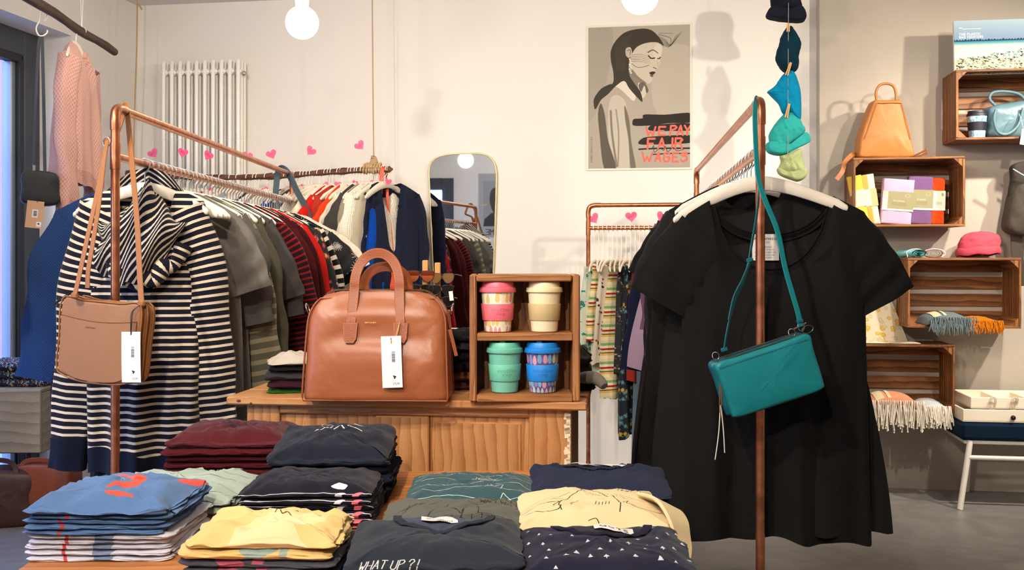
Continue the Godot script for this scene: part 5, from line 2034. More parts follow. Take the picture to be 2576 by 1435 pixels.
func striped_cardigan():
	var nv := Color(0.10, 0.105, 0.15)
	var ec := Color(0.84, 0.78, 0.68)
	var st := stripes("navy_cream", nv, ec, 0.36, 0.0205)
	var hemm := cloth(Color(0.085, 0.105, 0.17), "fleece")
	var at := Vector3(-1.045, 1.37, -2.83)
	var b := turned(4.0)
	make_hanger("white wooden hanger inside the striped cardigan at the front of the packed rack", "white hangers on the packed copper rack", wire_grey(), hanger_white(), 0.0115, 0.36, at, b)
	var t := garment("striped_cardigan", "navy and cream striped cardigan with a wide cowl collar at the front of the rack", "cardigan", at, b, {"m": st, "sw": 0.168, "hw": 0.155, "len": 0.83, "th": 0.055, "neck": 0.085, "nd": 0.11, "bd": 0.0, "slope": 0.05, "fold": 0.018, "ff": 6.0, "seed": 3.0, "hem": 0.075, "hem_m": hemm, "sleeve": "long", "slen": 0.74, "w0": 0.088, "w1": 0.05, "a0": 66.0, "a1": 84.0, "cuff": 0.085, "cols": 56, "rows": 40})
	# the cowl: two crossed wraps of cloth round the neck
	var g := Geo.new()
	for w in 2:
		var s := 1.0 if w == 0 else -1.0
		g.grid(26, 30, func(u, v):
			var k: float = v * 2.0 - 1.0
			var ang: float = k * 1.35
			var top := Vector3(s * sin(ang * 0.5) * 0.10 + 0.02, -0.055 - 0.10 * pow(absf(k), 1.5), 0.03 + 0.04 * cos(ang))
			var low := Vector3(s * (k * 0.125 + 0.012), -0.335 + 0.08 * k * k + 0.06 * k, 0.115 + 0.035 * cos(k * 2.0))
			var a: float = u
			var p := top.lerp(low, a)
			p.x *= 0.86
			p.z += 0.040 * sin(a * PI) - 0.03 + 0.012 * sin(a * 9.0 + k * 5.0) - 0.03 * w
			p.x += 0.05 * k * s * sin(a * PI) * 0.8
			p.y += 0.010 * sin(k * 11.0 + a * 4.0)
			return p, 0.30, 0.34, false, func(_p, t2): return Vector2(t2.x, t2.y * 0.8 + t2.x * (0.75 * s)))
		# the rolled lower edge
	obj("cowl_collar", g, st, t)
	g = Geo.new()
	var path := []
	for k in 25:
		var q := k / 24.0 * 2.0 - 1.0
		path.append(Vector3(q * 0.112 + 0.012, -0.335 + 0.09 * q * q + 0.012 * sin(q * 14.0), 0.065 + 0.035 * cos(q * 1.7)))
	var rr := []
	for k in 25:
		rr.append(0.022 + 0.006 * sin(k * 1.1))
	g.tube(path, rr, 12)
	obj("collar_roll", g, st, t)
	# raised back of the collar, standing against the hanger
	g = Geo.new()
	g.grid(20, 8, func(u, v):
		var k: float = u * 2.0 - 1.0
		return Vector3(k * 0.115, -0.085 - 0.04 * k * k + v * 0.075 * (1.0 - 0.5 * k * k), -0.02 - 0.03 * (1.0 - k * k) + v * 0.02), 0.23, 0.08, false, func(_p, t2): return Vector2(t2.x, t2.y * 1.2 + absf(t2.x - 0.115) * 0.6))
	obj("collar_stand", g, st, t)

func build_rack_clothes():
	striped_cardigan()
	var GA := "white hangers on the packed copper rack"
	var CA := "clothes on the packed copper rack"
	var grey := cloth(Color(0.44, 0.425, 0.40))
	var grey2 := cloth(Color(0.36, 0.35, 0.335))
	var olive := cloth(Color(0.34, 0.33, 0.27))
	var taupe := cloth(Color(0.28, 0.265, 0.26))
	var sage := stripes("sage_stripe", Color(0.40, 0.385, 0.32), Color(0.60, 0.565, 0.47), 0.42, 0.034)
	var redst := stripes("red_stripe", Color(0.13, 0.09, 0.10), Color(0.52, 0.09, 0.11), 0.36, 0.0185)
	var maroon := cloth(Color(0.27, 0.07, 0.08), "fleece")
	var maroon2 := cloth(Color(0.23, 0.06, 0.075), "fleece")
	var red := cloth(Color(0.72, 0.12, 0.11))
	var flor := flower_mat("dark_floral", Color(0.08, 0.085, 0.08), [Color(0.62, 0.16, 0.22), Color(0.75, 0.35, 0.40), Color(0.68, 0.55, 0.30)], 42, 11.0, Color(0.20, 0.30, 0.20))
	var bw := stripes("black_white", Color(0.07, 0.07, 0.085), Color(0.80, 0.76, 0.68), 0.42, 0.033)
	var star := mat("starburst", Color.WHITE, 0.9)
	var p := Pic.new(512, 512, Color(0.06, 0.065, 0.08))
	var rg := RandomNumberGenerator.new()
	rg.seed = 8
	for k in 12:
		var c := Vector2(rg.randf() * 512, rg.randf() * 512)
		var r := rg.randf_range(30, 80)
		for j in 13:
			var a := TAU * j / 13.0
			p.line([c + Vector2(cos(a), sin(a)) * r * 0.15, c + Vector2(cos(a), sin(a)) * r * rg.randf_range(0.7, 1.0)], 4, Color(0.72, 0.70, 0.66))
	star.albedo_texture = p.done(256)
	star.uv1_scale = Vector3(3.4, 3.4, 1)
	var black := cloth(Color(0.075, 0.075, 0.085))
	var white := cloth(Color(0.86, 0.82, 0.75))
	var navyrib := cloth(Color(0.12, 0.21, 0.38), "knit")
	var char_ := cloth(Color(0.17, 0.19, 0.23), "knit")
	# [name, label, category, distance, material, options]
	var L := [
		["shirt", "charcoal ribbed shirt showing only as a dark edge behind the striped cardigan", "shirt", 2.88, char_, {"sleeve": "long", "sw": 0.165, "hw": 0.155, "len": 0.84, "a0": 62.0, "a1": 82.0, "slen": 0.62, "th": 0.03, "x": -0.015}],
		["jumper", "cobalt navy ribbed jumper, its sleeve hanging out behind the striped cardigan", "jumper", 2.98, navyrib, {"sleeve": "long", "sw": 0.195, "hw": 0.19, "len": 0.74, "a0": 50.0, "a1": 80.0, "w0": 0.11, "w1": 0.075, "slen": 0.46, "th": 0.04, "x": -0.11}],
		["t_shirt", "mid grey T-shirt with a wide cuffless sleeve, next behind the striped cardigan", "T-shirt", 3.06, grey, {"sw": 0.215, "hw": 0.225, "len": 0.66, "slen": 0.20, "w0": 0.10, "w1": 0.082, "a0": 48.0, "a1": 72.0, "fold": 0.02}],
		["shirt", "darker grey shirt with a tied sleeve below the mid grey T-shirt", "shirt", 3.14, grey2, {"sw": 0.20, "hw": 0.225, "len": 0.78, "sleeve": "long", "slen": 0.30, "w1": 0.05, "a1": 78.0}],
		["shirt", "sage green shirt with faded cream stripes and long sleeves", "shirt", 3.22, sage, {"sw": 0.195, "hw": 0.22, "len": 0.80, "sleeve": "long", "slen": 0.56, "w0": 0.09, "w1": 0.055, "a0": 58.0, "a1": 80.0}],
		["jumper", "plain olive green jumper between the sage stripes and the taupe T-shirt", "jumper", 3.32, olive, {"sw": 0.205, "hw": 0.225, "len": 0.74, "sleeve": "long", "slen": 0.50, "w0": 0.10, "w1": 0.06, "a0": 56.0, "a1": 80.0}],
		["t_shirt", "dark taupe T-shirt before the red striped jumper", "T-shirt", 3.44, taupe, {"sw": 0.215, "hw": 0.23, "len": 0.68, "slen": 0.25, "w0": 0.10, "w1": 0.085, "a0": 52.0, "a1": 72.0}],
		["t_shirt", "second dark taupe T-shirt, lower sleeved, before the red striped jumper", "T-shirt", 3.50, taupe, {"sw": 0.205, "hw": 0.235, "len": 0.74, "slen": 0.32, "w0": 0.10, "w1": 0.085, "a0": 56.0, "a1": 78.0}],
		["jumper", "red and black striped jumper with long sleeves", "jumper", 3.62, redst, {"sw": 0.225, "hw": 0.23, "len": 0.70, "sleeve": "long", "slen": 0.62, "w0": 0.085, "w1": 0.06, "a0": 52.0, "a1": 80.0}],
		["cardigan", "dark maroon cardigan with a long open edge, first of two", "cardigan", 3.78, maroon, {"sw": 0.235, "hw": 0.24, "len": 0.80, "sleeve": "long", "slen": 0.62, "w0": 0.09, "w1": 0.06, "a0": 56.0, "a1": 82.0, "th": 0.05}],
		["cardigan", "deeper maroon cardigan behind the first maroon one", "cardigan", 3.87, maroon2, {"sw": 0.235, "hw": 0.24, "len": 0.80, "sleeve": "long", "slen": 0.62, "w0": 0.09, "w1": 0.06, "a0": 56.0, "a1": 82.0, "th": 0.04}],
		["blouse", "dark floral blouse glimpsed between maroon and bright red", "blouse", 3.95, flor, {"sw": 0.215, "hw": 0.23, "len": 0.75, "sleeve": "long", "slen": 0.5, "a0": 55.0}],
		["jumper", "bright red jumper on the packed rack", "jumper", 4.02, red, {"sw": 0.225, "hw": 0.235, "len": 0.78, "sleeve": "long", "slen": 0.62, "w0": 0.085, "w1": 0.06, "a0": 58.0, "a1": 82.0}],
		["blouse", "dark floral blouse with pink roses and long sleeves, beyond the bright red jumper", "blouse", 4.14, flor, {"sw": 0.24, "hw": 0.24, "len": 0.76, "sleeve": "long", "slen": 0.60, "w0": 0.095, "w1": 0.065, "a0": 56.0, "a1": 84.0}],
		["shirt", "black and white striped shirt beyond the floral blouse", "shirt", 4.26, bw, {"sw": 0.235, "hw": 0.245, "len": 0.72, "sleeve": "long", "slen": 0.52, "w0": 0.10, "w1": 0.07, "a0": 50.0, "a1": 84.0}],
		["blouse", "black blouse with white starburst print and short sleeves", "blouse", 4.34, star, {"sw": 0.25, "hw": 0.24, "len": 0.62, "slen": 0.16, "w0": 0.11, "w1": 0.10, "a0": 32.0, "a1": 52.0}],
		["t_shirt", "plain black T-shirt beyond the starburst blouse", "T-shirt", 4.42, black, {"sw": 0.25, "hw": 0.24, "len": 0.62, "slen": 0.20, "w0": 0.11, "w1": 0.09, "a0": 40.0, "a1": 62.0}],
		["sleeveless_shirt", "cream white top, third from the far end of the packed rack", "top", 4.50, white, {"sw": 0.245, "hw": 0.25, "len": 0.60, "slen": 0.18, "w0": 0.10, "w1": 0.09, "a0": 45.0, "a1": 68.0}],
		["sleeveless_shirt", "cream white top with a pointed sleeve, second from the far end of the packed rack", "top", 4.57, white, {"sw": 0.25, "hw": 0.25, "len": 0.70, "slen": 0.16, "w0": 0.10, "w1": 0.12, "a0": 40.0, "a1": 62.0}],
		["sleeveless_shirt", "cream white top at the far end of the packed rack", "top", 4.64, white, {"sw": 0.25, "hw": 0.26, "len": 0.72, "sleeve": "none"}],
	]
	for e in L:
		var at := Vector3(-1.05 + e[5].get("x", 0.0), 1.37, -e[3])
		var o: Dictionary = e[5]
		o.m = e[4]
		o.nd = o.get("nd", 0.06)
		o.neck = o.get("neck", 0.075)
		o.cols = 24
		o.rows = 18
		garment(e[0], e[1], e[2], at, turned(rnd(-4, 5)), o, CA)
	# every hanger of that row, about one every four centimetres
	var z := 2.87
	var k := 0
	while z < 4.70:
		hang("wood", Vector3(-1.05, 1.37, -z), turned(rnd(-5, 6)), "white wooden hanger with a grey wire hook in the packed copper rack's row", GA)
		z += rnd(0.034, 0.046)
		k += 1
	build_branch_clothes()
	build_dress_rack()
	build_skirt_rack()

func branch_at(t: float) -> Vector3:
	var m := BRANCH.size() - 1
	var f := clampf(t, 0, 0.999) * m
	var i := int(f)
	return (BRANCH[i] as Vector3).lerp(BRANCH[i + 1], f - i)

func build_branch_clothes():
	var G := "white hangers on the branch rail"
	var CG := "clothes on the branch rail"
	var navy := cloth(Color(0.115, 0.13, 0.205), "knit")
	var cobalt := cloth(Color(0.04, 0.27, 0.66))
	var pale := cloth(Color(0.70, 0.66, 0.58))
	var ivory := cloth(Color(0.90, 0.87, 0.80), "rib")
	var oat := cloth(Color(0.56, 0.52, 0.45), "fleece")
	var char_ := cloth(Color(0.26, 0.25, 0.24))
	var white := cloth(Color(0.88, 0.84, 0.76))
	var orange := cloth(Color(0.86, 0.27, 0.12))
	var brick := cloth(Color(0.66, 0.21, 0.16), "fleece")
	var red := cloth(Color(0.76, 0.13, 0.10))
	# from the free end of the branch inward: [place 0..1, name, label, category, material, options]
	var L := [
		[0.955, "cardigan", "open navy blue cardigan at the rope end of the branch rail", "cardigan", navy, {"sw": 0.165, "hw": 0.16, "len": 0.74, "sleeve": "long", "slen": 0.52, "w0": 0.07, "w1": 0.045, "a0": 62.0, "a1": 86.0, "th": 0.055, "turn": 48.0, "neck": 0.06, "nd": 0.30, "fold": 0.02}],
		[0.915, "dress", "cobalt blue dress beside the navy cardigan", "dress", cobalt, {"sw": 0.165, "hw": 0.165, "len": 0.72, "sleeve": "none", "turn": 74.0, "drop": 0.10}],
		[0.885, "cardigan", "pale beige cardigan between cobalt and ivory", "cardigan", pale, {"sw": 0.18, "hw": 0.18, "len": 0.50, "sleeve": "long", "slen": 0.40, "w0": 0.07, "a0": 62.0, "a1": 84.0, "turn": 68.0}],
		[0.86, "jumper", "thick ivory ribbed jumper on the branch rail", "jumper", ivory, {"sw": 0.20, "hw": 0.20, "len": 0.54, "sleeve": "long", "slen": 0.36, "w0": 0.095, "w1": 0.075, "a0": 55.0, "a1": 86.0, "th": 0.06, "turn": 60.0}],
		[0.825, "jumper", "oatmeal grey fleece jumper on the branch rail", "jumper", oat, {"sw": 0.19, "hw": 0.2, "len": 0.62, "sleeve": "long", "slen": 0.5, "w0": 0.085, "w1": 0.06, "a0": 60.0, "a1": 86.0, "th": 0.055, "turn": 66.0}],
		[0.795, "shirt", "dark grey shirt between the oatmeal jumper and a white shirt", "shirt", char_, {"sw": 0.18, "hw": 0.19, "len": 0.60, "slen": 0.2, "turn": 70.0}],
		[0.77, "shirt", "white shirt beside the dark grey one on the branch rail", "shirt", white, {"sw": 0.185, "hw": 0.19, "len": 0.62, "slen": 0.2, "turn": 68.0}],
		[0.74, "shirt", "orange shirt under the brick red blazer on the branch rail", "shirt", orange, {"sw": 0.185, "hw": 0.19, "len": 0.72, "slen": 0.22, "turn": 70.0}],
		[0.72, "blazer", "brick red blazer on the branch rail", "blazer", brick, {"sw": 0.195, "hw": 0.20, "len": 0.66, "sleeve": "long", "slen": 0.56, "w0": 0.085, "w1": 0.06, "a0": 60.0, "a1": 87.0, "th": 0.05, "turn": 62.0}],
		[0.69, "shirt", "bright red shirt next to the brick red blazer", "shirt", red, {"sw": 0.185, "hw": 0.19, "len": 0.72, "slen": 0.24, "turn": 68.0}],
		[0.655, "shirt", "white shirt behind the post of the packed rack", "shirt", white, {"sw": 0.185, "hw": 0.19, "len": 0.66, "slen": 0.22, "turn": 70.0}],
	]
	for e in L:
		var o: Dictionary = e[5]
		o.m = e[4]
		o.cols = 24
		o.rows = 18
		garment(e[1], e[2], e[3], branch_at(e[0]), room_basis() * turned(e[5].turn + rnd(-3, 3)), o, CG)
	var cols := [white, char_, cloth(Color(0.10, 0.22, 0.48)), white, oat, cloth(Color(0.12, 0.13, 0.2)), white, cloth(Color(0.60, 0.66, 0.70)), white, red, white, cloth(Color(0.2, 0.35, 0.6)), white, char_, pale, white]
	var names := ["white", "dark grey", "royal blue", "white", "oatmeal", "blue black", "white", "ice blue", "white", "red", "white", "denim blue", "white", "dark grey", "beige", "white"]
	for k in cols.size():
		garment("shirt", "%s shirt glimpsed on the branch rail, %s beyond the packed rack's post" % [names[k], ["first", "second", "third", "fourth", "fifth", "sixth", "seventh", "eighth", "ninth", "tenth", "eleventh", "twelfth", "thirteenth", "fourteenth", "fifteenth", "sixteenth"][k]], "shirt", branch_at(0.615 - k * 0.034), room_basis() * turned(68.0 + rnd(-5, 5)), {"m": cols[k], "sw": 0.18, "hw": 0.19, "len": 0.5, "slen": 0.2, "cols": 16, "rows": 12}, CG)
	for e in [0.955, 0.94, 0.92, 0.905, 0.885, 0.865, 0.85, 0.83, 0.815, 0.79, 0.775, 0.765, 0.75, 0.74, 0.71, 0.70, 0.675, 0.665, 0.655, 0.63, 0.605, 0.595, 0.585, 0.575, 0.555, 0.545, 0.525, 0.50, 0.49, 0.465, 0.44, 0.43, 0.41, 0.38, 0.36, 0.33, 0.31, 0.27, 0.23, 0.20, 0.15, 0.10]:
		var turn: float = 62.0 + rnd(-6, 8)
		hang("wood_white", branch_at(e), room_basis() * turned(turn), "white wooden hanger with a white hook in the row on the branch rail", G)

func build_dress_rack():
	var G := "white hangers on the black dress rack"
	var CG := "dark clothes on the teal bag's rack"
	var d := (RACK_B1 - RACK_B0)
	d.y = 0
	var yaw := rad_to_deg(atan2(-d.x, -d.z)) 
	var bar := func(t: float) -> Vector3:
		var q := RACK_B0.lerp(RACK_B1, t)
		return Vector3(q.x, 1.365, q.z)
	var black := cloth(Color(0.095, 0.092, 0.09))
	var black2 := cloth(Color(0.115, 0.11, 0.108))
	# the dress at the end of the rack
	var b := turned(yaw + 3.0)
	var at: Vector3 = bar.call(0.052)
	make_hanger("white wooden hanger in the black dress at the end of the rack", G, wire_grey(), hanger_white(), 0.0115, 0.435, at, b * Basis(Vector3.BACK, 0.07))
	var t := garment("black_dress", "long black jersey dress with wide sleeves hanging behind the teal bag", "dress", at + Vector3(0.04, 0, 0), b, {"m": black, "sw": 0.232, "hw": 0.235, "len": 0.93, "th": 0.05, "neck": 0.155, "nd": 0.20, "bd": 0.11, "slope": 0.06, "fold": 0.024, "ff": 6.0, "seed": 2.0, "sleeve": "short", "slen": 0.205, "w0": 0.10, "w1": 0.085, "a0": 46.0, "a1": 60.0, "cols": 56, "rows": 34, "rib": true, "sway": 0.02, "drop": 0.0})
	var key := "dress_label"
	var p := Pic.new(256, 256, Color(0.86, 0.83, 0.79))
	var ink := Color(0.25, 0.24, 0.24)
	p.text("ARMEDANGELS", Vector2(20, 34), 216, ink, true)
	p.text("INEDE", Vector2(90, 70), 76, ink)
	p.text("THIS ORGANIC", Vector2(60, 118), 136, ink)
	p.text("GARMENT IS MADE", Vector2(44, 144), 168, ink)
	p.text("UNDER FAIR CONDITIONS", Vector2(26, 170), 204, ink)
	p.text("WITH ALL OUR LOVE", Vector2(42, 196), 172, ink)
	p.text("HANDLE WITH", Vector2(66, 222), 124, ink)
	tex[key] = p.done()
	var g := Geo.new()
	g.grid(4, 4, func(u, v): return Vector3(-0.012 + (u - 0.5) * 0.068, -0.215 + 0.012 - v * 0.068, 0.002 + 0.004 * v))
	obj("sewn_label", g, printed(key, tex[key], 0.8), t)
	var L := [
		[0.085, "black_dress", "longer black dress whose side shows past the front dress", "dress", black2, {"sw": 0.215, "hw": 0.31, "len": 0.92, "sleeve": "short", "slen": 0.17, "w0": 0.10, "w1": 0.09, "a0": 52.0, "a1": 66.0, "th": 0.06, "fold": 0.03, "sway": 0.05}],
		[0.125, "black_blouse", "black top with a wide pointed cap sleeve behind the front dress", "top", black, {"sw": 0.215, "hw": 0.215, "len": 0.86, "slen": 0.17, "w0": 0.11, "w1": 0.09, "a0": 44.0, "a1": 56.0, "neck": 0.12, "fold": 0.03}],
		[0.19, "black_dress", "black dress of heavy folds, third along the dark rack", "dress", black2, {"sw": 0.20, "hw": 0.255, "len": 0.90, "sleeve": "long", "slen": 0.5, "a0": 60.0, "a1": 86.0, "fold": 0.03, "sway": -0.05}],
		[0.27, "black_dress", "black dress with a dark collar, fourth along the dark rack", "dress", black, {"sw": 0.205, "hw": 0.255, "len": 0.92, "sleeve": "long", "slen": 0.52, "a0": 60.0, "a1": 86.0, "fold": 0.025, "sway": -0.05}],
		[0.35, "dress", "dark brown black dress on the dark rack", "dress", cloth(Color(0.10, 0.085, 0.085)), {"sw": 0.20, "hw": 0.255, "len": 0.90, "sleeve": "long", "slen": 0.5, "a0": 62.0, "a1": 86.0, "fold": 0.03, "sway": -0.05}],
		[0.43, "dress", "smoky aubergine dress on the dark rack", "dress", cloth(Color(0.145, 0.12, 0.13)), {"sw": 0.205, "hw": 0.255, "len": 0.94, "sleeve": "long", "slen": 0.54, "a0": 62.0, "a1": 86.0, "fold": 0.03, "sway": -0.05}],
		[0.50, "black_dress", "black wool dress in the middle of the dark rack", "dress", black2, {"sw": 0.205, "hw": 0.255, "len": 0.96, "sleeve": "long", "slen": 0.54, "a0": 62.0, "a1": 86.0, "sway": -0.05}],
		[0.57, "cardigan", "mauve grey cardigan with a short sleeve on the dark rack", "cardigan", cloth(Color(0.35, 0.25, 0.31), "fleece"), {"sw": 0.215, "hw": 0.26, "len": 0.62, "sleeve": "long", "slen": 0.36, "w0": 0.09, "w1": 0.07, "a0": 60.0, "a1": 86.0}],
		[0.62, "black_dress", "long black dress beyond the mauve cardigan", "dress", black, {"sw": 0.20, "hw": 0.255, "len": 1.02, "sleeve": "none", "sway": -0.05}],
		[0.69, "tunic", "lilac grey tunic glimpsed as a pale strip on the dark rack", "tunic", cloth(Color(0.55, 0.46, 0.53)), {"sw": 0.21, "hw": 0.30, "len": 0.66, "sleeve": "none", "sway": -0.02}],
		[0.745, "shirt", "navy shirt with pale buttons near the far end of the dark rack", "shirt", cloth(Color(0.075, 0.085, 0.17)), {"sw": 0.21, "hw": 0.25, "len": 0.74, "sleeve": "long", "slen": 0.56, "w0": 0.085, "w1": 0.06, "a0": 56.0, "a1": 80.0}],
		[0.80, "long_coat", "sand coloured coat showing its long edge at the far end of the dark rack", "coat", cloth(Color(0.52, 0.45, 0.33)), {"sw": 0.20, "hw": 0.25, "len": 0.98, "sleeve": "none"}],
		[0.86, "black_dress", "black dress with a wavy hem at the far end of the dark rack", "dress", black, {"sw": 0.22, "hw": 0.27, "len": 1.02, "sleeve": "none", "fold": 0.04}],
	]
	for e in L:
		var o: Dictionary = e[5]
		o.m = e[4]
		o.cols = 30
		o.rows = 20
		garment(e[1], e[2], e[3], bar.call(e[0]), turned(yaw + rnd(-3, 5)), o, CG)
	for f in [0.085, 0.125, 0.16, 0.19, 0.23, 0.27, 0.31, 0.35, 0.39, 0.43, 0.47, 0.50, 0.535, 0.57, 0.62, 0.655, 0.69, 0.745, 0.80, 0.86, 0.90]:
		var lab := "white wooden hanger with a bright wire hook in the row of dark clothes"
		if f == 0.085:
			lab = "white wooden hanger directly behind the black dress at the end of the rack"
		hang("wood", bar.call(f), turned(yaw + rnd(-4, 6)), lab, G)

func build_skirt_rack():
	var G := "slim hangers on the low rack"
	var CG := "patterned skirts on the low rack"
	var c0 := P(1480, 517, 4.72)
	c0.y = 1.243
	var multi := stripes("candy_stripe", Color.WHITE, Color.WHITE, 0.5, 0.085, [[Color(0.86, 0.80, 0.62), 0.16], [Color(0.48, 0.66, 0.44), 0.14], [Color(0.90, 0.84, 0.68), 0.14], [Color(0.66, 0.12, 0.12), 0.10], [Color(0.86, 0.80, 0.62), 0.12], [Color(0.16, 0.30, 0.26), 0.05], [Color(0.88, 0.70, 0.36), 0.12], [Color(0.90, 0.84, 0.68), 0.17]])
	var tealp := flower_mat("teal_pattern", Color(0.80, 0.84, 0.78), [Color(0.10, 0.48, 0.46)], 34, 10.0, Color(0.10, 0.45, 0.45))
	var dots := flower_mat("dot_pattern", Color(0.84, 0.80, 0.74), [Color(0.12, 0.10, 0.12), Color(0.55, 0.13, 0.14)], 30, 7.0, Color(0.84, 0.80, 0.74))
	var brick := cloth(Color(0.50, 0.17, 0.12))
	var tri := flower_mat("mustard_pattern", Color(0.07, 0.10, 0.16), [Color(0.72, 0.54, 0.16), Color(0.25, 0.45, 0.50)], 34, 12.0, Color(0.70, 0.55, 0.2))
	var denim := cloth(Color(0.36, 0.42, 0.48))
	var black := flower_mat("fleck_pattern", Color(0.10, 0.10, 0.12), [Color(0.55, 0.52, 0.48)], 30, 5.0, Color(0.3, 0.3, 0.3))
	var L := [[0.03, "teal and white leaf print skirt at the post end of the low rack", tealp, 0.50, 0.11], [0.065, "candy striped skirt in cream, green and red at the post end of the low rack", multi, 0.34, 0.10], [0.10, "spotted black and red on white skirt on the low rack", dots, 0.46, 0.09], [0.14, "longer candy striped dress in cream, green and red on the low rack", multi, 0.62, 0.12], [0.175, "fleck print black skirt beside the longer candy striped dress", black, 0.50, 0.10], [0.21, "mustard and navy print dress on the low rack", tri, 0.78, 0.11], [0.25, "brick red skirt on the low rack", brick, 0.54, 0.10], [0.285, "pale blue denim dress on the low rack", denim, 0.95, 0.10], [0.325, "second mustard and navy print dress, nearer the dark clothes", tri, 0.66, 0.11], [0.365, "second fleck print black skirt, nearer the dark clothes", black, 0.56, 0.10], [0.405, "second spotted skirt, nearer the dark clothes", dots, 0.50, 0.10]]
	for e in L:
		garment("skirt", e[1], "skirt", c0 + RU * (e[0]) + Vector3(0, -0.17, 0), room_basis() * turned(64.0 + rnd(-8, 8)), {"m": e[2], "sw": e[4], "hw": e[4] * 1.5, "len": e[3], "th": 0.022, "neck": 0.02, "nd": 0.0, "bd": 0.0, "slope": 0.02, "sleeve": "none", "fold": 0.012, "cols": 20, "rows": 16, "drop": -0.04}, CG)
	for k in 19:
		hang("slim", c0 + RU * (0.028 + k * 0.0215), room_basis() * turned(76.0 + rnd(-8, 8)), "slim white hanger on the low rack of patterned skirts", G)
# ---------------------------------------------------------------- things on and along the walls
# a cushion-like solid from an outline in the xy plane: rounded rim, bulging faces
func pillow(g: Geo, poly: PackedVector2Array, depth: float, bulge := 0.0, rim := 0.008, wob := 0.0, sd := 0.0, flat := 0.0):
	poly = poly.duplicate()
	var area := 0.0
	for k in poly.size():
		area += poly[k].cross(poly[(k + 1) % poly.size()])
	if area < 0:
		poly.reverse()
	var c := Vector2.ZERO
	for p in poly:
		c += p
	c /= poly.size()
	var n := poly.size()
	var h := depth / 2
	rim = minf(rim, h)
	var prof := []      # (scale, z)
	for k in 5:
		prof.append([k / 5.0, -1.0, 0.0])
	for k in 9:
		var a := PI * k / 8.0
		prof.append([1.0, -cos(a), 1.0 - sin(a)])
	for k in 5:
		prof.append([0.8 - k / 5.0, 1.0, 0.0])
	var m := prof.size() - 1
	g.grid(n, m, func(u, v):
		var i := int(round(u * n)) % n
		var e: Array = prof[int(round(v * m))]
		var d: Vector2 = poly[i] - c
		var l := d.length()
		var s: float = e[0] * (1.0 - rim * e[2] / maxf(l, 1e-4)) if e[2] > 0.0 or e[0] == 1.0 else e[0] * (1.0 - rim / maxf(l, 1e-4))
		s = maxf(s, 0.0)
		var p := c + d * s
		var z: float = e[1] * h
		if absf(e[1]) < 0.999:
			z = signf(e[1]) * (h - rim) + e[1] * rim
		z += signf(e[1]) * bulge * (1.0 - pow(s, 2.5)) * (1.0 if absf(e[1]) > 0.5 else 0.0)
		if flat != 0.0 and e[1] < 0:
			z = maxf(z, -h * flat)
		if wob > 0.0:
			z += wob * (noise.get_noise_2d(p.x * 16.0 + sd, p.y * 11.0) + 0.6 * noise.get_noise_2d(p.x * 34.0 + p.y * 12.0 + sd, p.y * 10.0 - 7.0)) * (0.5 + 0.5 * s)
		return Vector3(p.x, p.y, z), 1, 1, true, func(p, _t): return Vector2(p.x, -p.y))

# an outline read off the frame on a plane parallel to the back wall, relative to a centre
func outline(px: Array, b: float, c: Vector3, round_steps := 4) -> PackedVector2Array:
	var out := []
	for q in px:
		var w := on_wall(q.x, q.y, b)
		out.append(Vector2(w.x - c.x, w.y - c.y))
	return blob2(out, round_steps) if round_steps > 1 else PackedVector2Array(out)

func build_wall_things():
	build_poster()
	build_beach_print()
	build_backpack()
	build_packs()
	build_crate_goods()
	build_hats()
	build_left_corner()
	build_mirror_side()

func sheet(called: String, label: String, cat: String, c: Vector3, w: float, h: float, m: Material, rim: Material, b: Basis, margin := 0.010):
	var o := thing(called, label, cat, c, b)
	var g := Geo.new()
	g.box(Vector3(0, 0, 0.003), Vector3(w + 2 * margin, h + 2 * margin, 0.005), Basis(), 0.001)
	obj("border", g, rim, o)
	g = Geo.new()
	g.grid(1, 1, func(u, v): return Vector3((u - 0.5) * w, (0.5 - v) * h, 0.0062))
	# the grid runs downward, so turn its faces to the front
	obj("print", g, m, o)
	return o

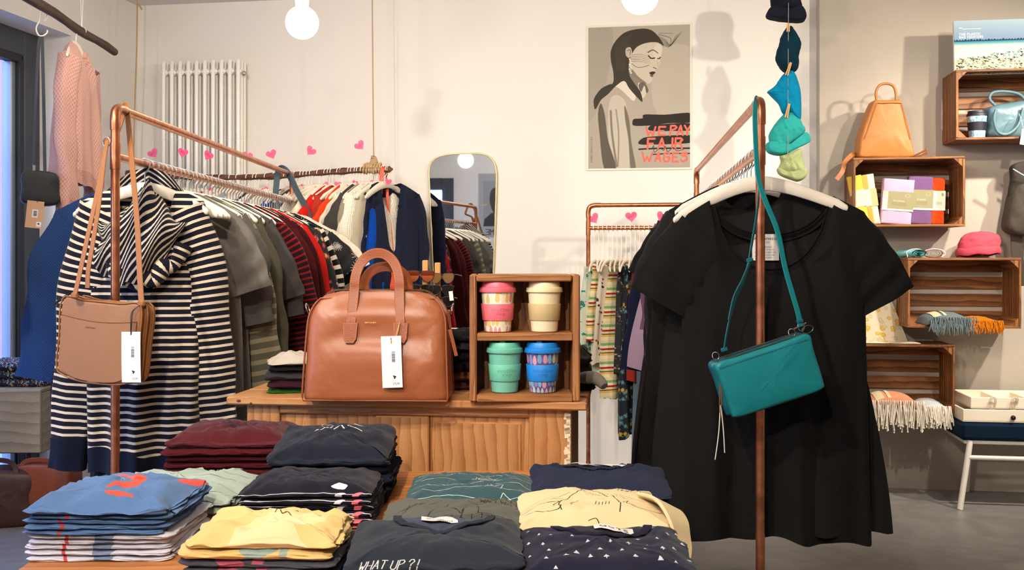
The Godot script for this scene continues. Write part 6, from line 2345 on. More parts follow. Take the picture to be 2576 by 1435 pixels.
func build_poster():
	var p := Pic.new(768, 1076, Color(0.655, 0.625, 0.575))
	var o := Vector2(118, 190)
	var at := func(l: Array) -> Array:
		var r := []
		for k in range(0, l.size(), 2):
			r.append(Vector2(l[k], l[k + 1]) - o)
		return r
	var fill := func(l: Array, c: Color): p.poly(blob2(at.call(l), 5), c)
	var pen := func(l: Array, w: float, c: Color, e := -1.0): p.curve(at.call(l), w, c, e)
	var dark := Color(0.235, 0.21, 0.18)
	var light := Color(0.76, 0.725, 0.66)
	fill.call([620, 420, 900, 380, 900, 900, 640, 880], Color(0.70, 0.67, 0.615))
	fill.call([118, 190, 300, 190, 260, 600, 118, 900], Color(0.62, 0.59, 0.545))
	# shirt
	fill.call([400, 600, 470, 690, 560, 760, 640, 860, 660, 1270, 240, 1270, 205, 1000, 195, 850, 225, 750, 320, 680], Color(0.66, 0.63, 0.58))
	fill.call([300, 720, 400, 760, 420, 1000, 430, 1262, 300, 1262, 270, 900], Color(0.74, 0.71, 0.655))
	p.soften(8)
	fill.call([215, 770, 245, 860, 270, 1050, 330, 1265, 240, 1265, 205, 1000, 193, 850], Color(0.36, 0.33, 0.29))
	fill.call([395, 790, 430, 900, 445, 1060, 480, 1265, 440, 1265, 425, 1050, 400, 900], Color(0.44, 0.41, 0.36))
	pen.call([330, 820, 350, 1000, 345, 1250], 10, Color(0.55, 0.52, 0.47))
	pen.call([290, 830, 300, 1000, 335, 1250], 16, Color(0.50, 0.47, 0.42))
	p.soften(6)
	# neck and face
	fill.call([430, 520, 520, 600, 560, 625, 500, 680, 470, 720, 400, 640, 380, 600], Color(0.52, 0.485, 0.43))
	fill.call([470, 360, 560, 322, 640, 322, 680, 352, 676, 395, 668, 430, 664, 470, 652, 500, 648, 516, 630, 520, 628, 545, 614, 560, 608, 580, 598, 612, 575, 628, 535, 610, 480, 570, 445, 510, 440, 430], light)
	fill.call([640, 330, 676, 356, 670, 420, 640, 470, 610, 400], Color(0.80, 0.77, 0.71))
	p.soften(4)
	fill.call([455, 520, 500, 575, 560, 622, 520, 612, 470, 575, 448, 540], Color(0.50, 0.46, 0.41))
	p.soften(3)
	# collar
	fill.call([390, 600, 440, 640, 478, 720, 460, 756, 400, 700, 350, 655, 330, 640], Color(0.83, 0.80, 0.745))
	fill.call([500, 620, 545, 650, 560, 700, 530, 740, 500, 690], Color(0.78, 0.75, 0.69))
	# hair
	fill.call([505, 212, 590, 222, 650, 275, 690, 345, 640, 318, 560, 320, 490, 348, 452, 400, 428, 470, 432, 560, 470, 625, 515, 690, 530, 765, 490, 730, 430, 660, 392, 604, 330, 640, 270, 700, 215, 745, 172, 815, 160, 745, 190, 690, 240, 645, 305, 620, 310, 540, 292, 450, 292, 370, 330, 295, 400, 235], dark)
	fill.call([160, 745, 215, 660, 300, 625, 220, 700, 180, 800], dark)
	for k in 9:
		pen.call([330 + k * 14, 300 - k * 6, 330 + k * 9, 400, 335 + k * 8, 520], 3, Color(0.30, 0.27, 0.23))
	for k in 6:
		pen.call([640, 270 + k * 8, 700, 300 + k * 9, 740, 340 + k * 2, 780 + k * 10, 270 - k * 6], 3, dark, 1)
	pen.call([655, 250, 760, 255], 2, dark)
	pen.call([650, 260, 740, 290, 735, 345], 3, dark)
	for k in 5:
		pen.call([440, 410 + k * 12, 520, 405 + k * 14, 590, 430 + k * 12], 3, Color(0.40, 0.36, 0.31), 1)
	pen.call([445, 470, 500, 505, 580, 490], 3, dark)
	fill.call([500, 640, 520, 690, 545, 640, 560, 700, 575, 680, 560, 640, 530, 615], Color(0.40, 0.37, 0.33))
	# ear, earring, eye, brow, mouth, nostril
	fill.call([405, 360, 440, 350, 452, 400, 430, 430, 405, 410], Color(0.70, 0.665, 0.60))
	pen.call([415, 375, 438, 370, 436, 405], 5, Color(0.42, 0.38, 0.33))
	for k in 9:
		p.dot(Vector2(434 + (k % 3) * 5, 440 + k * 13) - o, 7, Color(0.86, 0.83, 0.76))
		p.dot(Vector2(436 + (k % 2) * 6, 446 + k * 13) - o, 3, Color(0.40, 0.37, 0.32))
	pen.call([572, 392, 610, 376, 648, 402], 9, Color(0.33, 0.29, 0.25), 5)
	pen.call([576, 418, 596, 438, 622, 436], 9, Color(0.20, 0.175, 0.15))
	pen.call([645, 440, 656, 442, 664, 432], 8, Color(0.22, 0.19, 0.16))
	pen.call([640, 448, 648, 500], 3, Color(0.62, 0.58, 0.52))
	pen.call([612, 508, 634, 516], 6, Color(0.38, 0.34, 0.30))
	fill.call([582, 546, 608, 538, 628, 545, 612, 560, 592, 560], Color(0.20, 0.17, 0.15))
	fill.call([588, 562, 612, 562, 606, 580, 592, 576], Color(0.40, 0.35, 0.31))
	p.soften(2)
	# brush strokes and brush letters
	var ink := Color(0.165, 0.15, 0.13)
	fill.call([455, 915, 470, 893, 530, 890, 545, 862, 700, 866, 892, 858, 900, 925, 720, 932, 600, 945, 470, 945], ink)
	fill.call([580, 955, 640, 940, 892, 935, 900, 985, 740, 990, 590, 985], ink)
	fill.call([525, 1045, 600, 1030, 892, 1025, 900, 1080, 640, 1090, 505, 1085], ink)
	pen.call([505, 1124, 640, 1120, 892, 1122], 12, ink)
	pen.call([600, 1165, 740, 1160, 892, 1162], 9, ink)
	var coral := Color(0.86, 0.42, 0.36)
	p.hand("W", Vector2(556, 958) - o, 64, 14, coral, 1.0, 0.0, 0.05, 1.75)
	p.hand("E", Vector2(652, 958) - o, 62, 15, coral, 1.0, 0.0, 0.06, 1.2)
	p.hand("PAY", Vector2(738, 952) - o, 70, 15, coral, 0.74, 0.0, 0.08)
	p.hand("FAIR", Vector2(568, 1046) - o, 74, 16, coral, 0.98, 0.0, 0.05, 1.1)
	p.hand("W", Vector2(526, 1148) - o, 70, 14, coral, 1.0, 0.0, 0.05, 1.75)
	p.hand("AGES", Vector2(626, 1152) - o, 66, 15, coral, 0.98, 0.02, 0.06)
	pen.call([600, 1125, 615, 1100, 620, 1150, 660, 1120, 690, 1135, 700, 1105, 720, 1145, 760, 1115, 790, 1140, 840, 1130], 4, ink)
	p.text("ARMEDANGELS.DE", Vector2(134, 1222) - o, 200, Color(0.40, 0.38, 0.34), false, false, -PI / 2)
	var a := on_wall(1479.5, 69, 0.012)
	var b := on_wall(1736, 421, 0.012)
	sheet("wall_poster", "black and white portrait poster with coral brush letters reading WE PAY FAIR WAGES", "poster", R((a.x + b.x) / 2, (a.y + b.y) / 2, 0.0), b.x - a.x, a.y - b.y, printed("poster_print", p.done(), 0.5), mat("poster_rim", Color(0.86, 0.85, 0.80), 0.5), room_basis())

func build_beach_print():
	var p := Pic.new(768, 400, Color(0.55, 0.68, 0.78))
	for y in 160:
		p.im.fill_rect(Rect2i(0, y, 768, 1), Color(0.66, 0.75, 0.80).lerp(Color(0.47, 0.56, 0.66), y / 150.0))
	for y in range(150, 400):
		var t := (y - 150) / 250.0
		var c := Color(0.20, 0.52, 0.62).lerp(Color(0.80, 0.80, 0.72), smoothstep(0.0, 0.2, t))
		c = c.lerp(Color(0.68, 0.80, 0.72), smoothstep(0.22, 0.34, t)).lerp(Color(0.86, 0.76, 0.60), smoothstep(0.45, 0.62, t))
		p.im.fill_rect(Rect2i(0, y, 768, 1), c)
	var rg := RandomNumberGenerator.new()
	rg.seed = 3
	for k in 40:
		var x := k * 20.0
		p.dot(Vector2(x, 148), rg.randf_range(4, 9), Color(0.12, 0.22, 0.30))
	p.im.fill_rect(Rect2i(0, 148, 768, 8), Color(0.12, 0.25, 0.34))
	for k in 900:
		var x := rg.randf() * 768
		var y := 400 - pow(rg.randf(), 1.25) * (120 + x * 0.14)
		var c: Color = [Color(0.16, 0.145, 0.12), Color(0.42, 0.39, 0.33), Color(0.27, 0.24, 0.19), Color(0.40, 0.56, 0.46), Color(0.62, 0.66, 0.68)][mini(4, int(rg.randf() * 5.6))]
		p.poly([Vector2(x, y), Vector2(x + rg.randf_range(8, 30), y + 4), Vector2(x + rg.randf_range(4, 18), y + rg.randf_range(7, 15))], c)
	p.text("THE PLASTIC", Vector2(36, 92), 150, Color(0.86, 0.88, 0.88), true)
	p.text("BAG FIGHTERS", Vector2(36, 115), 165, Color(0.86, 0.88, 0.88), true)
	p.im.fill_rect(Rect2i(60, 60, 130, 4), Color(0.86, 0.88, 0.88))
	p.im.fill_rect(Rect2i(36, 50, 22, 8), Color(0.80, 0.84, 0.85))
	var bl := on_wall(2405, 186, 0.31)
	var tl := on_wall(2406, 52, 0.28)
	var h := tl.y - bl.y
	var o := thing("canvas_print", "beach photograph print with a littered shore standing on the highest crate", "picture", R(bl.x, bl.y, 0.29), room_basis() * Basis(Vector3.RIGHT, -0.06))
	var g := Geo.new()
	g.box(Vector3(0.24, h / 2, -0.009), Vector3(0.48, h, 0.018), Basis(), 0.001)
	obj("board", g, mat("canvas_edge", Color(0.86, 0.87, 0.86), 0.8), o)
	g = Geo.new()
	g.grid(1, 1, func(u, v): return Vector3(u * 0.48, (1.0 - v) * h, 0.0006))
	obj("print", g, printed("beach_print", p.done(), 0.7), o)

func build_backpack():
	var top: Node3D = CR[1]
	var y := top.position.y + 0.318
	var c := on_wall(2230, 390, 0.24)
	var o := thing("backpack", "mustard tan leather backpack with a round top handle standing on a crate", "backpack", R(c.x, y, 0.215), room_basis() * turned(4.0))
	var m := leather(Color(0.69, 0.44, 0.21), 0.5)
	var cc := Vector3(c.x, y, 0)
	var g := Geo.new()
	pillow(g, outline([Vector2(2197, 254), Vector2(2215, 251), Vector2(2252, 250), Vector2(2268, 252), Vector2(2280, 290), Vector2(2294, 350), Vector2(2301, 380), Vector2(2300, 393), Vector2(2270, 397), Vector2(2190, 397), Vector2(2160, 395), Vector2(2160, 375), Vector2(2163, 345), Vector2(2178, 300)], 0.27, cc, 3), 0.10, 0.012, 0.014, 0.004)
	obj("body", g, m, o)
	# seam piping round the flap
	g = Geo.new()
	var path := []
	for q in [Vector2(2172, 350), Vector2(2190, 300), Vector2(2203, 262), Vector2(2212, 260), Vector2(2262, 259), Vector2(2268, 266), Vector2(2280, 310), Vector2(2290, 350)]:
		var w := on_wall(q.x, q.y, 0.27)
		path.append(Vector3(w.x - cc.x, w.y - cc.y, 0.058))
	g.tube(smooth(path, 3), 0.0018, 6)
	obj("seam", g, leather(Color(0.66, 0.40, 0.15), 0.5), o)
	g = Geo.new()
	path = []
	for q in [Vector2(2205, 256), Vector2(2203, 232), Vector2(2212, 215), Vector2(2230, 210), Vector2(2247, 216), Vector2(2254, 234), Vector2(2254, 256)]:
		var w := on_wall(q.x, q.y, 0.25)
		path.append(Vector3(w.x - cc.x, w.y - cc.y, 0.03))
	g.tube(smooth(path, 5), 0.0062, 10)
	obj("handle", g, m, o)
	var dark := leather(Color(0.62, 0.37, 0.16), 0.5)
	g = Geo.new()
	g.strap(smooth([Vector3(-0.13, 0.02, 0.0), Vector3(-0.155, 0.022, 0.02), Vector3(-0.195, -0.015, 0.05), Vector3(-0.215, -0.06, 0.08), Vector3(-0.245, -0.10, 0.09)], 5), 0.022, 0.004, Vector3(0.2, 0.4, 1.0))
	obj("shoulder_strap", g, dark, o)
	g = Geo.new()
	g.strap([Vector3(0.125, 0.012, 0.0), Vector3(0.15, 0.026, 0.03), Vector3(0.175, 0.042, 0.05)], 0.028, 0.005, Vector3(-0.3, 1, 0.3))
	g.strap([Vector3(0.125, 0.004, 0.0), Vector3(0.15, 0.012, 0.03), Vector3(0.178, 0.026, 0.05)], 0.026, 0.005, Vector3(-0.3, 1, 0.3))
	obj("shoulder_strap", g, dark, o)
	text_mesh("m·n", 0.012, o, "stamp", Transform3D(Basis(), Vector3(0.005, 0.212, 0.0585)), mat("stamp_pale", Color(0.92, 0.78, 0.5), 0.4))

func build_packs():
	var cy: float = CR[1].position.y + 0.012
	var b := 0.27
	var L := [
		["yellow", Color(0.88, 0.72, 0.30), 2153, 2186, 441, -0.20, 0.018, "yellow pack of textiles with a white paper band leaning at the end of the crate"],
		["ochre", Color(0.74, 0.58, 0.30), 2172, 2200, 440, -0.18, 0.020, "ochre pack of textiles behind the yellow one"],
		["cream", Color(0.86, 0.81, 0.70), 2186, 2216, 437, -0.16, 0.018, "cream pack of textiles with a narrow band beside the yellow one"],
		["lilac", Color(0.76, 0.63, 0.73), 2216, 2294, 450, 0.10, 0.030, "pale lilac pack of textiles with an olive paper band"],
		["purple", Color(0.44, 0.32, 0.48), 2285, 2347, 443, 0.05, 0.030, "purple pack of textiles with an olive paper band"],
		["orange", Color(0.82, 0.27, 0.10), 2345, 2381, 446, 0.03, 0.030, "orange pack of textiles with a grey paper band, last in the crate"],
	]
	var k := 0
	for e in L:
		var l := on_wall(e[2], 560, b)
		var r := on_wall(e[3], 560, b)
		var t := on_wall(e[2], e[4], b)
		var w := r.x - l.x
		var h := t.y - cy
		var o := thing("textile_pack", e[7], "textile pack", R((l.x + r.x) / 2 - h * sin(-e[5]) * 0.5 * 0.0, cy, b - 0.012 * k), room_basis() * Basis(Vector3.BACK, -e[5] * 0.85), "packed textiles in the crate")
		var g := Geo.new()
		var poly := PackedVector2Array()
		for q in [Vector2(-0.5, 0.0), Vector2(0.5, 0.0), Vector2(0.5, 1.0), Vector2(-0.5, 1.0)]:
			poly.append(Vector2(q.x * w, q.y * h))
		var dense := PackedVector2Array()
		for i in 4:
			for s in 5:
				dense.append(poly[i].lerp(poly[(i + 1) % 4], s / 5.0))
		pillow(g, dense, 0.05, 0.004, 0.010, 0.003, k * 3.0)
		obj("cloth", g, cloth(e[1]), o)
		var p := Pic.new(256, 256, Color(0.57, 0.55, 0.42) if k >= 3 and k < 5 else Color(0.80, 0.77, 0.70))
		if k >= 3:
			p.im.fill_rect(Rect2i(0, 0, 44, 256), Color(0.72, 0.68, 0.62) if k == 3 else p.im.get_pixel(60, 5))
			p.dot(Vector2(205, 50), 24, Color(0.66, 0.64, 0.52))
			p.dot(Vector2(205, 50), 19, Color(0.57, 0.55, 0.42))
			p.text("frottee", Vector2(90, 110), 90, Color(0.78, 0.76, 0.66))
			for j in 3:
				p.im.fill_rect(Rect2i(80, 150 + j * 14, 120, 4), Color(0.46, 0.44, 0.33))
			if k == 3:
				p.text("NOUTA", Vector2(6, 236), 180, Color(0.86, 0.84, 0.80), true, false, -PI / 2)
			p.im.fill_rect(Rect2i(0, 232, 256, 24), Color(0.86, 0.84, 0.79))
		g = Geo.new()
		var y0 := h * 0.30
		var y1 := h * 0.72
		if k < 3:
			y0 = h * 0.36; y1 = h * 0.70
		g.grid(2, 1, func(u, v): return Vector3((u - 0.5) * (w + 0.002), lerpf(y1, y0, v), 0.0305))
		g.grid(2, 1, func(u, v): return Vector3(w / 2 + 0.001, lerpf(y1, y0, v), 0.0305 - u * 0.058), 0.05, 1)
		obj("paper_band", g, printed("band_" + e[0], p.done(128), 0.7), o)
		k += 1

func fringe(g: Geo, from: Vector3, to: Vector3, out: Vector3, ln: float, n: int, r: float, sd: int, knots := false):
	var rg := RandomNumberGenerator.new()
	rg.seed = sd
	for k in n:
		var p := from.lerp(to, (k + rg.randf_range(-0.3, 0.3)) / maxf(1.0, n - 1.0)) + out * rg.randf_range(0.0, 0.008)
		var l := ln * rg.randf_range(0.65, 1.05)
		var sw := (to - from).normalized() * rg.randf_range(-0.014, 0.014)
		var q := [p - out * 0.006, p + out * 0.006, p + out * 0.010 + sw * 0.3 - Vector3(0, l * 0.35, 0), p + out * rg.randf_range(0.004, 0.014) + sw - Vector3(0, l, 0)]
		g.tube(smooth(q, 2), [r, r, r, r, r * 1.1, r * 1.1, r * (1.5 if knots else 0.8)], 5)
		if knots:
			g.ball(q[3], Vector3.ONE * r * 1.9, 6, 4)

func scarf(called: String, label: String, px0: float, px1: float, base: float, h: float, m: Material, band: Material, fr: Material, b0: float, b1: float, ln: float, n: int, knots: bool, sd: int) -> Node3D:
	var l := on_wall(px0, 800, b1)
	var r := on_wall(px1, 800, b1)
	var w := r.x - l.x
	var o := thing(called, label, "scarf", R(l.x, base, 0.0), room_basis(), "fringed scarves in the crates")
	var g := Geo.new()
	g.grid(18, 22, func(u, v):
		# over the back, up and out to the mouth of the crate
		var a: float = u
		var prof: float = pow(maxf(0.0, 1.0 - pow(absf(2.0 * a - 1.0), 2.6)), 0.6)
		var z: float = lerpf(b0, b1 + 0.012, v)
		var y: float = h * prof * (0.75 + 0.25 * sin(v * PI)) * (1.0 - 0.25 * v) + 0.003 * noise.get_noise_2d(u * 8.0 + sd, v * 6.0)
		return Vector3(a * w, y + 0.002, z), w, b1 - b0)
	g.grid(10, 6, func(u, v): return Vector3(u * w, h * pow(maxf(0.0, 1.0 - pow(absf(2.0 * u - 1.0), 2.6)), 0.6) * 0.75 * (1.0 - v) + 0.002, b1 + 0.012 + 0.006 * sin(v * PI)), w, 0.05)
	obj("folded_cloth", g, m, o)
	if band:
		g = Geo.new()
		for e in [[0.18, 0.34], [0.40, 0.46]]:
			g.grid(14, 8, func(u, v):
				var a: float = lerpf(e[0], e[1], v)
				var prof: float = pow(maxf(0.0, 1.0 - pow(absf(2.0 * a - 1.0), 2.6)), 0.6)
				var z: float = lerpf(b0, b1 + 0.012, u)
				return Vector3(a * w, h * prof * (0.75 + 0.25 * sin(u * PI)) * (1.0 - 0.25 * u) + 0.0045, z))
		obj("woven_band", g, band, o)
	g = Geo.new()
	for row in 3:
		fringe(g, Vector3(0.06 * w, h * (0.15 + 0.22 * row), b1 + 0.014), Vector3(w * 1.0, h * (0.15 + 0.22 * row), b1 + 0.014), Vector3(0, 0, 1), ln, n, 0.0023, sd + row, knots)
	var f := obj("fringe", g, fr, o)
	f.set_meta("kind", "stuff")
	return o

func build_crate_goods():
	# --- on and in the highest crate
	var c0: Node3D = CR[0]
	var y: float = c0.position.y + 0.0115
	var w := on_wall(2460, 350, 0.27)
	var o := thing("lidded_cup", "pale blue marbled cup with a dark lid and band inside the highest crate", "cup", R(w.x, y, 0.26), room_basis())
	var mar := mat("marble_cup", Color.WHITE, 0.45)
	mar.albedo_texture = pattern("marble", 64, func(x, yy): return Color(0.82, 0.88, 0.90).lerp(Color(0.30, 0.52, 0.66), clampf(0.4 + 1.5 * noise.get_noise_2d(x * 5.0, yy * 5.0 + 2.0 * noise.get_noise_2d(x * 4.0, yy * 3.0)), 0, 1)))
	mar.uv1_scale = Vector3(2, 8, 1)
	var ind := mat("indigo_band", Color(0.08, 0.085, 0.15), 0.5)
	var g := Geo.new()
	g.lathe([Vector2(0, 0), Vector2(0.033, 0), Vector2(0.042, 0.106), Vector2(0, 0.106)], 28)
	obj("body", g, mar, o)
	g = Geo.new()
	g.lathe([Vector2(0.036, 0.036), Vector2(0.0385, 0.036), Vector2(0.042, 0.074), Vector2(0.039, 0.075)], 28)
	obj("sleeve", g, ind, o)
	g = Geo.new()
	g.lathe([Vector2(0.042, 0.102), Vector2(0.0455, 0.103), Vector2(0.0445, 0.113), Vector2(0.040, 0.116), Vector2(0.039, 0.126), Vector2(0, 0.126)], 28)
	obj("lid", g, ind, o)
	# pale blue handbag
	var cc := on_wall(2545, 350, 0.25)
	o = thing("handbag", "pale grey blue leather handbag with rolled handles lying in the highest crate", "handbag", R(cc.x, y, 0.20), room_basis() * turned(8.0))
	var ice := leather(Color(0.33, 0.45, 0.49), 0.4)
	g = Geo.new()
	var c3 := Vector3(cc.x, y, 0)
	pillow(g, outline([Vector2(2485, 345), Vector2(2480, 315), Vector2(2478, 282), Vector2(2490, 268), Vector2(2530, 258), Vector2(2600, 252), Vector2(2630, 300), Vector2(2635, 345), Vector2(2560, 349)], 0.25, c3, 4), 0.12, 0.012, 0.03, 0.005)
	obj("body", g, ice, o)
	for hnd in [[[Vector2(2520, 262), Vector2(2502, 245), Vector2(2510, 228), Vector2(2545, 224), Vector2(2585, 232), Vector2(2610, 262)], -0.02], [[Vector2(2490, 280), Vector2(2485, 305), Vector2(2495, 335), Vector2(2520, 340), Vector2(2548, 318), Vector2(2562, 275)], 0.085]]:
		g = Geo.new()
		var path := []
		for q in hnd[0]:
			var ww := on_wall(q.x, q.y, 0.25)
			path.append(Vector3(ww.x - c3.x, ww.y - c3.y, hnd[1]))
		g.tube(smooth(path, 6), 0.0072, 10)
		obj("handle", g, ice, o)
	# --- grey bag on its hook at the right of the wall
	cc = on_wall(2575, 520, 0.18)
	o = thing("shoulder_bag", "grey brown canvas bag hanging on the grey wall, cut by the frame", "bag", R(cc.x, cc.y, 0.19), room_basis())
	var can := cloth(Color(0.29, 0.265, 0.24), "fleece")
	c3 = Vector3(cc.x, cc.y, 0)
	g = Geo.new()
	pillow(g, outline([Vector2(2552, 470), Vector2(2575, 455), Vector2(2610, 455), Vector2(2640, 480), Vector2(2645, 560), Vector2(2620, 592), Vector2(2560, 594), Vector2(2530, 580), Vector2(2528, 555), Vector2(2538, 500)], 0.2, c3, 4), 0.11, 0.012, 0.03, 0.008)
	obj("body", g, can, o)
	g = Geo.new()
	pillow(g, outline([Vector2(2550, 415), Vector2(2600, 405), Vector2(2630, 440), Vector2(2640, 510), Vector2(2590, 520), Vector2(2545, 500), Vector2(2548, 450)], 0.22, c3, 4), 0.05, 0.01, 0.02, 0.006)
	obj("flap", g, cloth(Color(0.25, 0.23, 0.21), "fleece"), o)
	g = Geo.new()
	var pts := []
	for q in [Vector2(2552, 590), Vector2(2556, 640), Vector2(2562, 690), Vector2(2566, 720)]:
		var ww := on_wall(q.x, q.y, 0.18)
		pts.append(Vector3(ww.x - c3.x, ww.y - c3.y, 0.01))
	g.strap(smooth(pts, 4), 0.05, 0.005, Vector3(0, 0, 1))
	obj("strap", g, can, o)
	g = Geo.new()
	pts = []
	for q in [Vector2(2542, 427), Vector2(2560, 438), Vector2(2585, 452)]:
		var ww := on_wall(q.x, q.y, 0.23)
		pts.append(Vector3(ww.x - c3.x, ww.y - c3.y, 0.075))
	g.strap(pts, 0.012, 0.004, Vector3(0, 1, 0.4))
	obj("edge_binding", g, mat("ice_binding", Color(0.55, 0.68, 0.72), 0.5), o)
	g = Geo.new()
	g.tube([Vector3(0.05, 0.24, -0.089), Vector3(0.05, 0.24, 0.0), Vector3(0.05, 0.26, 0.01)], 0.004, 8)
	g.strap(smooth([Vector3(0.0, 0.15, 0.0), Vector3(0.03, 0.22, 0.0), Vector3(0.05, 0.245, 0.0), Vector3(0.07, 0.22, 0.0), Vector3(0.09, 0.15, 0.0)], 4), 0.03, 0.004, Vector3(0, 0, 1))
	obj("hook", g, can, o)
	# --- on the third crate: pink cap and two rolls
	var c2: Node3D = CR[2]
	y = c2.position.y + 0.318
	w = on_wall(2468, 655, 0.24)
	o = thing("beanie", "coral pink cotton cap puffed up on the crate of fringed scarves", "cap", R(w.x, y, 0.20), room_basis())
	var cor := cloth(Color(0.76, 0.30, 0.36))
	g = Geo.new()
	g.grid(40, 20, func(u, v):
		var a: float = u * TAU
		var t: float = v
		var r: float = 0.094 * (1.0 - 0.10 * t) if t < 0.25 else 0.094 * 0.975 * pow(maxf(0.0, 1.0 - pow((t - 0.25) / 0.75, 2.6)), 0.5)
		var yy: float = 0.030 + t * 0.105 - 0.012 * pow(t, 3)
		var f := 0.006 * sin(a * 7.0 + t * 5.0) * t * (1.2 - t) + 0.005 * noise.get_noise_2d(a * 1.5, t * 4.0)
		return Vector3(cos(a) * (r + f) * 1.0 + 0.012 * t, yy + 0.006 * cos(a + 0.6) * (1.0 - t), -sin(a) * (r + f) * 0.82), 0.6, 0.15, true)
	obj("crown", g, cor, o)
	g = Geo.new()
	g.grid(40, 8, func(u, v):
		var a: float = u * TAU
		var b2: float = v * PI
		return Vector3(cos(a) * (0.092 + 0.007 * sin(b2)), 0.004 + 0.034 * (1.0 - cos(b2)) / 2.0 + 0.007 * (1.0 + cos(a + 0.8)) + 0.003 * sin(a * 6.0), -sin(a) * (0.092 + 0.007 * sin(b2)) * 0.84), 0.6, 0.05, true)
	obj("cuff", g, cor, o)
	for e in [[2298, "pale aqua rolled cloth with a white cord on the crate top", Color(0.50, 0.76, 0.78)], [2355, "pink rolled cloth tied with a white cord on the crate top", Color(0.80, 0.36, 0.46)]]:
		w = on_wall(e[0], 655, 0.25)
		o = thing("rolled_cloth", e[1], "cloth", R(w.x, y, 0.22), room_basis() * turned(20.0 if e[0] < 2320 else -14.0), "rolled cloths on the crate top")
		g = Geo.new()
		# the spiral of the roll, as a sheet
		g = Geo.new()
		g.grid(60, 6, func(u, v):
			var a: float = u * 17.0
			var rr: float = 0.005 + 0.0155 * u + 0.0012 * noise.get_noise_2d(u * 12.0, v * 2.0)
			return Vector3(cos(a) * rr * 2.2, 0.0205 + sin(a) * rr * 0.97, (v - 0.5) * 0.13), 0.5, 0.12)
		obj("roll", g, cloth(e[2], "fleece"), o)
		g = Geo.new()
		var ring := []
		for k in 17:
			var a := TAU * k / 16.0
			ring.append(Vector3(cos(a) * 0.047, 0.021 + sin(a) * 0.0205, 0.03))
		g.tube(ring, 0.002, 6)
		g.tube(smooth([Vector3(-0.047 if e[0] < 2320 else 0.03, 0.024, 0.03), Vector3(-0.062 if e[0] < 2320 else 0.036, 0.010, 0.06), Vector3(-0.07 if e[0] < 2320 else 0.034, 0.004, 0.072)], 3), 0.002, 6)
		obj("cord", g, mat("white_cord", Color(0.9, 0.88, 0.84), 0.8), o)
	# --- scarves
	var bf := WALLB + CRATE_D
	y = c2.position.y + 0.0115
	var slate := cloth(Color(0.40, 0.455, 0.47), "fleece")
	var must := cloth(Color(0.74, 0.42, 0.07), "fleece")
	var crm := cloth(Color(0.84, 0.77, 0.62))
	scarf("fringed_scarf", "slate grey scarf with a cream band, its fringe over the crate edge", 2330, 2452, y, 0.062, slate, crm, slate, 0.14, bf, 0.052, 34, false, 5)
	scarf("fringed_scarf", "mustard orange scarf with a short fringe over the crate edge", 2436, 2518, y, 0.040, must, null, must, 0.14, bf, 0.045, 26, false, 9)
	var c4: Node3D = CR[3]
	y = c4.position.y + 0.0115
	var coral := cloth(Color(0.84, 0.55, 0.42))
	var ivory := cloth(Color(0.90, 0.86, 0.80), "fleece")
	var gwhite := cloth(Color(0.74, 0.76, 0.78))
	scarf("fringed_scarf", "coral and cream scarf with knotted white fringe in the lowest crate", 2180, 2322, y, 0.085, coral, crm, ivory, 0.14, bf, 0.100, 34, true, 15)
	scarf("fringed_scarf", "grey and white scarf with long knotted white fringe at the end of the lowest crate", 2318, 2388, y, 0.050, gwhite, null, ivory, 0.14, bf, 0.075, 24, true, 22)
	# --- patterned cloth standing on the lowest crate
	y = c4.position.y + 0.318
	cc = on_wall(2215, 870, 0.24)
	o = thing("patterned_cloth", "white and yellow patterned cloth on the lowest crate beside the black dress", "cloth", R(cc.x, y, 0.0), room_basis())
	var yw := flower_mat("yellow_pattern", Color(0.88, 0.83, 0.72), [Color(0.84, 0.68, 0.30), Color(0.80, 0.76, 0.62)], 30, 14.0, Color(0.85, 0.75, 0.45))
	g = Geo.new()
	g.grid(14, 20, func(u, v):
		var x: float = (u - 0.5) * (0.13 + 0.10 * v)
		return Vector3(x + 0.02 * v, 0.21 * (1.0 - v) + 0.003, 0.135 + 0.06 * v + 0.009 * sin(u * 9.0 + v * 2.0) * (0.3 + v)), 0.2, 0.25)
	g.grid(14, 6, func(u, v): return Vector3((u - 0.5) * 0.23 + 0.02 + 0.05 * v * (u - 0.5), 0.004 + 0.006 * sin(u * 8.0) * (1.0 - v) * v * 3.0, 0.195 + 0.13 * v), 0.2, 0.12)
	obj("cloth", g, yw, o)
	# --- large white price card under the highest crate
	cc = on_wall(2572, 345, bf + 0.02)
	o = thing("price_tag", "white price card hanging from the blue handbag at the frame edge", "price tag", R(cc.x, cc.y, bf + 0.02), room_basis())
	g = Geo.new()
	g.box(Vector3(0.012, 0, 0), Vector3(0.036, 0.07, 0.001), Basis(Vector3.BACK, -0.15), 0.0)
	obj("card", g, mat("white_card", Color(0.93, 0.91, 0.87), 0.6), o)
	g = Geo.new()
	g.tube([Vector3(0.006, 0.035, 0), Vector3(0.0, 0.075, -0.01), Vector3(0.0, 0.11, -0.04)], 0.001, 5)
	obj("cord", g, mat("white_cord", Color(0.9, 0.88, 0.84), 0.8), o)

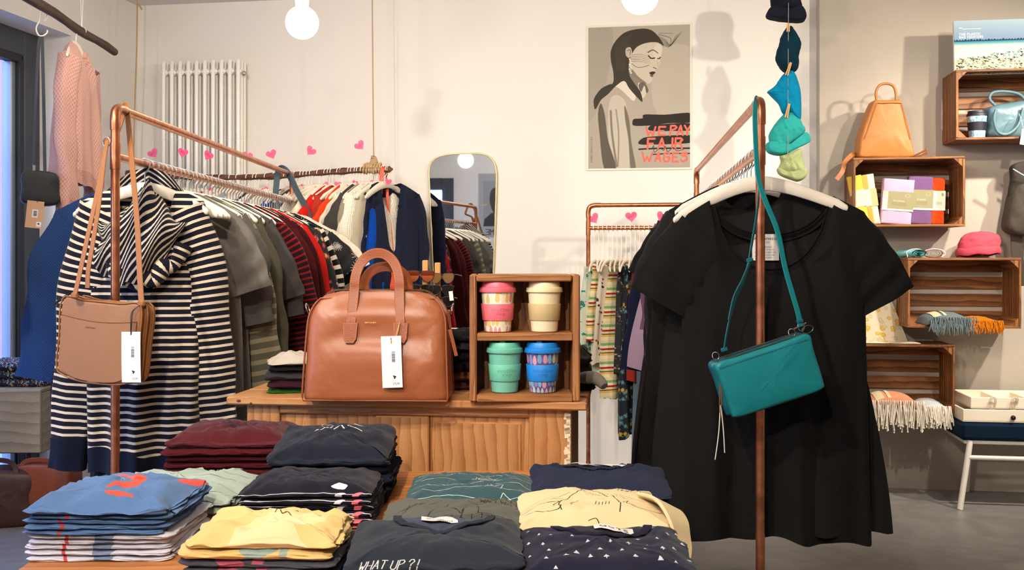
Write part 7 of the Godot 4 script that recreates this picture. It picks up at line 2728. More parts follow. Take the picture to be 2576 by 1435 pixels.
func build_hats():
	# five caps pegged one under another on a string in front of the wall
	var b := 0.55
	var L := [
		["navy blue cuffed cap at the top of the pegged string", Color(0.10, 0.105, 0.15), [1944, -50, 2010, -50, 2014, 0, 2016, 22, 1985, 30, 1943, 24], [1943, 18, 1985, 26, 2016, 18, 2026, 50, 1988, 54, 1930, 43]],
		["dark petrol cap, second on the pegged string", Color(0.045, 0.17, 0.22), [1983, 66, 1994, 72, 2004, 92, 2013, 117, 2008, 150, 2003, 178, 1985, 186, 1970, 178, 1953, 155, 1955, 125, 1968, 88], []],
		["bright cyan cap, third on the pegged string", Color(0.03, 0.50, 0.66), [1985, 178, 1998, 182, 2008, 205, 2015, 240, 2014, 302, 1995, 290, 1970, 287, 1958, 262, 1935, 237, 1931, 231, 1950, 216, 1966, 192], []],
		["turquoise cuffed cap, fourth on the pegged string", Color(0.18, 0.62, 0.60), [1980, 282, 2000, 286, 2018, 312, 2024, 335, 1990, 362, 1965, 380, 1938, 362, 1936, 335, 1956, 305], [1933, 358, 1962, 378, 2000, 352, 2026, 334, 2036, 356, 2010, 372, 1968, 391, 1932, 382]],
		["pale green cap at the bottom of the pegged string", Color(0.62, 0.67, 0.47), [1962, 392, 1985, 386, 2014, 374, 2020, 398, 2026, 432, 2010, 440, 1975, 438, 1957, 428, 1964, 408], [1956, 424, 1985, 432, 2026, 424, 2029, 443, 2010, 456, 1990, 452, 1962, 440]],
	]
	var k := 0
	for e in L:
		var pts := []
		for j in range(0, e[2].size(), 2):
			pts.append(Vector2(e[2][j], e[2][j + 1]))
		var c := on_wall(1984, (pts[0].y + pts[pts.size() / 2].y) / 2, b)
		var o := thing("cotton_cap", e[0], "cap", R(c.x, c.y, b), room_basis() * turned([0.0, 14.0, -10.0, 6.0, -4.0][k]), "caps pegged on the hanging string")
		var m := cloth(e[1])
		var g := Geo.new()
		pillow(g, outline(pts, b, c, 5), 0.075, 0.012, 0.03, 0.018, k * 7.0)
		obj("crown", g, m, o)
		if e[3].size():
			pts = []
			for j in range(0, e[3].size(), 2):
				pts.append(Vector2(e[3][j], e[3][j + 1]))
			g = Geo.new()
			pillow(g, outline(pts, b, c, 5), 0.084, 0.003, 0.014, 0.008, k * 5.0)
			obj("cuff", g, m, o)
		k += 1
	var top := on_wall(1984, -60, b + 0.05)
	var low := on_wall(1982, 392, b + 0.05)
	var o := thing("cap_string", "thin hanging string on which the caps are pegged", "string", R(top.x, 0, b + 0.05), room_basis())
	var g := Geo.new()
	g.tube([Vector3(0, H, 0), Vector3(0, top.y, 0), Vector3(low.x - top.x, low.y, 0)], 0.0016, 6)
	obj("string", g, mat("dark_string", Color(0.55, 0.56, 0.55), 0.8), o)
	for e in [[1984, 58, 1983, 80, "wooden clothes peg above the dark petrol cap"], [1990, 157, 1979, 190, "wooden clothes peg above the bright cyan cap"], [1986, 261, 1978, 297, "wooden clothes peg above the turquoise cap"]]:
		var a := on_wall(e[0], e[1], b + 0.055)
		var z := on_wall(e[2], e[3], b + 0.055)
		var d := Vector3(z.x - a.x, z.y - a.y, 0)
		var pg := thing("clothes_peg", e[4], "clothes peg", R((a.x + z.x) / 2, (a.y + z.y) / 2, b + 0.052), room_basis() * Basis(Vector3.BACK, atan2(d.x, -d.y)), "pegs on the cap string")
		var wd := mat("peg_wood", Color(0.80, 0.62, 0.40), 0.6)
		for s in [-1, 1]:
			plank("jaw", Vector3(s * 0.0035, 0, 0), Vector3(0.0055, d.length(), 0.010), wd, pg, 0.0012, Basis(Vector3.BACK, s * 0.03))
		g = Geo.new()
		g.tube([Vector3(-0.007, 0.004, 0.0), Vector3(0.007, 0.004, 0.0)], 0.0035, 8)
		obj("spring", g, mat("ring_metal", Color(0.75, 0.72, 0.66), 0.25, 1.0), pg)

func build_left_corner():
	# grey box on black legs by the door, floral shirts on it, brown bag below
	var d := 4.12
	var l := P(-60, 980, d)
	var r := P(101, 980, d)
	var y1 := r.y
	var y0 := P(0, 1143, d).y
	var o := thing("side_cabinet", "grey washed wooden box cabinet on black metal legs beside the glass door", "cabinet", Vector3(r.x, 0, r.z), turned(2.0))
	var gw := wood("grey_wood", Color(0.62, 0.58, 0.50), Color(0.47, 0.44, 0.38), 7.0, 0.6, 44)
	var w := r.x - l.x
	plank("front_panel", Vector3(-w / 2, (y0 + y1) / 2, -0.009), Vector3(w, y1 - y0 - 0.01, 0.018), gw, o, 0.002)
	plank("top_panel", Vector3(-w / 2, y1 - 0.008, -0.17), Vector3(w, 0.016, 0.32), gw, o, 0.002)
	plank("side_panel", Vector3(-0.009, (y0 + y1) / 2 - 0.008, -0.17), Vector3(0.018, y1 - y0 - 0.02, 0.30), gw, o, 0.002)
	plank("base_panel", Vector3(-w / 2, y0 + 0.006, -0.17), Vector3(w - 0.002, 0.012, 0.31), gw, o, 0.002)
	for q in [[-0.06, -0.03], [-w + 0.03, -0.03], [-0.06, -0.30], [-w + 0.03, -0.30]]:
		rod(Vector3(q[0], 0, q[1]), Vector3(q[0], y0, q[1]), 0.010, mat("black_metal", Color(0.05, 0.05, 0.055), 0.5), "leg", o, 10)
	var fl := flower_mat("bright_floral", Color(0.05, 0.06, 0.14), [Color(0.78, 0.20, 0.34), Color(0.45, 0.66, 0.82), Color(0.84, 0.72, 0.40), Color(0.86, 0.84, 0.86)], 50, 9.0, Color(0.30, 0.50, 0.62))
	for k in 3:
		var f := folded(0.30, 0.22, 0.034, {"bulge": 0.006, "layers": 2, "pic_h": 0.25, "wrinkle": 0.006})
		var t := thing("folded_shirt", "navy floral folded shirt, %s of the pile on the grey cabinet" % NTH[2 - k], "shirt", Vector3(r.x - 0.165, y1 + k * 0.0335, r.z - 0.17), turned(rnd(-3, 3)), "floral shirts on the grey cabinet")
		obj("body", f[0], fl, t)
	var bc := P(25, 1290, 4.12)
	o = thing("leather_bag", "dark brown leather bag standing on the floor under the grey cabinet", "bag", Vector3(bc.x - 0.04, 0, bc.z + 0.02), turned(14.0))
	var br := leather(Color(0.24, 0.125, 0.08), 0.45)
	var g := Geo.new()
	pillow(g, blob2([Vector2(-0.16, 0.0), Vector2(0.15, 0.0), Vector2(0.165, 0.12), Vector2(0.14, 0.225), Vector2(-0.14, 0.23), Vector2(-0.17, 0.12)], 5), 0.13, 0.015, 0.03, 0.006)
	obj("body", g, br, o)
	g = Geo.new()
	g.strap(smooth([Vector3(-0.09, 0.18, 0.07), Vector3(-0.07, 0.255, 0.05), Vector3(0.0, 0.272, 0.03), Vector3(0.07, 0.255, 0.05), Vector3(0.09, 0.18, 0.07)], 5), 0.02, 0.005, Vector3(0, 0, 1))
	obj("handle", g, br, o)
	bc = P(85, 1235, 4.16)
	o = thing("leather_bag", "tan orange leather bag partly hidden behind the cabinet leg and striped sleeve", "bag", Vector3(bc.x + 0.06, 0, bc.z + 0.03), turned(-6.0))
	g = Geo.new()
	pillow(g, blob2([Vector2(-0.13, 0.0), Vector2(0.13, 0.0), Vector2(0.14, 0.12), Vector2(0.12, 0.24), Vector2(-0.12, 0.24), Vector2(-0.14, 0.12)], 5), 0.11, 0.012, 0.025, 0.005)
	obj("body", g, leather(Color(0.50, 0.24, 0.11), 0.45), o)
	g = Geo.new()
	g.strap(smooth([Vector3(-0.08, 0.20, 0.06), Vector3(-0.06, 0.262, 0.04), Vector3(0.06, 0.262, 0.04), Vector3(0.08, 0.20, 0.06)], 5), 0.018, 0.004, Vector3(0, 0, 1))
	obj("handle", g, leather(Color(0.50, 0.24, 0.11), 0.45), o)

func build_mirror_side():
	# what the mirror shows: another rack with a hooded sweatshirt and a blue bag, a poster beside the door
	var a := R(-1.11, 1.36, 4.05)
	var b := R(-1.27, 1.36, 6.2)
	copper_rack("copper rack behind the camera, seen only as a reflection in the mirror", a, b, 1.21, 0.0115, 0.25)
	var d := (b - a).normalized()
	var yaw := rad_to_deg(atan2(-d.x, -d.z)) + 180.0
	var beige := cloth(Color(0.60, 0.53, 0.46), "fleece")
	for k in 9:
		var q: Vector3 = a.lerp(b, 0.05 + k * 0.085)
		q.y = 1.21
		hang("wood", q, turned(yaw + 180.0 + rnd(-3, 3)), "white wooden hanger on the rack seen only in the mirror", "white hangers on the mirrored rack")
		garment("sweatshirt" if k == 0 else "shirt", ["beige hooded sweatshirt at the end of the mirrored rack", "pale shirt on the mirrored rack, next behind the sweatshirt", "grey shirt on the mirrored rack", "white shirt on the mirrored rack", "taupe shirt on the mirrored rack", "charcoal shirt on the mirrored rack", "sand shirt on the mirrored rack", "ivory shirt on the mirrored rack", "stone shirt at the far end of the mirrored rack"][k], "shirt", q, turned(yaw), {"m": beige if k == 0 else cloth([Color(0.8, 0.77, 0.72), Color(0.5, 0.48, 0.46), Color(0.85, 0.83, 0.8), Color(0.4, 0.36, 0.33), Color(0.2, 0.2, 0.21), Color(0.7, 0.64, 0.55), Color(0.86, 0.83, 0.76), Color(0.55, 0.52, 0.48)][k - 1]), "sw": 0.22, "hw": 0.24, "len": 0.65, "sleeve": "long", "a0": 50.0, "a1": 82.0, "cols": 20, "rows": 14, "nd": 0.10, "neck": 0.10}, "clothes on the mirrored rack")
	var sl := leather(Color(0.20, 0.30, 0.36), 0.5)
	var o := thing("tote_bag", "slate blue leather tote hanging from the rack seen in the mirror", "bag", Vector3(a.x, 0.80, a.z) - RW * 0.09, Basis(-RU, Vector3.UP, -RW))
	var g := Geo.new()
	pillow(g, blob2([Vector2(-0.17, -0.15), Vector2(0.17, -0.15), Vector2(0.19, 0.0), Vector2(0.175, 0.145), Vector2(0.0, 0.13), Vector2(-0.175, 0.145), Vector2(-0.19, 0.0)], 5), 0.09, 0.01, 0.02, 0.004)
	obj("body", g, sl, o)
	for s in [-1.0, 1.0]:
		g = Geo.new()
		g.strap(smooth([Vector3(s * 0.12, 0.13, 0.0), Vector3(s * 0.07, 0.38, 0.01), Vector3(s * 0.012, 0.565, -0.03), Vector3(0, 0.577, -0.08)], 5), 0.02, 0.004, Vector3(0, 0, 1))
		obj("strap", g, sl, o)
	var p := Pic.new(360, 520, Color(0.66, 0.66, 0.67))
	p.im.fill_rect(Rect2i(40, 60, 280, 370), Color(0.60, 0.60, 0.61))
	p.poly(blob2([Vector2(140, 140), Vector2(190, 110), Vector2(250, 130), Vector2(268, 210), Vector2(250, 290), Vector2(215, 330), Vector2(170, 300), Vector2(140, 220)]), Color(0.30, 0.29, 0.29))
	p.poly([Vector2(60, 430), Vector2(90, 360), Vector2(180, 320), Vector2(250, 320), Vector2(310, 370), Vector2(320, 430)], Color(0.26, 0.26, 0.27))
	p.poly([Vector2(190, 330), Vector2(230, 330), Vector2(215, 420)], Color(0.72, 0.72, 0.72))
	p.soften(4)
	p.hand("MY NAME", Vector2(60, 455), 44, 6, Color(0.18, 0.18, 0.18), 0.85)
	p.im.fill_rect(Rect2i(290, 250, 40, 8), Color(0.85, 0.75, 0.30))
	sheet("wall_poster", "grey portrait poster on the wall behind the camera, seen in the mirror", "poster", R(-1.10, 1.72, B1), 0.52, 0.75, printed("mirror_poster", p.done(180), 0.6), mat("poster_rim", Color(0.86, 0.85, 0.80), 0.5), Basis(-RU, Vector3.UP, -RW))
# ---------------------------------------------------------------- bags, hearts, glasses and small piles
func build_details():
	build_brown_bag()
	build_teal_bag()
	build_small_bags()
	build_window_clothes()
	build_hearts()
	build_sunglasses()
	build_chest_piles()

func line_px(px: Array, d: float, dz := 0.0) -> Array:
	var out := []
	for k in px.size():
		out.append(P(px[k].x, px[k].y, d + dz * k / maxf(1.0, px.size() - 1.0)))
	return out

func in_own(o: Node3D, pts: Array) -> Array:
	var inv := o.transform.affine_inverse()
	var out := []
	for p in pts:
		out.append(inv * p)
	return out

func build_brown_bag():
	var d := 2.545
	var at := P(252, 860, d)
	var b := turned(-9.0) * Basis(Vector3.BACK, -0.085)
	var o := thing("shoulder_bag", "caramel brown shoulder bag with pleated sides hanging from the front of the packed rack", "shoulder bag", at, b)
	var m := leather(Color(0.58, 0.40, 0.25), 0.48)
	var rim := leather(Color(0.58, 0.37, 0.19), 0.45)
	var shape := func(grow: float) -> PackedVector2Array: return blob2([Vector2(-0.107 - grow, 0.100 + grow), Vector2(-0.05, 0.101 + grow), Vector2(0.05, 0.101 + grow), Vector2(0.107 + grow, 0.100 + grow), Vector2(0.109 + grow, 0.0), Vector2(0.107 + grow, -0.075), Vector2(0.092, -0.094 - grow), Vector2(0.04, -0.104 - grow), Vector2(-0.04, -0.104 - grow), Vector2(-0.092, -0.092 - grow), Vector2(-0.109 - grow, -0.075), Vector2(-0.109 - grow, 0.0)], 4)
	var g := Geo.new()
	for k in 3:
		g = Geo.new()
		g.xf = Transform3D(Basis(Vector3.UP, -0.05 * k), Vector3(0.006 * k, 0, -0.024 * k))
		pillow(g, shape.call(0.0), 0.018, 0.003, 0.007, 0.002, k * 3.0)
		obj("compartment", g, m if k == 0 else rim, o)
		g = Geo.new()
		g.xf = Transform3D(Basis(Vector3.UP, -0.05 * k), Vector3(0.006 * k, 0, -0.024 * k + 0.008))
		var ring := []
		for q in shape.call(0.0015):
			ring.append(Vector3(q.x, q.y, 0))
		ring.append(ring[0])
		g.tube(ring, 0.0022, 6, false)
		obj("piping", g, rim, o)
	# slip pocket on the front with a sagging edge
	g = Geo.new()
	g.grid(24, 12, func(u, v):
		var x: float = (u - 0.5) * 0.206 * (1.0 - 0.10 * v * v)
		var y0: float = 0.062 - 0.010 * sin(u * PI)
		return Vector3(x, lerpf(y0, -0.092 - 0.010 * sin(u * PI) + 0.02 * pow(absf(u - 0.5) * 2.0, 6), v), 0.0142 + 0.0015 * sin(v * PI) * sin(u * PI)))
	obj("slip_pocket", g, m, o)
	g = Geo.new()
	var path := []
	for k in 25:
		var u := k / 24.0
		path.append(Vector3((u - 0.5) * 0.206, 0.062 - 0.010 * sin(u * PI), 0.0146))
	g.tube(path, 0.0016, 6)
	obj("pocket_edge", g, rim, o)
	text_mesh("MATT & NAT", 0.026, o, "stamp", Transform3D(Basis(), Vector3(-0.02, 0.035, 0.0162)), mat("stamp_dark", Color(0.40, 0.27, 0.16), 0.5), true)
	g = Geo.new()
	g.box(Vector3(-0.005, 0.1015, -0.002), Vector3(0.19, 0.004, 0.010), Basis(), 0.001)
	g.box(Vector3(-0.118, 0.098, 0.0), Vector3(0.05, 0.005, 0.008), Basis(Vector3.BACK, 0.65), 0.001)
	obj("zip", g, mat("dark_zip", Color(0.12, 0.11, 0.11), 0.4, 0.6), o)
	# the strap, up over the end of the rack's top bar
	var top := P(318, 266, 2.72)
	g = Geo.new()
	g.strap(smooth(in_own(o, [P(356, 762, 2.53), P(352, 700, 2.55), P(345, 560, 2.59), P(331, 400, 2.65), P(322, 300, 2.69), top, P(311, 271, 2.735), P(306, 300, 2.75), P(292, 340, 2.75)]), 5), 0.0155, 0.003, Vector3(0, 0, 1))
	obj("strap", g, rim, o)
	g = Geo.new()
	g.strap(smooth(in_own(o, [P(188, 742, 2.52), P(198, 700, 2.53), P(226, 570, 2.56), P(252, 450, 2.60), P(266, 375, 2.63), P(268, 352, 2.64), P(276, 345, 2.66), P(292, 340, 2.75)]), 5), 0.0125, 0.003, Vector3(0, 0, 1))
	g.strap(smooth(in_own(o, [P(270, 352, 2.635), P(262, 400, 2.61), P(248, 520, 2.57), P(232, 620, 2.55), P(222, 680, 2.54), P(220, 725, 2.535)]), 5), 0.0125, 0.003, Vector3(0, 0, 1))
	obj("strap", g, rim, o)
	g = Geo.new()
	var rg := in_own(o, [P(268, 358, 2.63)])[0] as Vector3
	var ring := []
	for j in 13:
		ring.append(rg + Vector3(cos(TAU * j / 12.0) * 0.010, sin(TAU * j / 12.0) * 0.013, 0))
	g.tube(ring, 0.0018, 6)
	obj("buckle", g, mat("ring_metal", Color(0.75, 0.72, 0.66), 0.25, 1.0), o)
	for e in [[188, 748], [356, 768]]:
		g = Geo.new()
		var c := in_own(o, [P(e[0], e[1], 2.525)])[0] as Vector3
		g.box(c + Vector3(0, 0.004, 0), Vector3(0.020, 0.016, 0.012), Basis(), 0.004)
		obj("strap_tab", g, rim, o)
	swing_tag("white price tag on a black cord hanging from the caramel shoulder bag", P(330, 899, 2.512), turned(-6.0) * Basis(Vector3.BACK, 0.01), Vector2(0.050, 0.128), "139,90", [P(352, 768, 2.515), P(332, 785, 2.508), P(329, 815, 2.506)], Color(0.05, 0.05, 0.05))

func build_teal_bag():
	var d := 2.36
	var at := P(1936, 947, d)
	var b := turned(4.0) * Basis(Vector3.BACK, 0.305)
	var o := thing("shoulder_bag", "teal leather double zip shoulder bag hanging tilted in front of the black dress", "shoulder bag", at, b)
	var m := leather(Color(0.05, 0.48, 0.50), 0.42)
	var edge := leather(Color(0.04, 0.36, 0.40), 0.42)
	var g := Geo.new()
	for k in 2:
		g = Geo.new()
		g.xf = Transform3D(Basis(), Vector3(-0.006 * k, 0.002 * k, -0.026 * k))
		pillow(g, blob2([Vector2(-0.117, 0.069), Vector2(-0.06, 0.070), Vector2(0.06, 0.070), Vector2(0.117, 0.069), Vector2(0.119, 0.03), Vector2(0.119, -0.045), Vector2(0.112, -0.066), Vector2(0.06, -0.070), Vector2(-0.06, -0.070), Vector2(-0.108, -0.067), Vector2(-0.117, -0.05), Vector2(-0.119, 0.03)], 5), 0.028, 0.006, 0.011, 0.003, k * 4.0)
		obj("compartment", g, m if k == 0 else edge, o)
		g = Geo.new()
		g.box(Vector3(-0.006 * k, 0.0715 + 0.002 * k, -0.026 * k + 0.001), Vector3(0.222, 0.003, 0.009), Basis(), 0.0008)
		obj("zip", g, mat("zip_grey", Color(0.30, 0.32, 0.32), 0.4, 0.5), o)
	g = Geo.new()
	stitches(g, [Vector3(-0.112, 0.058, 0.0165), Vector3(0.112, 0.058, 0.0165)], Vector3(0, 0, 1), 0.0055, 0.0036, 0.0012)
	obj("stitching", g, mat("thread_teal", Color(0.02, 0.26, 0.29), 0.8), o)
	var steel := mat("ring_steel", Color(0.72, 0.72, 0.70), 0.25, 1.0)
	g = Geo.new()
	for c in [Vector3(0.108, 0.088, 0.0), Vector3(0.085, 0.080, -0.008), Vector3(-0.108, 0.084, -0.006)]:
		var ring := []
		for j in 15:
			ring.append(c + Vector3(cos(TAU * j / 14.0) * 0.008, sin(TAU * j / 14.0) * 0.010, 0.002 * sin(TAU * j / 7.0)))
		g.tube(ring, 0.0013, 6)
	g.box(Vector3(0.105, 0.092, 0.004), Vector3(0.034, 0.004, 0.003), Basis(Vector3.BACK, 0.15), 0.001)
	obj("ring", g, steel, o)
	g = Geo.new()
	var wire := []
	for j in 19:
		wire.append(Vector3(0.118 + 0.014 * cos(TAU * j / 18.0), 0.080 + 0.009 * sin(TAU * j / 18.0), 0.01))
	g.tube(wire, 0.0007, 5)
	obj("wire_loop", g, steel, o)
	# strap over the corner of the rack, twisted and buckled
	var top := P(1902, 249, 2.47)
	g = Geo.new()
	g.strap(smooth(in_own(o, [P(2014, 822, 2.35), P(2008, 790, 2.35), P(1990, 728, 2.355), P(1974, 670, 2.36), P(1955, 580, 2.365), P(1925, 505, 2.37), P(1908, 450, 2.38), P(1902, 380, 2.40), P(1899, 300, 2.42), P(1900, 262, 2.43), top, P(1905, 252, 2.52), P(1903, 300, 2.53)]), 5), 0.0135, 0.003, Vector3(0.25, 0, 1))
	obj("strap", g, m, o)
	g = Geo.new()
	g.strap(smooth(in_own(o, [P(1822, 880, 2.35), P(1830, 830, 2.35), P(1848, 760, 2.355), P(1872, 705, 2.36), P(1884, 655, 2.365), P(1890, 620, 2.37), P(1899, 570, 2.40), P(1906, 520, 2.43), P(1911, 450, 2.45), P(1908, 380, 2.475), P(1904, 300, 2.53)]), 5), 0.0095, 0.003, Vector3(0.9, 0, 0.6))
	g.strap(smooth(in_own(o, [P(1886, 662, 2.36), P(1868, 705, 2.352), P(1846, 750, 2.348), P(1834, 805, 2.345)]), 5), 0.0095, 0.003, Vector3(0.8, 0, 0.6))
	obj("strap", g, edge, o)
	g = Geo.new()
	for q in [P(1822, 880, 2.35), P(1886, 655, 2.362), P(2012, 808, 2.35)]:
		g.box(in_own(o, [q])[0], Vector3(0.016, 0.010, 0.008), Basis(), 0.002)
	obj("keeper", g, edge, o)
	for e in [[Color(0.45, 0.26, 0.13), [Vector2(1812, 968), Vector2(1810, 1010), Vector2(1812, 1045), Vector2(1815, 1010), Vector2(1814, 970)]], [Color(0.88, 0.86, 0.80), [Vector2(1812, 1020), Vector2(1808, 1090), Vector2(1799, 1157)]], [Color(0.88, 0.86, 0.80), [Vector2(1814, 1025), Vector2(1820, 1085), Vector2(1823, 1140)]]]:
		g = Geo.new()
		g.tube(smooth(in_own(o, line_px(e[1], 2.33)), 4), 0.0013, 6)
		obj("tassel_cord", g, mat("tassel_" + e[0].to_html(), e[0], 0.7), o)

func build_small_bags():
	# --- orange bag on the free end of the branch
	var d := 4.80
	var org := leather(Color(0.80, 0.25, 0.10), 0.45)
	var o := thing("shoulder_bag", "orange red shoulder bag hanging from the tip of the branch rail", "shoulder bag", P(966, 700, d), Basis())
	var g := Geo.new()
	pillow(g, outline_flat([Vector2(938, 672), Vector2(966, 669), Vector2(998, 672), Vector2(1000, 700), Vector2(1003, 728), Vector2(1000, 736), Vector2(934, 738), Vector2(930, 728), Vector2(932, 700)], d, o), 0.06, 0.006, 0.015, 0.003)
	obj("body", g, org, o)
	g = Geo.new()
	pillow(g, outline_flat([Vector2(944, 671), Vector2(970, 668), Vector2(1001, 672), Vector2(1002, 695), Vector2(1000, 708), Vector2(950, 711), Vector2(945, 695)], d - 0.035, o), 0.014, 0.003, 0.006, 0.002)
	obj("flap", g, org, o)
	g = Geo.new()
	g.strap(smooth(in_own(o, line_px([Vector2(939, 685), Vector2(944, 620), Vector2(954, 520), Vector2(960, 440), Vector2(965, 421)], d, 0.03) + [P(968, 420, 4.87), P(969, 430, 4.89)]), 5), 0.020, 0.003, Vector3(0, 0, 1))
	g.strap(smooth(in_own(o, line_px([Vector2(990, 690), Vector2(984, 600), Vector2(976, 520), Vector2(972, 440)], d, 0.06) + [P(969, 430, 4.89)]), 5), 0.015, 0.003, Vector3(0, 0, 1))
	obj("strap", g, org, o)
	# --- slate strap over the far end of the packed rack
	var sl := leather(Color(0.21, 0.29, 0.32), 0.5)
	o = thing("shoulder_bag", "slate blue shoulder bag on a strap over the far corner of the packed rack", "shoulder bag", P(812, 680, 4.72), Basis())
	g = Geo.new()
	pillow(g, blob2([Vector2(-0.09, -0.10), Vector2(0.09, -0.10), Vector2(0.10, 0.0), Vector2(0.085, 0.10), Vector2(-0.085, 0.10), Vector2(-0.10, 0.0)], 4), 0.06, 0.006, 0.02, 0.003)
	obj("body", g, sl, o)
	g = Geo.new()
	g.strap(smooth(in_own(o, [P(800, 610, 4.66), P(789, 575, 4.66), P(772, 530, 4.66), P(757, 500, 4.66), P(745, 478, 4.66), P(735, 455, 4.66), P(722, 432, 4.66), P(710, 423, 4.67), P(703, 426, 4.70), P(698, 440, 4.72), P(694, 480, 4.72), P(691, 530, 4.72)]), 4), 0.028, 0.004, Vector3(0, 0, 1))
	obj("strap", g, sl, o)
	# --- black bag on an S hook from the dark pole
	d = 3.66
	var blk := leather(Color(0.085, 0.085, 0.095), 0.5)
	o = thing("shoulder_bag", "small black pleated shoulder bag hanging from a wire hook on the dark pole", "shoulder bag", P(100, 475, d), turned(28.0))
	for k in 4:
		g = Geo.new()
		g.xf = Transform3D(Basis(), Vector3(0.0, 0, 0.036 - 0.024 * k))
		pillow(g, blob2([Vector2(-0.055, -0.055), Vector2(0.055, -0.058), Vector2(0.062, 0.0), Vector2(0.052, 0.055), Vector2(-0.052, 0.058), Vector2(-0.06, 0.0)], 4), 0.019, 0.002, 0.008, 0.002, k * 3.0)
		obj("compartment", g, blk, o)
	var grs := leather(Color(0.20, 0.20, 0.21), 0.5)
	g = Geo.new()
	g.strap(smooth(in_own(o, line_px([Vector2(85, 425), Vector2(87, 350), Vector2(92, 220), Vector2(97, 120), Vector2(101, 92), Vector2(104, 88), Vector2(106, 92), Vector2(107, 130), Vector2(110, 260), Vector2(113, 440)], d)), 4), 0.012, 0.003, Vector3(-0.5, 0, 1))
	obj("strap", g, grs, o)
	g = Geo.new()
	for q in [P(86, 425, d), P(113, 440, d)]:
		g.box(in_own(o, [q])[0], Vector3(0.010, 0.030, 0.008), Basis(), 0.002)
	obj("buckle", g, mat("ring_steel", Color(0.72, 0.72, 0.70), 0.25, 1.0), o)
	var hook := thing("wire_hook", "pale bent wire S hook on the dark pole holding the black bag", "hook", P(105, 60, d), Basis())
	g = Geo.new()
	g.tube(smooth(in_own(hook, line_px([Vector2(112, 52), Vector2(118, 44), Vector2(116, 32), Vector2(108, 28), Vector2(103, 33), Vector2(100, 52), Vector2(94, 62), Vector2(91, 74), Vector2(97, 88), Vector2(108, 90), Vector2(118, 83), Vector2(119, 76)], d)), 5), 0.0026, 8)
	obj("wire", g, mat("wire_white", Color(0.93, 0.91, 0.87), 0.4), hook)
	var t := thing("price_tag", "brown card tag with a bar code under the small black bag", "price tag", P(87, 540, d - 0.06), turned(10.0) * Basis(Vector3.BACK, -0.10))
	var p := Pic.new(128, 224, Color(0.80, 0.60, 0.42))
	p.im.fill_rect(Rect2i(44, 70, 44, 66), Color(0.86, 0.82, 0.76))
	p.barcode(Rect2i(54, 80, 26, 46), 3)
	p.im.fill_rect(Rect2i(84, 170, 36, 40), Color(0.9, 0.86, 0.8))
	p.dot(Vector2(100, 186), 7, Color(0.1, 0.1, 0.1))
	g = Geo.new()
	g.grid(1, 1, func(u, v): return Vector3((u - 0.5) * 0.058, (0.5 - v) * 0.098, 0))
	obj("card", g, printed("kraft_tag", p.done(), 0.7), t)
	g = Geo.new()
	g.tube([Vector3(0.004, 0.044, 0.001), Vector3(0.008, 0.075, 0.006)], 0.001, 5)
	obj("cord", g, mat("black_cord", Color(0.05, 0.05, 0.05), 0.6), t)

func outline_flat(px: Array, d: float, o: Node3D, steps := 4) -> PackedVector2Array:
	var out := []
	for q in in_own(o, line_px(px, d)):
		out.append(Vector2(q.x, q.y))
	return blob2(out, steps)

func build_window_clothes():
	# pink jumper and a grey jacket on the dark pole
	var pole := func(z: float) -> Vector3:
		var p0 := P(288, 131, 4.4)
		var p1 := P(85, 2, 3.50)
		return p0 + (p1 - p0) * ((-z - 4.4) / (3.50 - 4.4))
	var argyle := mat("pink_argyle", Color(0.80, 0.64, 0.60), 0.92, 0.0, {"rim_enabled": true, "rim": 0.3})
	argyle.albedo_texture = pattern("argyle", 64, func(x, y):
		var k := 1.0 if absf(fmod(x + y, 1.0) - 0.5) + absf(fmod(x - y + 2.0, 1.0) - 0.5) > 0.42 else 0.86
		return Color(k, k * 0.97, k * 0.96))
	argyle.uv1_scale = Vector3(80, 60, 1)
	argyle.heightmap_enabled = true
	argyle.heightmap_texture = tex["argyle"]
	argyle.heightmap_scale = 0.3
	var plain := cloth(Color(0.76, 0.58, 0.53), "rib")
	var b := turned(99.0)
	var at: Vector3 = pole.call(-3.92)
	hang("wood_white", at, b, "white wooden hanger inside the pink jumper on the dark pole", "white hangers on the dark pole")
	garment("pink_jumper", "dusty pink diamond knit jumper hanging sideways on the dark pole", "jumper", at, b, {"m": argyle, "sw": 0.195, "hw": 0.19, "len": 0.58, "th": 0.055, "neck": 0.07, "nd": 0.09, "sleeve": "long", "slen": 0.60, "w0": 0.085, "w1": 0.058, "a0": 66.0, "a1": 88.0, "hem": 0.06, "hem_m": plain, "cuff": 0.06, "fold": 0.01, "seed": 5.0})
	var t := thing("price_tag", "coral card label hanging below the pink jumper", "price tag", P(160, 492, 3.84), turned(14.0))
	var g := Geo.new()
	g.box(Vector3.ZERO, Vector3(0.058, 0.125, 0.001), Basis(), 0.0)
	obj("card", g, mat("coral_card", Color(0.80, 0.52, 0.42), 0.6), t)
	g = Geo.new()
	g.grid(6, 8, func(u, v): return Vector3(0.018 + (u - 0.5) * 0.034, 0.022 - (v - 0.5) * 0.14, 0.008 + 0.004 * sin(u * 6.0 + v)))
	obj("sleeve_wrap", g, mat("pale_wrap", Color(0.70, 0.76, 0.76), 0.4), t)
	at = pole.call(-2.80) + Vector3(0.02, 0, 0)
	hang("wood_white", at, turned(112.0), "white wooden hanger inside the grey cardigan cut by the frame edge", "white hangers on the dark pole")
	garment("grey_cardigan", "grey cardigan with pale cuffs hanging by the door, cut by the frame edge", "cardigan", at, turned(112.0), {"m": cloth(Color(0.30, 0.31, 0.33), "fleece"), "sw": 0.20, "hw": 0.24, "len": 0.98, "th": 0.05, "sleeve": "long", "slen": 0.64, "w0": 0.09, "w1": 0.06, "a0": 62.0, "a1": 80.0, "hem_m": cloth(Color(0.66, 0.67, 0.66), "fleece"), "cuff": 0.05})

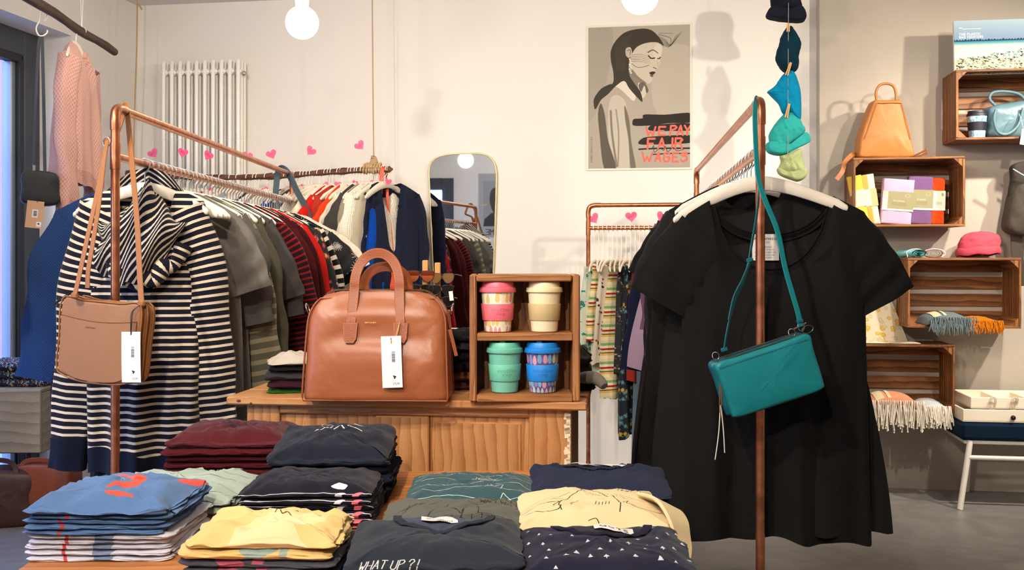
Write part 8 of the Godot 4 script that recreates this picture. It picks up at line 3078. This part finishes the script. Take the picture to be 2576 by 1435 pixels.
func heart_mesh() -> ArrayMesh:
	if not mats.has("heart_mesh"):
		var poly := PackedVector2Array()
		for k in 36:
			var a := TAU * k / 36.0
			poly.append(Vector2(16 * pow(sin(a), 3), 13 * cos(a) - 5 * cos(2 * a) - 2 * cos(3 * a) - cos(4 * a)) * 0.03 / 17.0)
		var g := Geo.new()
		g.extrude(poly, 0.0016)
		mats["heart_mesh"] = g.mesh()
	return mats["heart_mesh"]

func heart(label: String, at: Vector3, b: Basis, size: float, turn: float, group: String, word := true, top = null):
	var o := thing("paper_heart", label, "paper heart", at, b, group)
	var m := obj("heart", heart_mesh(), mat("heart_pink", Color(0.95, 0.36, 0.54), 0.6), o)
	m.transform = Transform3D(Basis(Vector3.BACK, turn).scaled(Vector3(size, size, 1)), Vector3.ZERO)
	if word:
		# the hand-written word, raised a hair above the card
		var g := Geo.new()
		var x := -0.016
		for ch in "SALE":
			for st in Pic.GLYPHS[ch].split(" ", false):
				var pts := []
				for k in range(0, st.length() - 1, 2):
					pts.append(Vector3(x + float(st[k]) * 0.0016, 0.006 - float(st[k + 1]) * 0.0018, 0.0012))
				if pts.size() > 1:
					g.tube(pts, 0.0007, 4, false, 0.4)
			x += 0.0085
		var w := obj("writing", g, mat("heart_ink", Color(0.25, 0.05, 0.14), 0.7), o)
		w.transform = Transform3D(Basis(Vector3.BACK, turn * 0.5 + 0.5 * signf(turn)).scaled(Vector3(size, size, 1)), Vector3.ZERO)
	if top != null:
		var g := Geo.new()
		var q: Vector3 = b.inverse() * (top - at)
		g.tube([q + Vector3(0.003, 0.006, 0), q, Vector3(0.0, 0.018 * size, 0.001)], 0.0007, 5)
		obj("wire_loop", g, mat("nylon", Color(0.88, 0.87, 0.84), 0.4), o)

func build_hearts():
	var d := 4.83
	var G := "pink hearts on the line above the branch"
	var L := [[385, 386, 0.62], [460, 384, -0.30], [524, 391, -0.62], [622, 393, -0.22], [683, 388, 0.42], [782, 380, -0.70], [905, 366, 0.70]]
	var line := []
	for q in [Vector2(346, 345), Vector2(460, 352), Vector2(560, 352), Vector2(683, 349), Vector2(782, 345), Vector2(905, 336), Vector2(939, 331)]:
		line.append(P(q.x, q.y, d + 0.10 * (1.0 - (q.x - 346) / 593.0)))
	var o := thing("heart_string", "thin string stretched between the ropes above the branch rail", "string", line[0])
	var g := Geo.new()
	g.xf = Transform3D(Basis(), -line[0])
	g.tube(smooth(line, 4), 0.0009, 5)
	obj("string", g, mat("nylon", Color(0.88, 0.87, 0.84), 0.4), o)
	var where := ["leftmost, in front of the wall beside the radiator", "second from left, before the radiator tubes", "third from left, before the radiator tubes", "fourth, half behind the copper bar", "fifth from left, just past the radiator", "sixth from left, turned on its side", "last, beside the hanging rope"]
	for k in L.size():
		var e: Array = L[k]
		var dd: float = d + 0.10 * (1.0 - (e[0] - 346) / 593.0)
		heart("pink paper sale heart on the string, " + where[k], P(e[0], e[1], dd), turned(rnd(-10, 10)), 0.92, e[2], G, true, P(e[0] + 1, 347 - maxf(0.0, (e[0] - 683) * 0.05), dd))
	var M := [[1493, 550, 0.55, "nearest its post"], [1588, 545, 0.12, "in the middle"], [1665, 546, -0.55, "nearest the dark clothes"]]
	for e in M:
		var dd: float = 4.72 - (e[0] - 1480) * 0.00028
		heart("pink paper sale heart under the low copper rack's top bar, " + e[3], P(e[0], e[1], dd), room_basis(), 0.98, e[2], "pink hearts on the low rack", true, P(e[0], 519, dd))
	for k in 12:
		var q := branch_at([0.30, 0.40, 0.47, 0.545, 0.58, 0.655, 0.70, 0.765, 0.80, 0.84, 0.905, 0.955][k])
		heart("small pink paper heart on a hanger neck in the branch rail row", q + Vector3(rnd(-0.01, 0.01), -0.068 + rnd(-0.008, 0.008), 0.045), turned(rnd(-50, 50)), 0.62, rnd(-0.9, 0.9), "small pink hearts on hanger necks", false, q + Vector3(0, -0.03, 0.012))

func build_sunglasses():
	var d := 2.76
	var wd := mat("stand_wood", Color(0.80, 0.58, 0.33), 0.6)
	var tow := [[1070, 655, [693, 728], 1022, 1090, "wooden stand with pegs for sunglasses, taller post behind the tan handbag"], [1101, 661, [698, 728, 757], 1080, 1140, "shorter wooden sunglasses stand between the tan handbag and the cup shelf"]]
	for e in tow:
		var top := P(e[0], e[1], d)
		var o := thing("sunglasses_stand", e[5], "display stand", Vector3(top.x, CABTOP, top.z), turned(2.0))
		plank("post", Vector3(0, (top.y - CABTOP) / 2, 0), Vector3(0.016, top.y - CABTOP, 0.016), wd, o, 0.002)
		plank("foot", Vector3(0, 0.006, 0), Vector3(0.07, 0.012, 0.07), wd, o, 0.002)
		for y in e[2]:
			var a := P(e[3], y, d - 0.012) - o.position
			var b := P(e[4], y + 1, d - 0.012) - o.position
			rod(a, b, 0.0045, wd, "peg", o, 10)
	var brown := mat("lens_brown", Color(0.62, 0.34, 0.20), 0.12)
	brown.albedo_texture = pattern("lens_fade", 32, func(_x, y): return Color(0.55, 0.40, 0.32).lerp(Color(1.0, 0.92, 0.82), y))
	var darkl := mat("lens_dark", Color(0.07, 0.065, 0.06), 0.1)
	var pale := mat("lens_amber", Color(0.45, 0.32, 0.18), 0.12)
	var L := [[1057, 694, 36, brown, "brown gradient sunglasses on the taller stand's upper peg"], [1058, 728, 34, darkl, "dark sunglasses on the taller stand's second peg"], [1112, 699, 32, pale, "amber sunglasses on the shorter stand's upper peg"], [1110, 729, 32, darkl, "dark sunglasses on the shorter stand's middle peg"], [1112, 758, 32, darkl, "dark sunglasses on the shorter stand's lowest peg"]]
	for e in L:
		var c := P(e[0], e[1], d - 0.024)
		var o := thing("sunglasses", e[4], "sunglasses", c, turned(rnd(-8, 8)), "sunglasses on the wooden stands")
		var s: float = e[2] / F * d
		for k in [-1, 1]:
			var poly := blob2([Vector2(-0.45, 0.30), Vector2(0.0, 0.36), Vector2(0.45, 0.30), Vector2(0.42, -0.15), Vector2(0.12, -0.44), Vector2(-0.20, -0.42), Vector2(-0.44, -0.1)], 4)
			var g := Geo.new()
			var pts := PackedVector2Array()
			var ring := []
			for q in poly:
				pts.append(Vector2(q.x * s * 0.92, q.y * s * 0.92))
				ring.append(Vector3(q.x * s * 0.92 + k * s * 0.5, q.y * s * 0.92, 0))
			ring.append(ring[0])
			g.xf = Transform3D(Basis(), Vector3(k * s * 0.5, 0, 0))
			g.extrude(pts, 0.0016, 1.0 / (s * 0.92))
			obj("lens", g, e[3], o)
			g = Geo.new()
			g.tube(ring, 0.0011, 6, false)
			obj("rim", g, mat("rim_dark", Color(0.16, 0.10, 0.07), 0.35), o)
			g = Geo.new()
			g.tube([Vector3(k * s * 0.96, s * 0.24, 0), Vector3(k * s * 0.98, s * 0.24, -0.03), Vector3(k * s * 0.96, s * 0.1, -0.11)], 0.0012, 6)
			obj("temple", g, mat("rim_dark", Color(0.16, 0.10, 0.07), 0.35), o)
		var g := Geo.new()
		g.tube([Vector3(-s * 0.1, s * 0.22, 0), Vector3(0, s * 0.28, 0.002), Vector3(s * 0.1, s * 0.22, 0)], 0.0012, 6)
		obj("bridge", g, mat("rim_dark", Color(0.16, 0.10, 0.07), 0.35), o)
	var t := thing("price_tag", "tiny white tag on the shorter sunglasses stand", "price tag", P(1135, 745, d - 0.03), turned(0.0) * Basis(Vector3.BACK, 0.12))
	var g := Geo.new()
	g.box(Vector3.ZERO, Vector3(0.011, 0.026, 0.0008), Basis(), 0.0)
	obj("card", g, mat("white_card", Color(0.93, 0.91, 0.87), 0.6), t)

func pile(px: float, d: float, w: float, dp: float, yaw: float, L: Array, group: String):
	var y := CABTOP + 0.0005
	for e in L:
		var f := folded(w * rnd(0.93, 1.0), dp * rnd(0.94, 1.0), e[1], {"bulge": 0.005, "layers": 2, "wrinkle": 0.009, "rag": 0.012, "droop": 0.01})
		var c := P(px, 650, d)
		var t := thing(e[3], e[0], e[4], Vector3(c.x + rnd(-0.008, 0.008), y, c.z - dp / 2), turned(yaw + rnd(-5, 5)), group)
		obj("body", f[0], e[2], t)
		y += e[1]

func build_chest_piles():
	var G := "folded clothes on the chest"
	pile(717, 2.66, 0.145, 0.17, 8.0, [
		["bright green folded top at the bottom of the small pile beside the handbag", 0.013, cloth(Color(0.13, 0.30, 0.08)), "folded_jersey", "top"],
		["dark maroon folded top in the small pile beside the handbag", 0.020, cloth(Color(0.20, 0.08, 0.11)), "folded_jersey", "top"],
		["charcoal folded jumper in the small pile beside the handbag", 0.026, cloth(Color(0.20, 0.19, 0.185), "fleece"), "folded_jumper", "jumper"],
		["black folded top just under the white one beside the handbag", 0.016, cloth(Color(0.09, 0.088, 0.085)), "folded_jersey", "top"],
		["off-white folded top crowning the small pile beside the handbag", 0.017, cloth(Color(0.70, 0.66, 0.60)), "folded_jersey", "top"]], G)
	var navy := cloth(Color(0.075, 0.08, 0.10))
	pile(1156, 2.72, 0.13, 0.20, 0.0, [
		["brown folded trousers at the bottom of the pile between handbag and cup shelf", 0.026, cloth(Color(0.33, 0.20, 0.13)), "folded_trousers", "trousers"],
		["rust brown folded trousers, second in the pile between handbag and cup shelf", 0.024, cloth(Color(0.38, 0.23, 0.15)), "folded_trousers", "trousers"],
		["dark folded trousers above the brown ones beside the cup shelf", 0.030, navy, "folded_trousers", "trousers"],
		["dark folded trousers in the middle of the pile beside the cup shelf", 0.028, cloth(Color(0.09, 0.09, 0.105)), "folded_trousers", "trousers"],
		["slate folded trousers second from top beside the cup shelf", 0.024, cloth(Color(0.13, 0.14, 0.17)), "folded_trousers", "trousers"],
		["dark folded trousers topping the pile beside the cup shelf", 0.024, navy, "folded_trousers", "trousers"]], G)
	pile(1452, 2.70, 0.105, 0.16, 0.0, [
		["black folded top under the olive ones behind the cup shelf", 0.040, cloth(Color(0.07, 0.07, 0.07)), "folded_jersey", "top"],
		["olive grey crumpled top behind the cup shelf", 0.034, cloth(Color(0.24, 0.235, 0.20)), "folded_jersey", "top"],
		["olive green crumpled top highest behind the cup shelf", 0.036, cloth(Color(0.27, 0.27, 0.21)), "folded_jersey", "top"]], G)
	var o := thing("rolled_cloth", "pale rolled sock end sticking out behind the cup shelf", "cloth", P(1492, 958, 2.62), turned(20.0))
	var g := Geo.new()
	g.tube(smooth([Vector3(-0.03, 0.004, -0.03), Vector3(0, 0.008, 0), Vector3(0.012, -0.002, 0.02), Vector3(0.016, -0.012, 0.035)], 4), [0.012, 0.014, 0.016, 0.017, 0.017, 0.017, 0.016, 0.016, 0.015, 0.014, 0.013, 0.012, 0.010], 12)
	obj("roll", g, cloth(Color(0.46, 0.44, 0.40)), o)
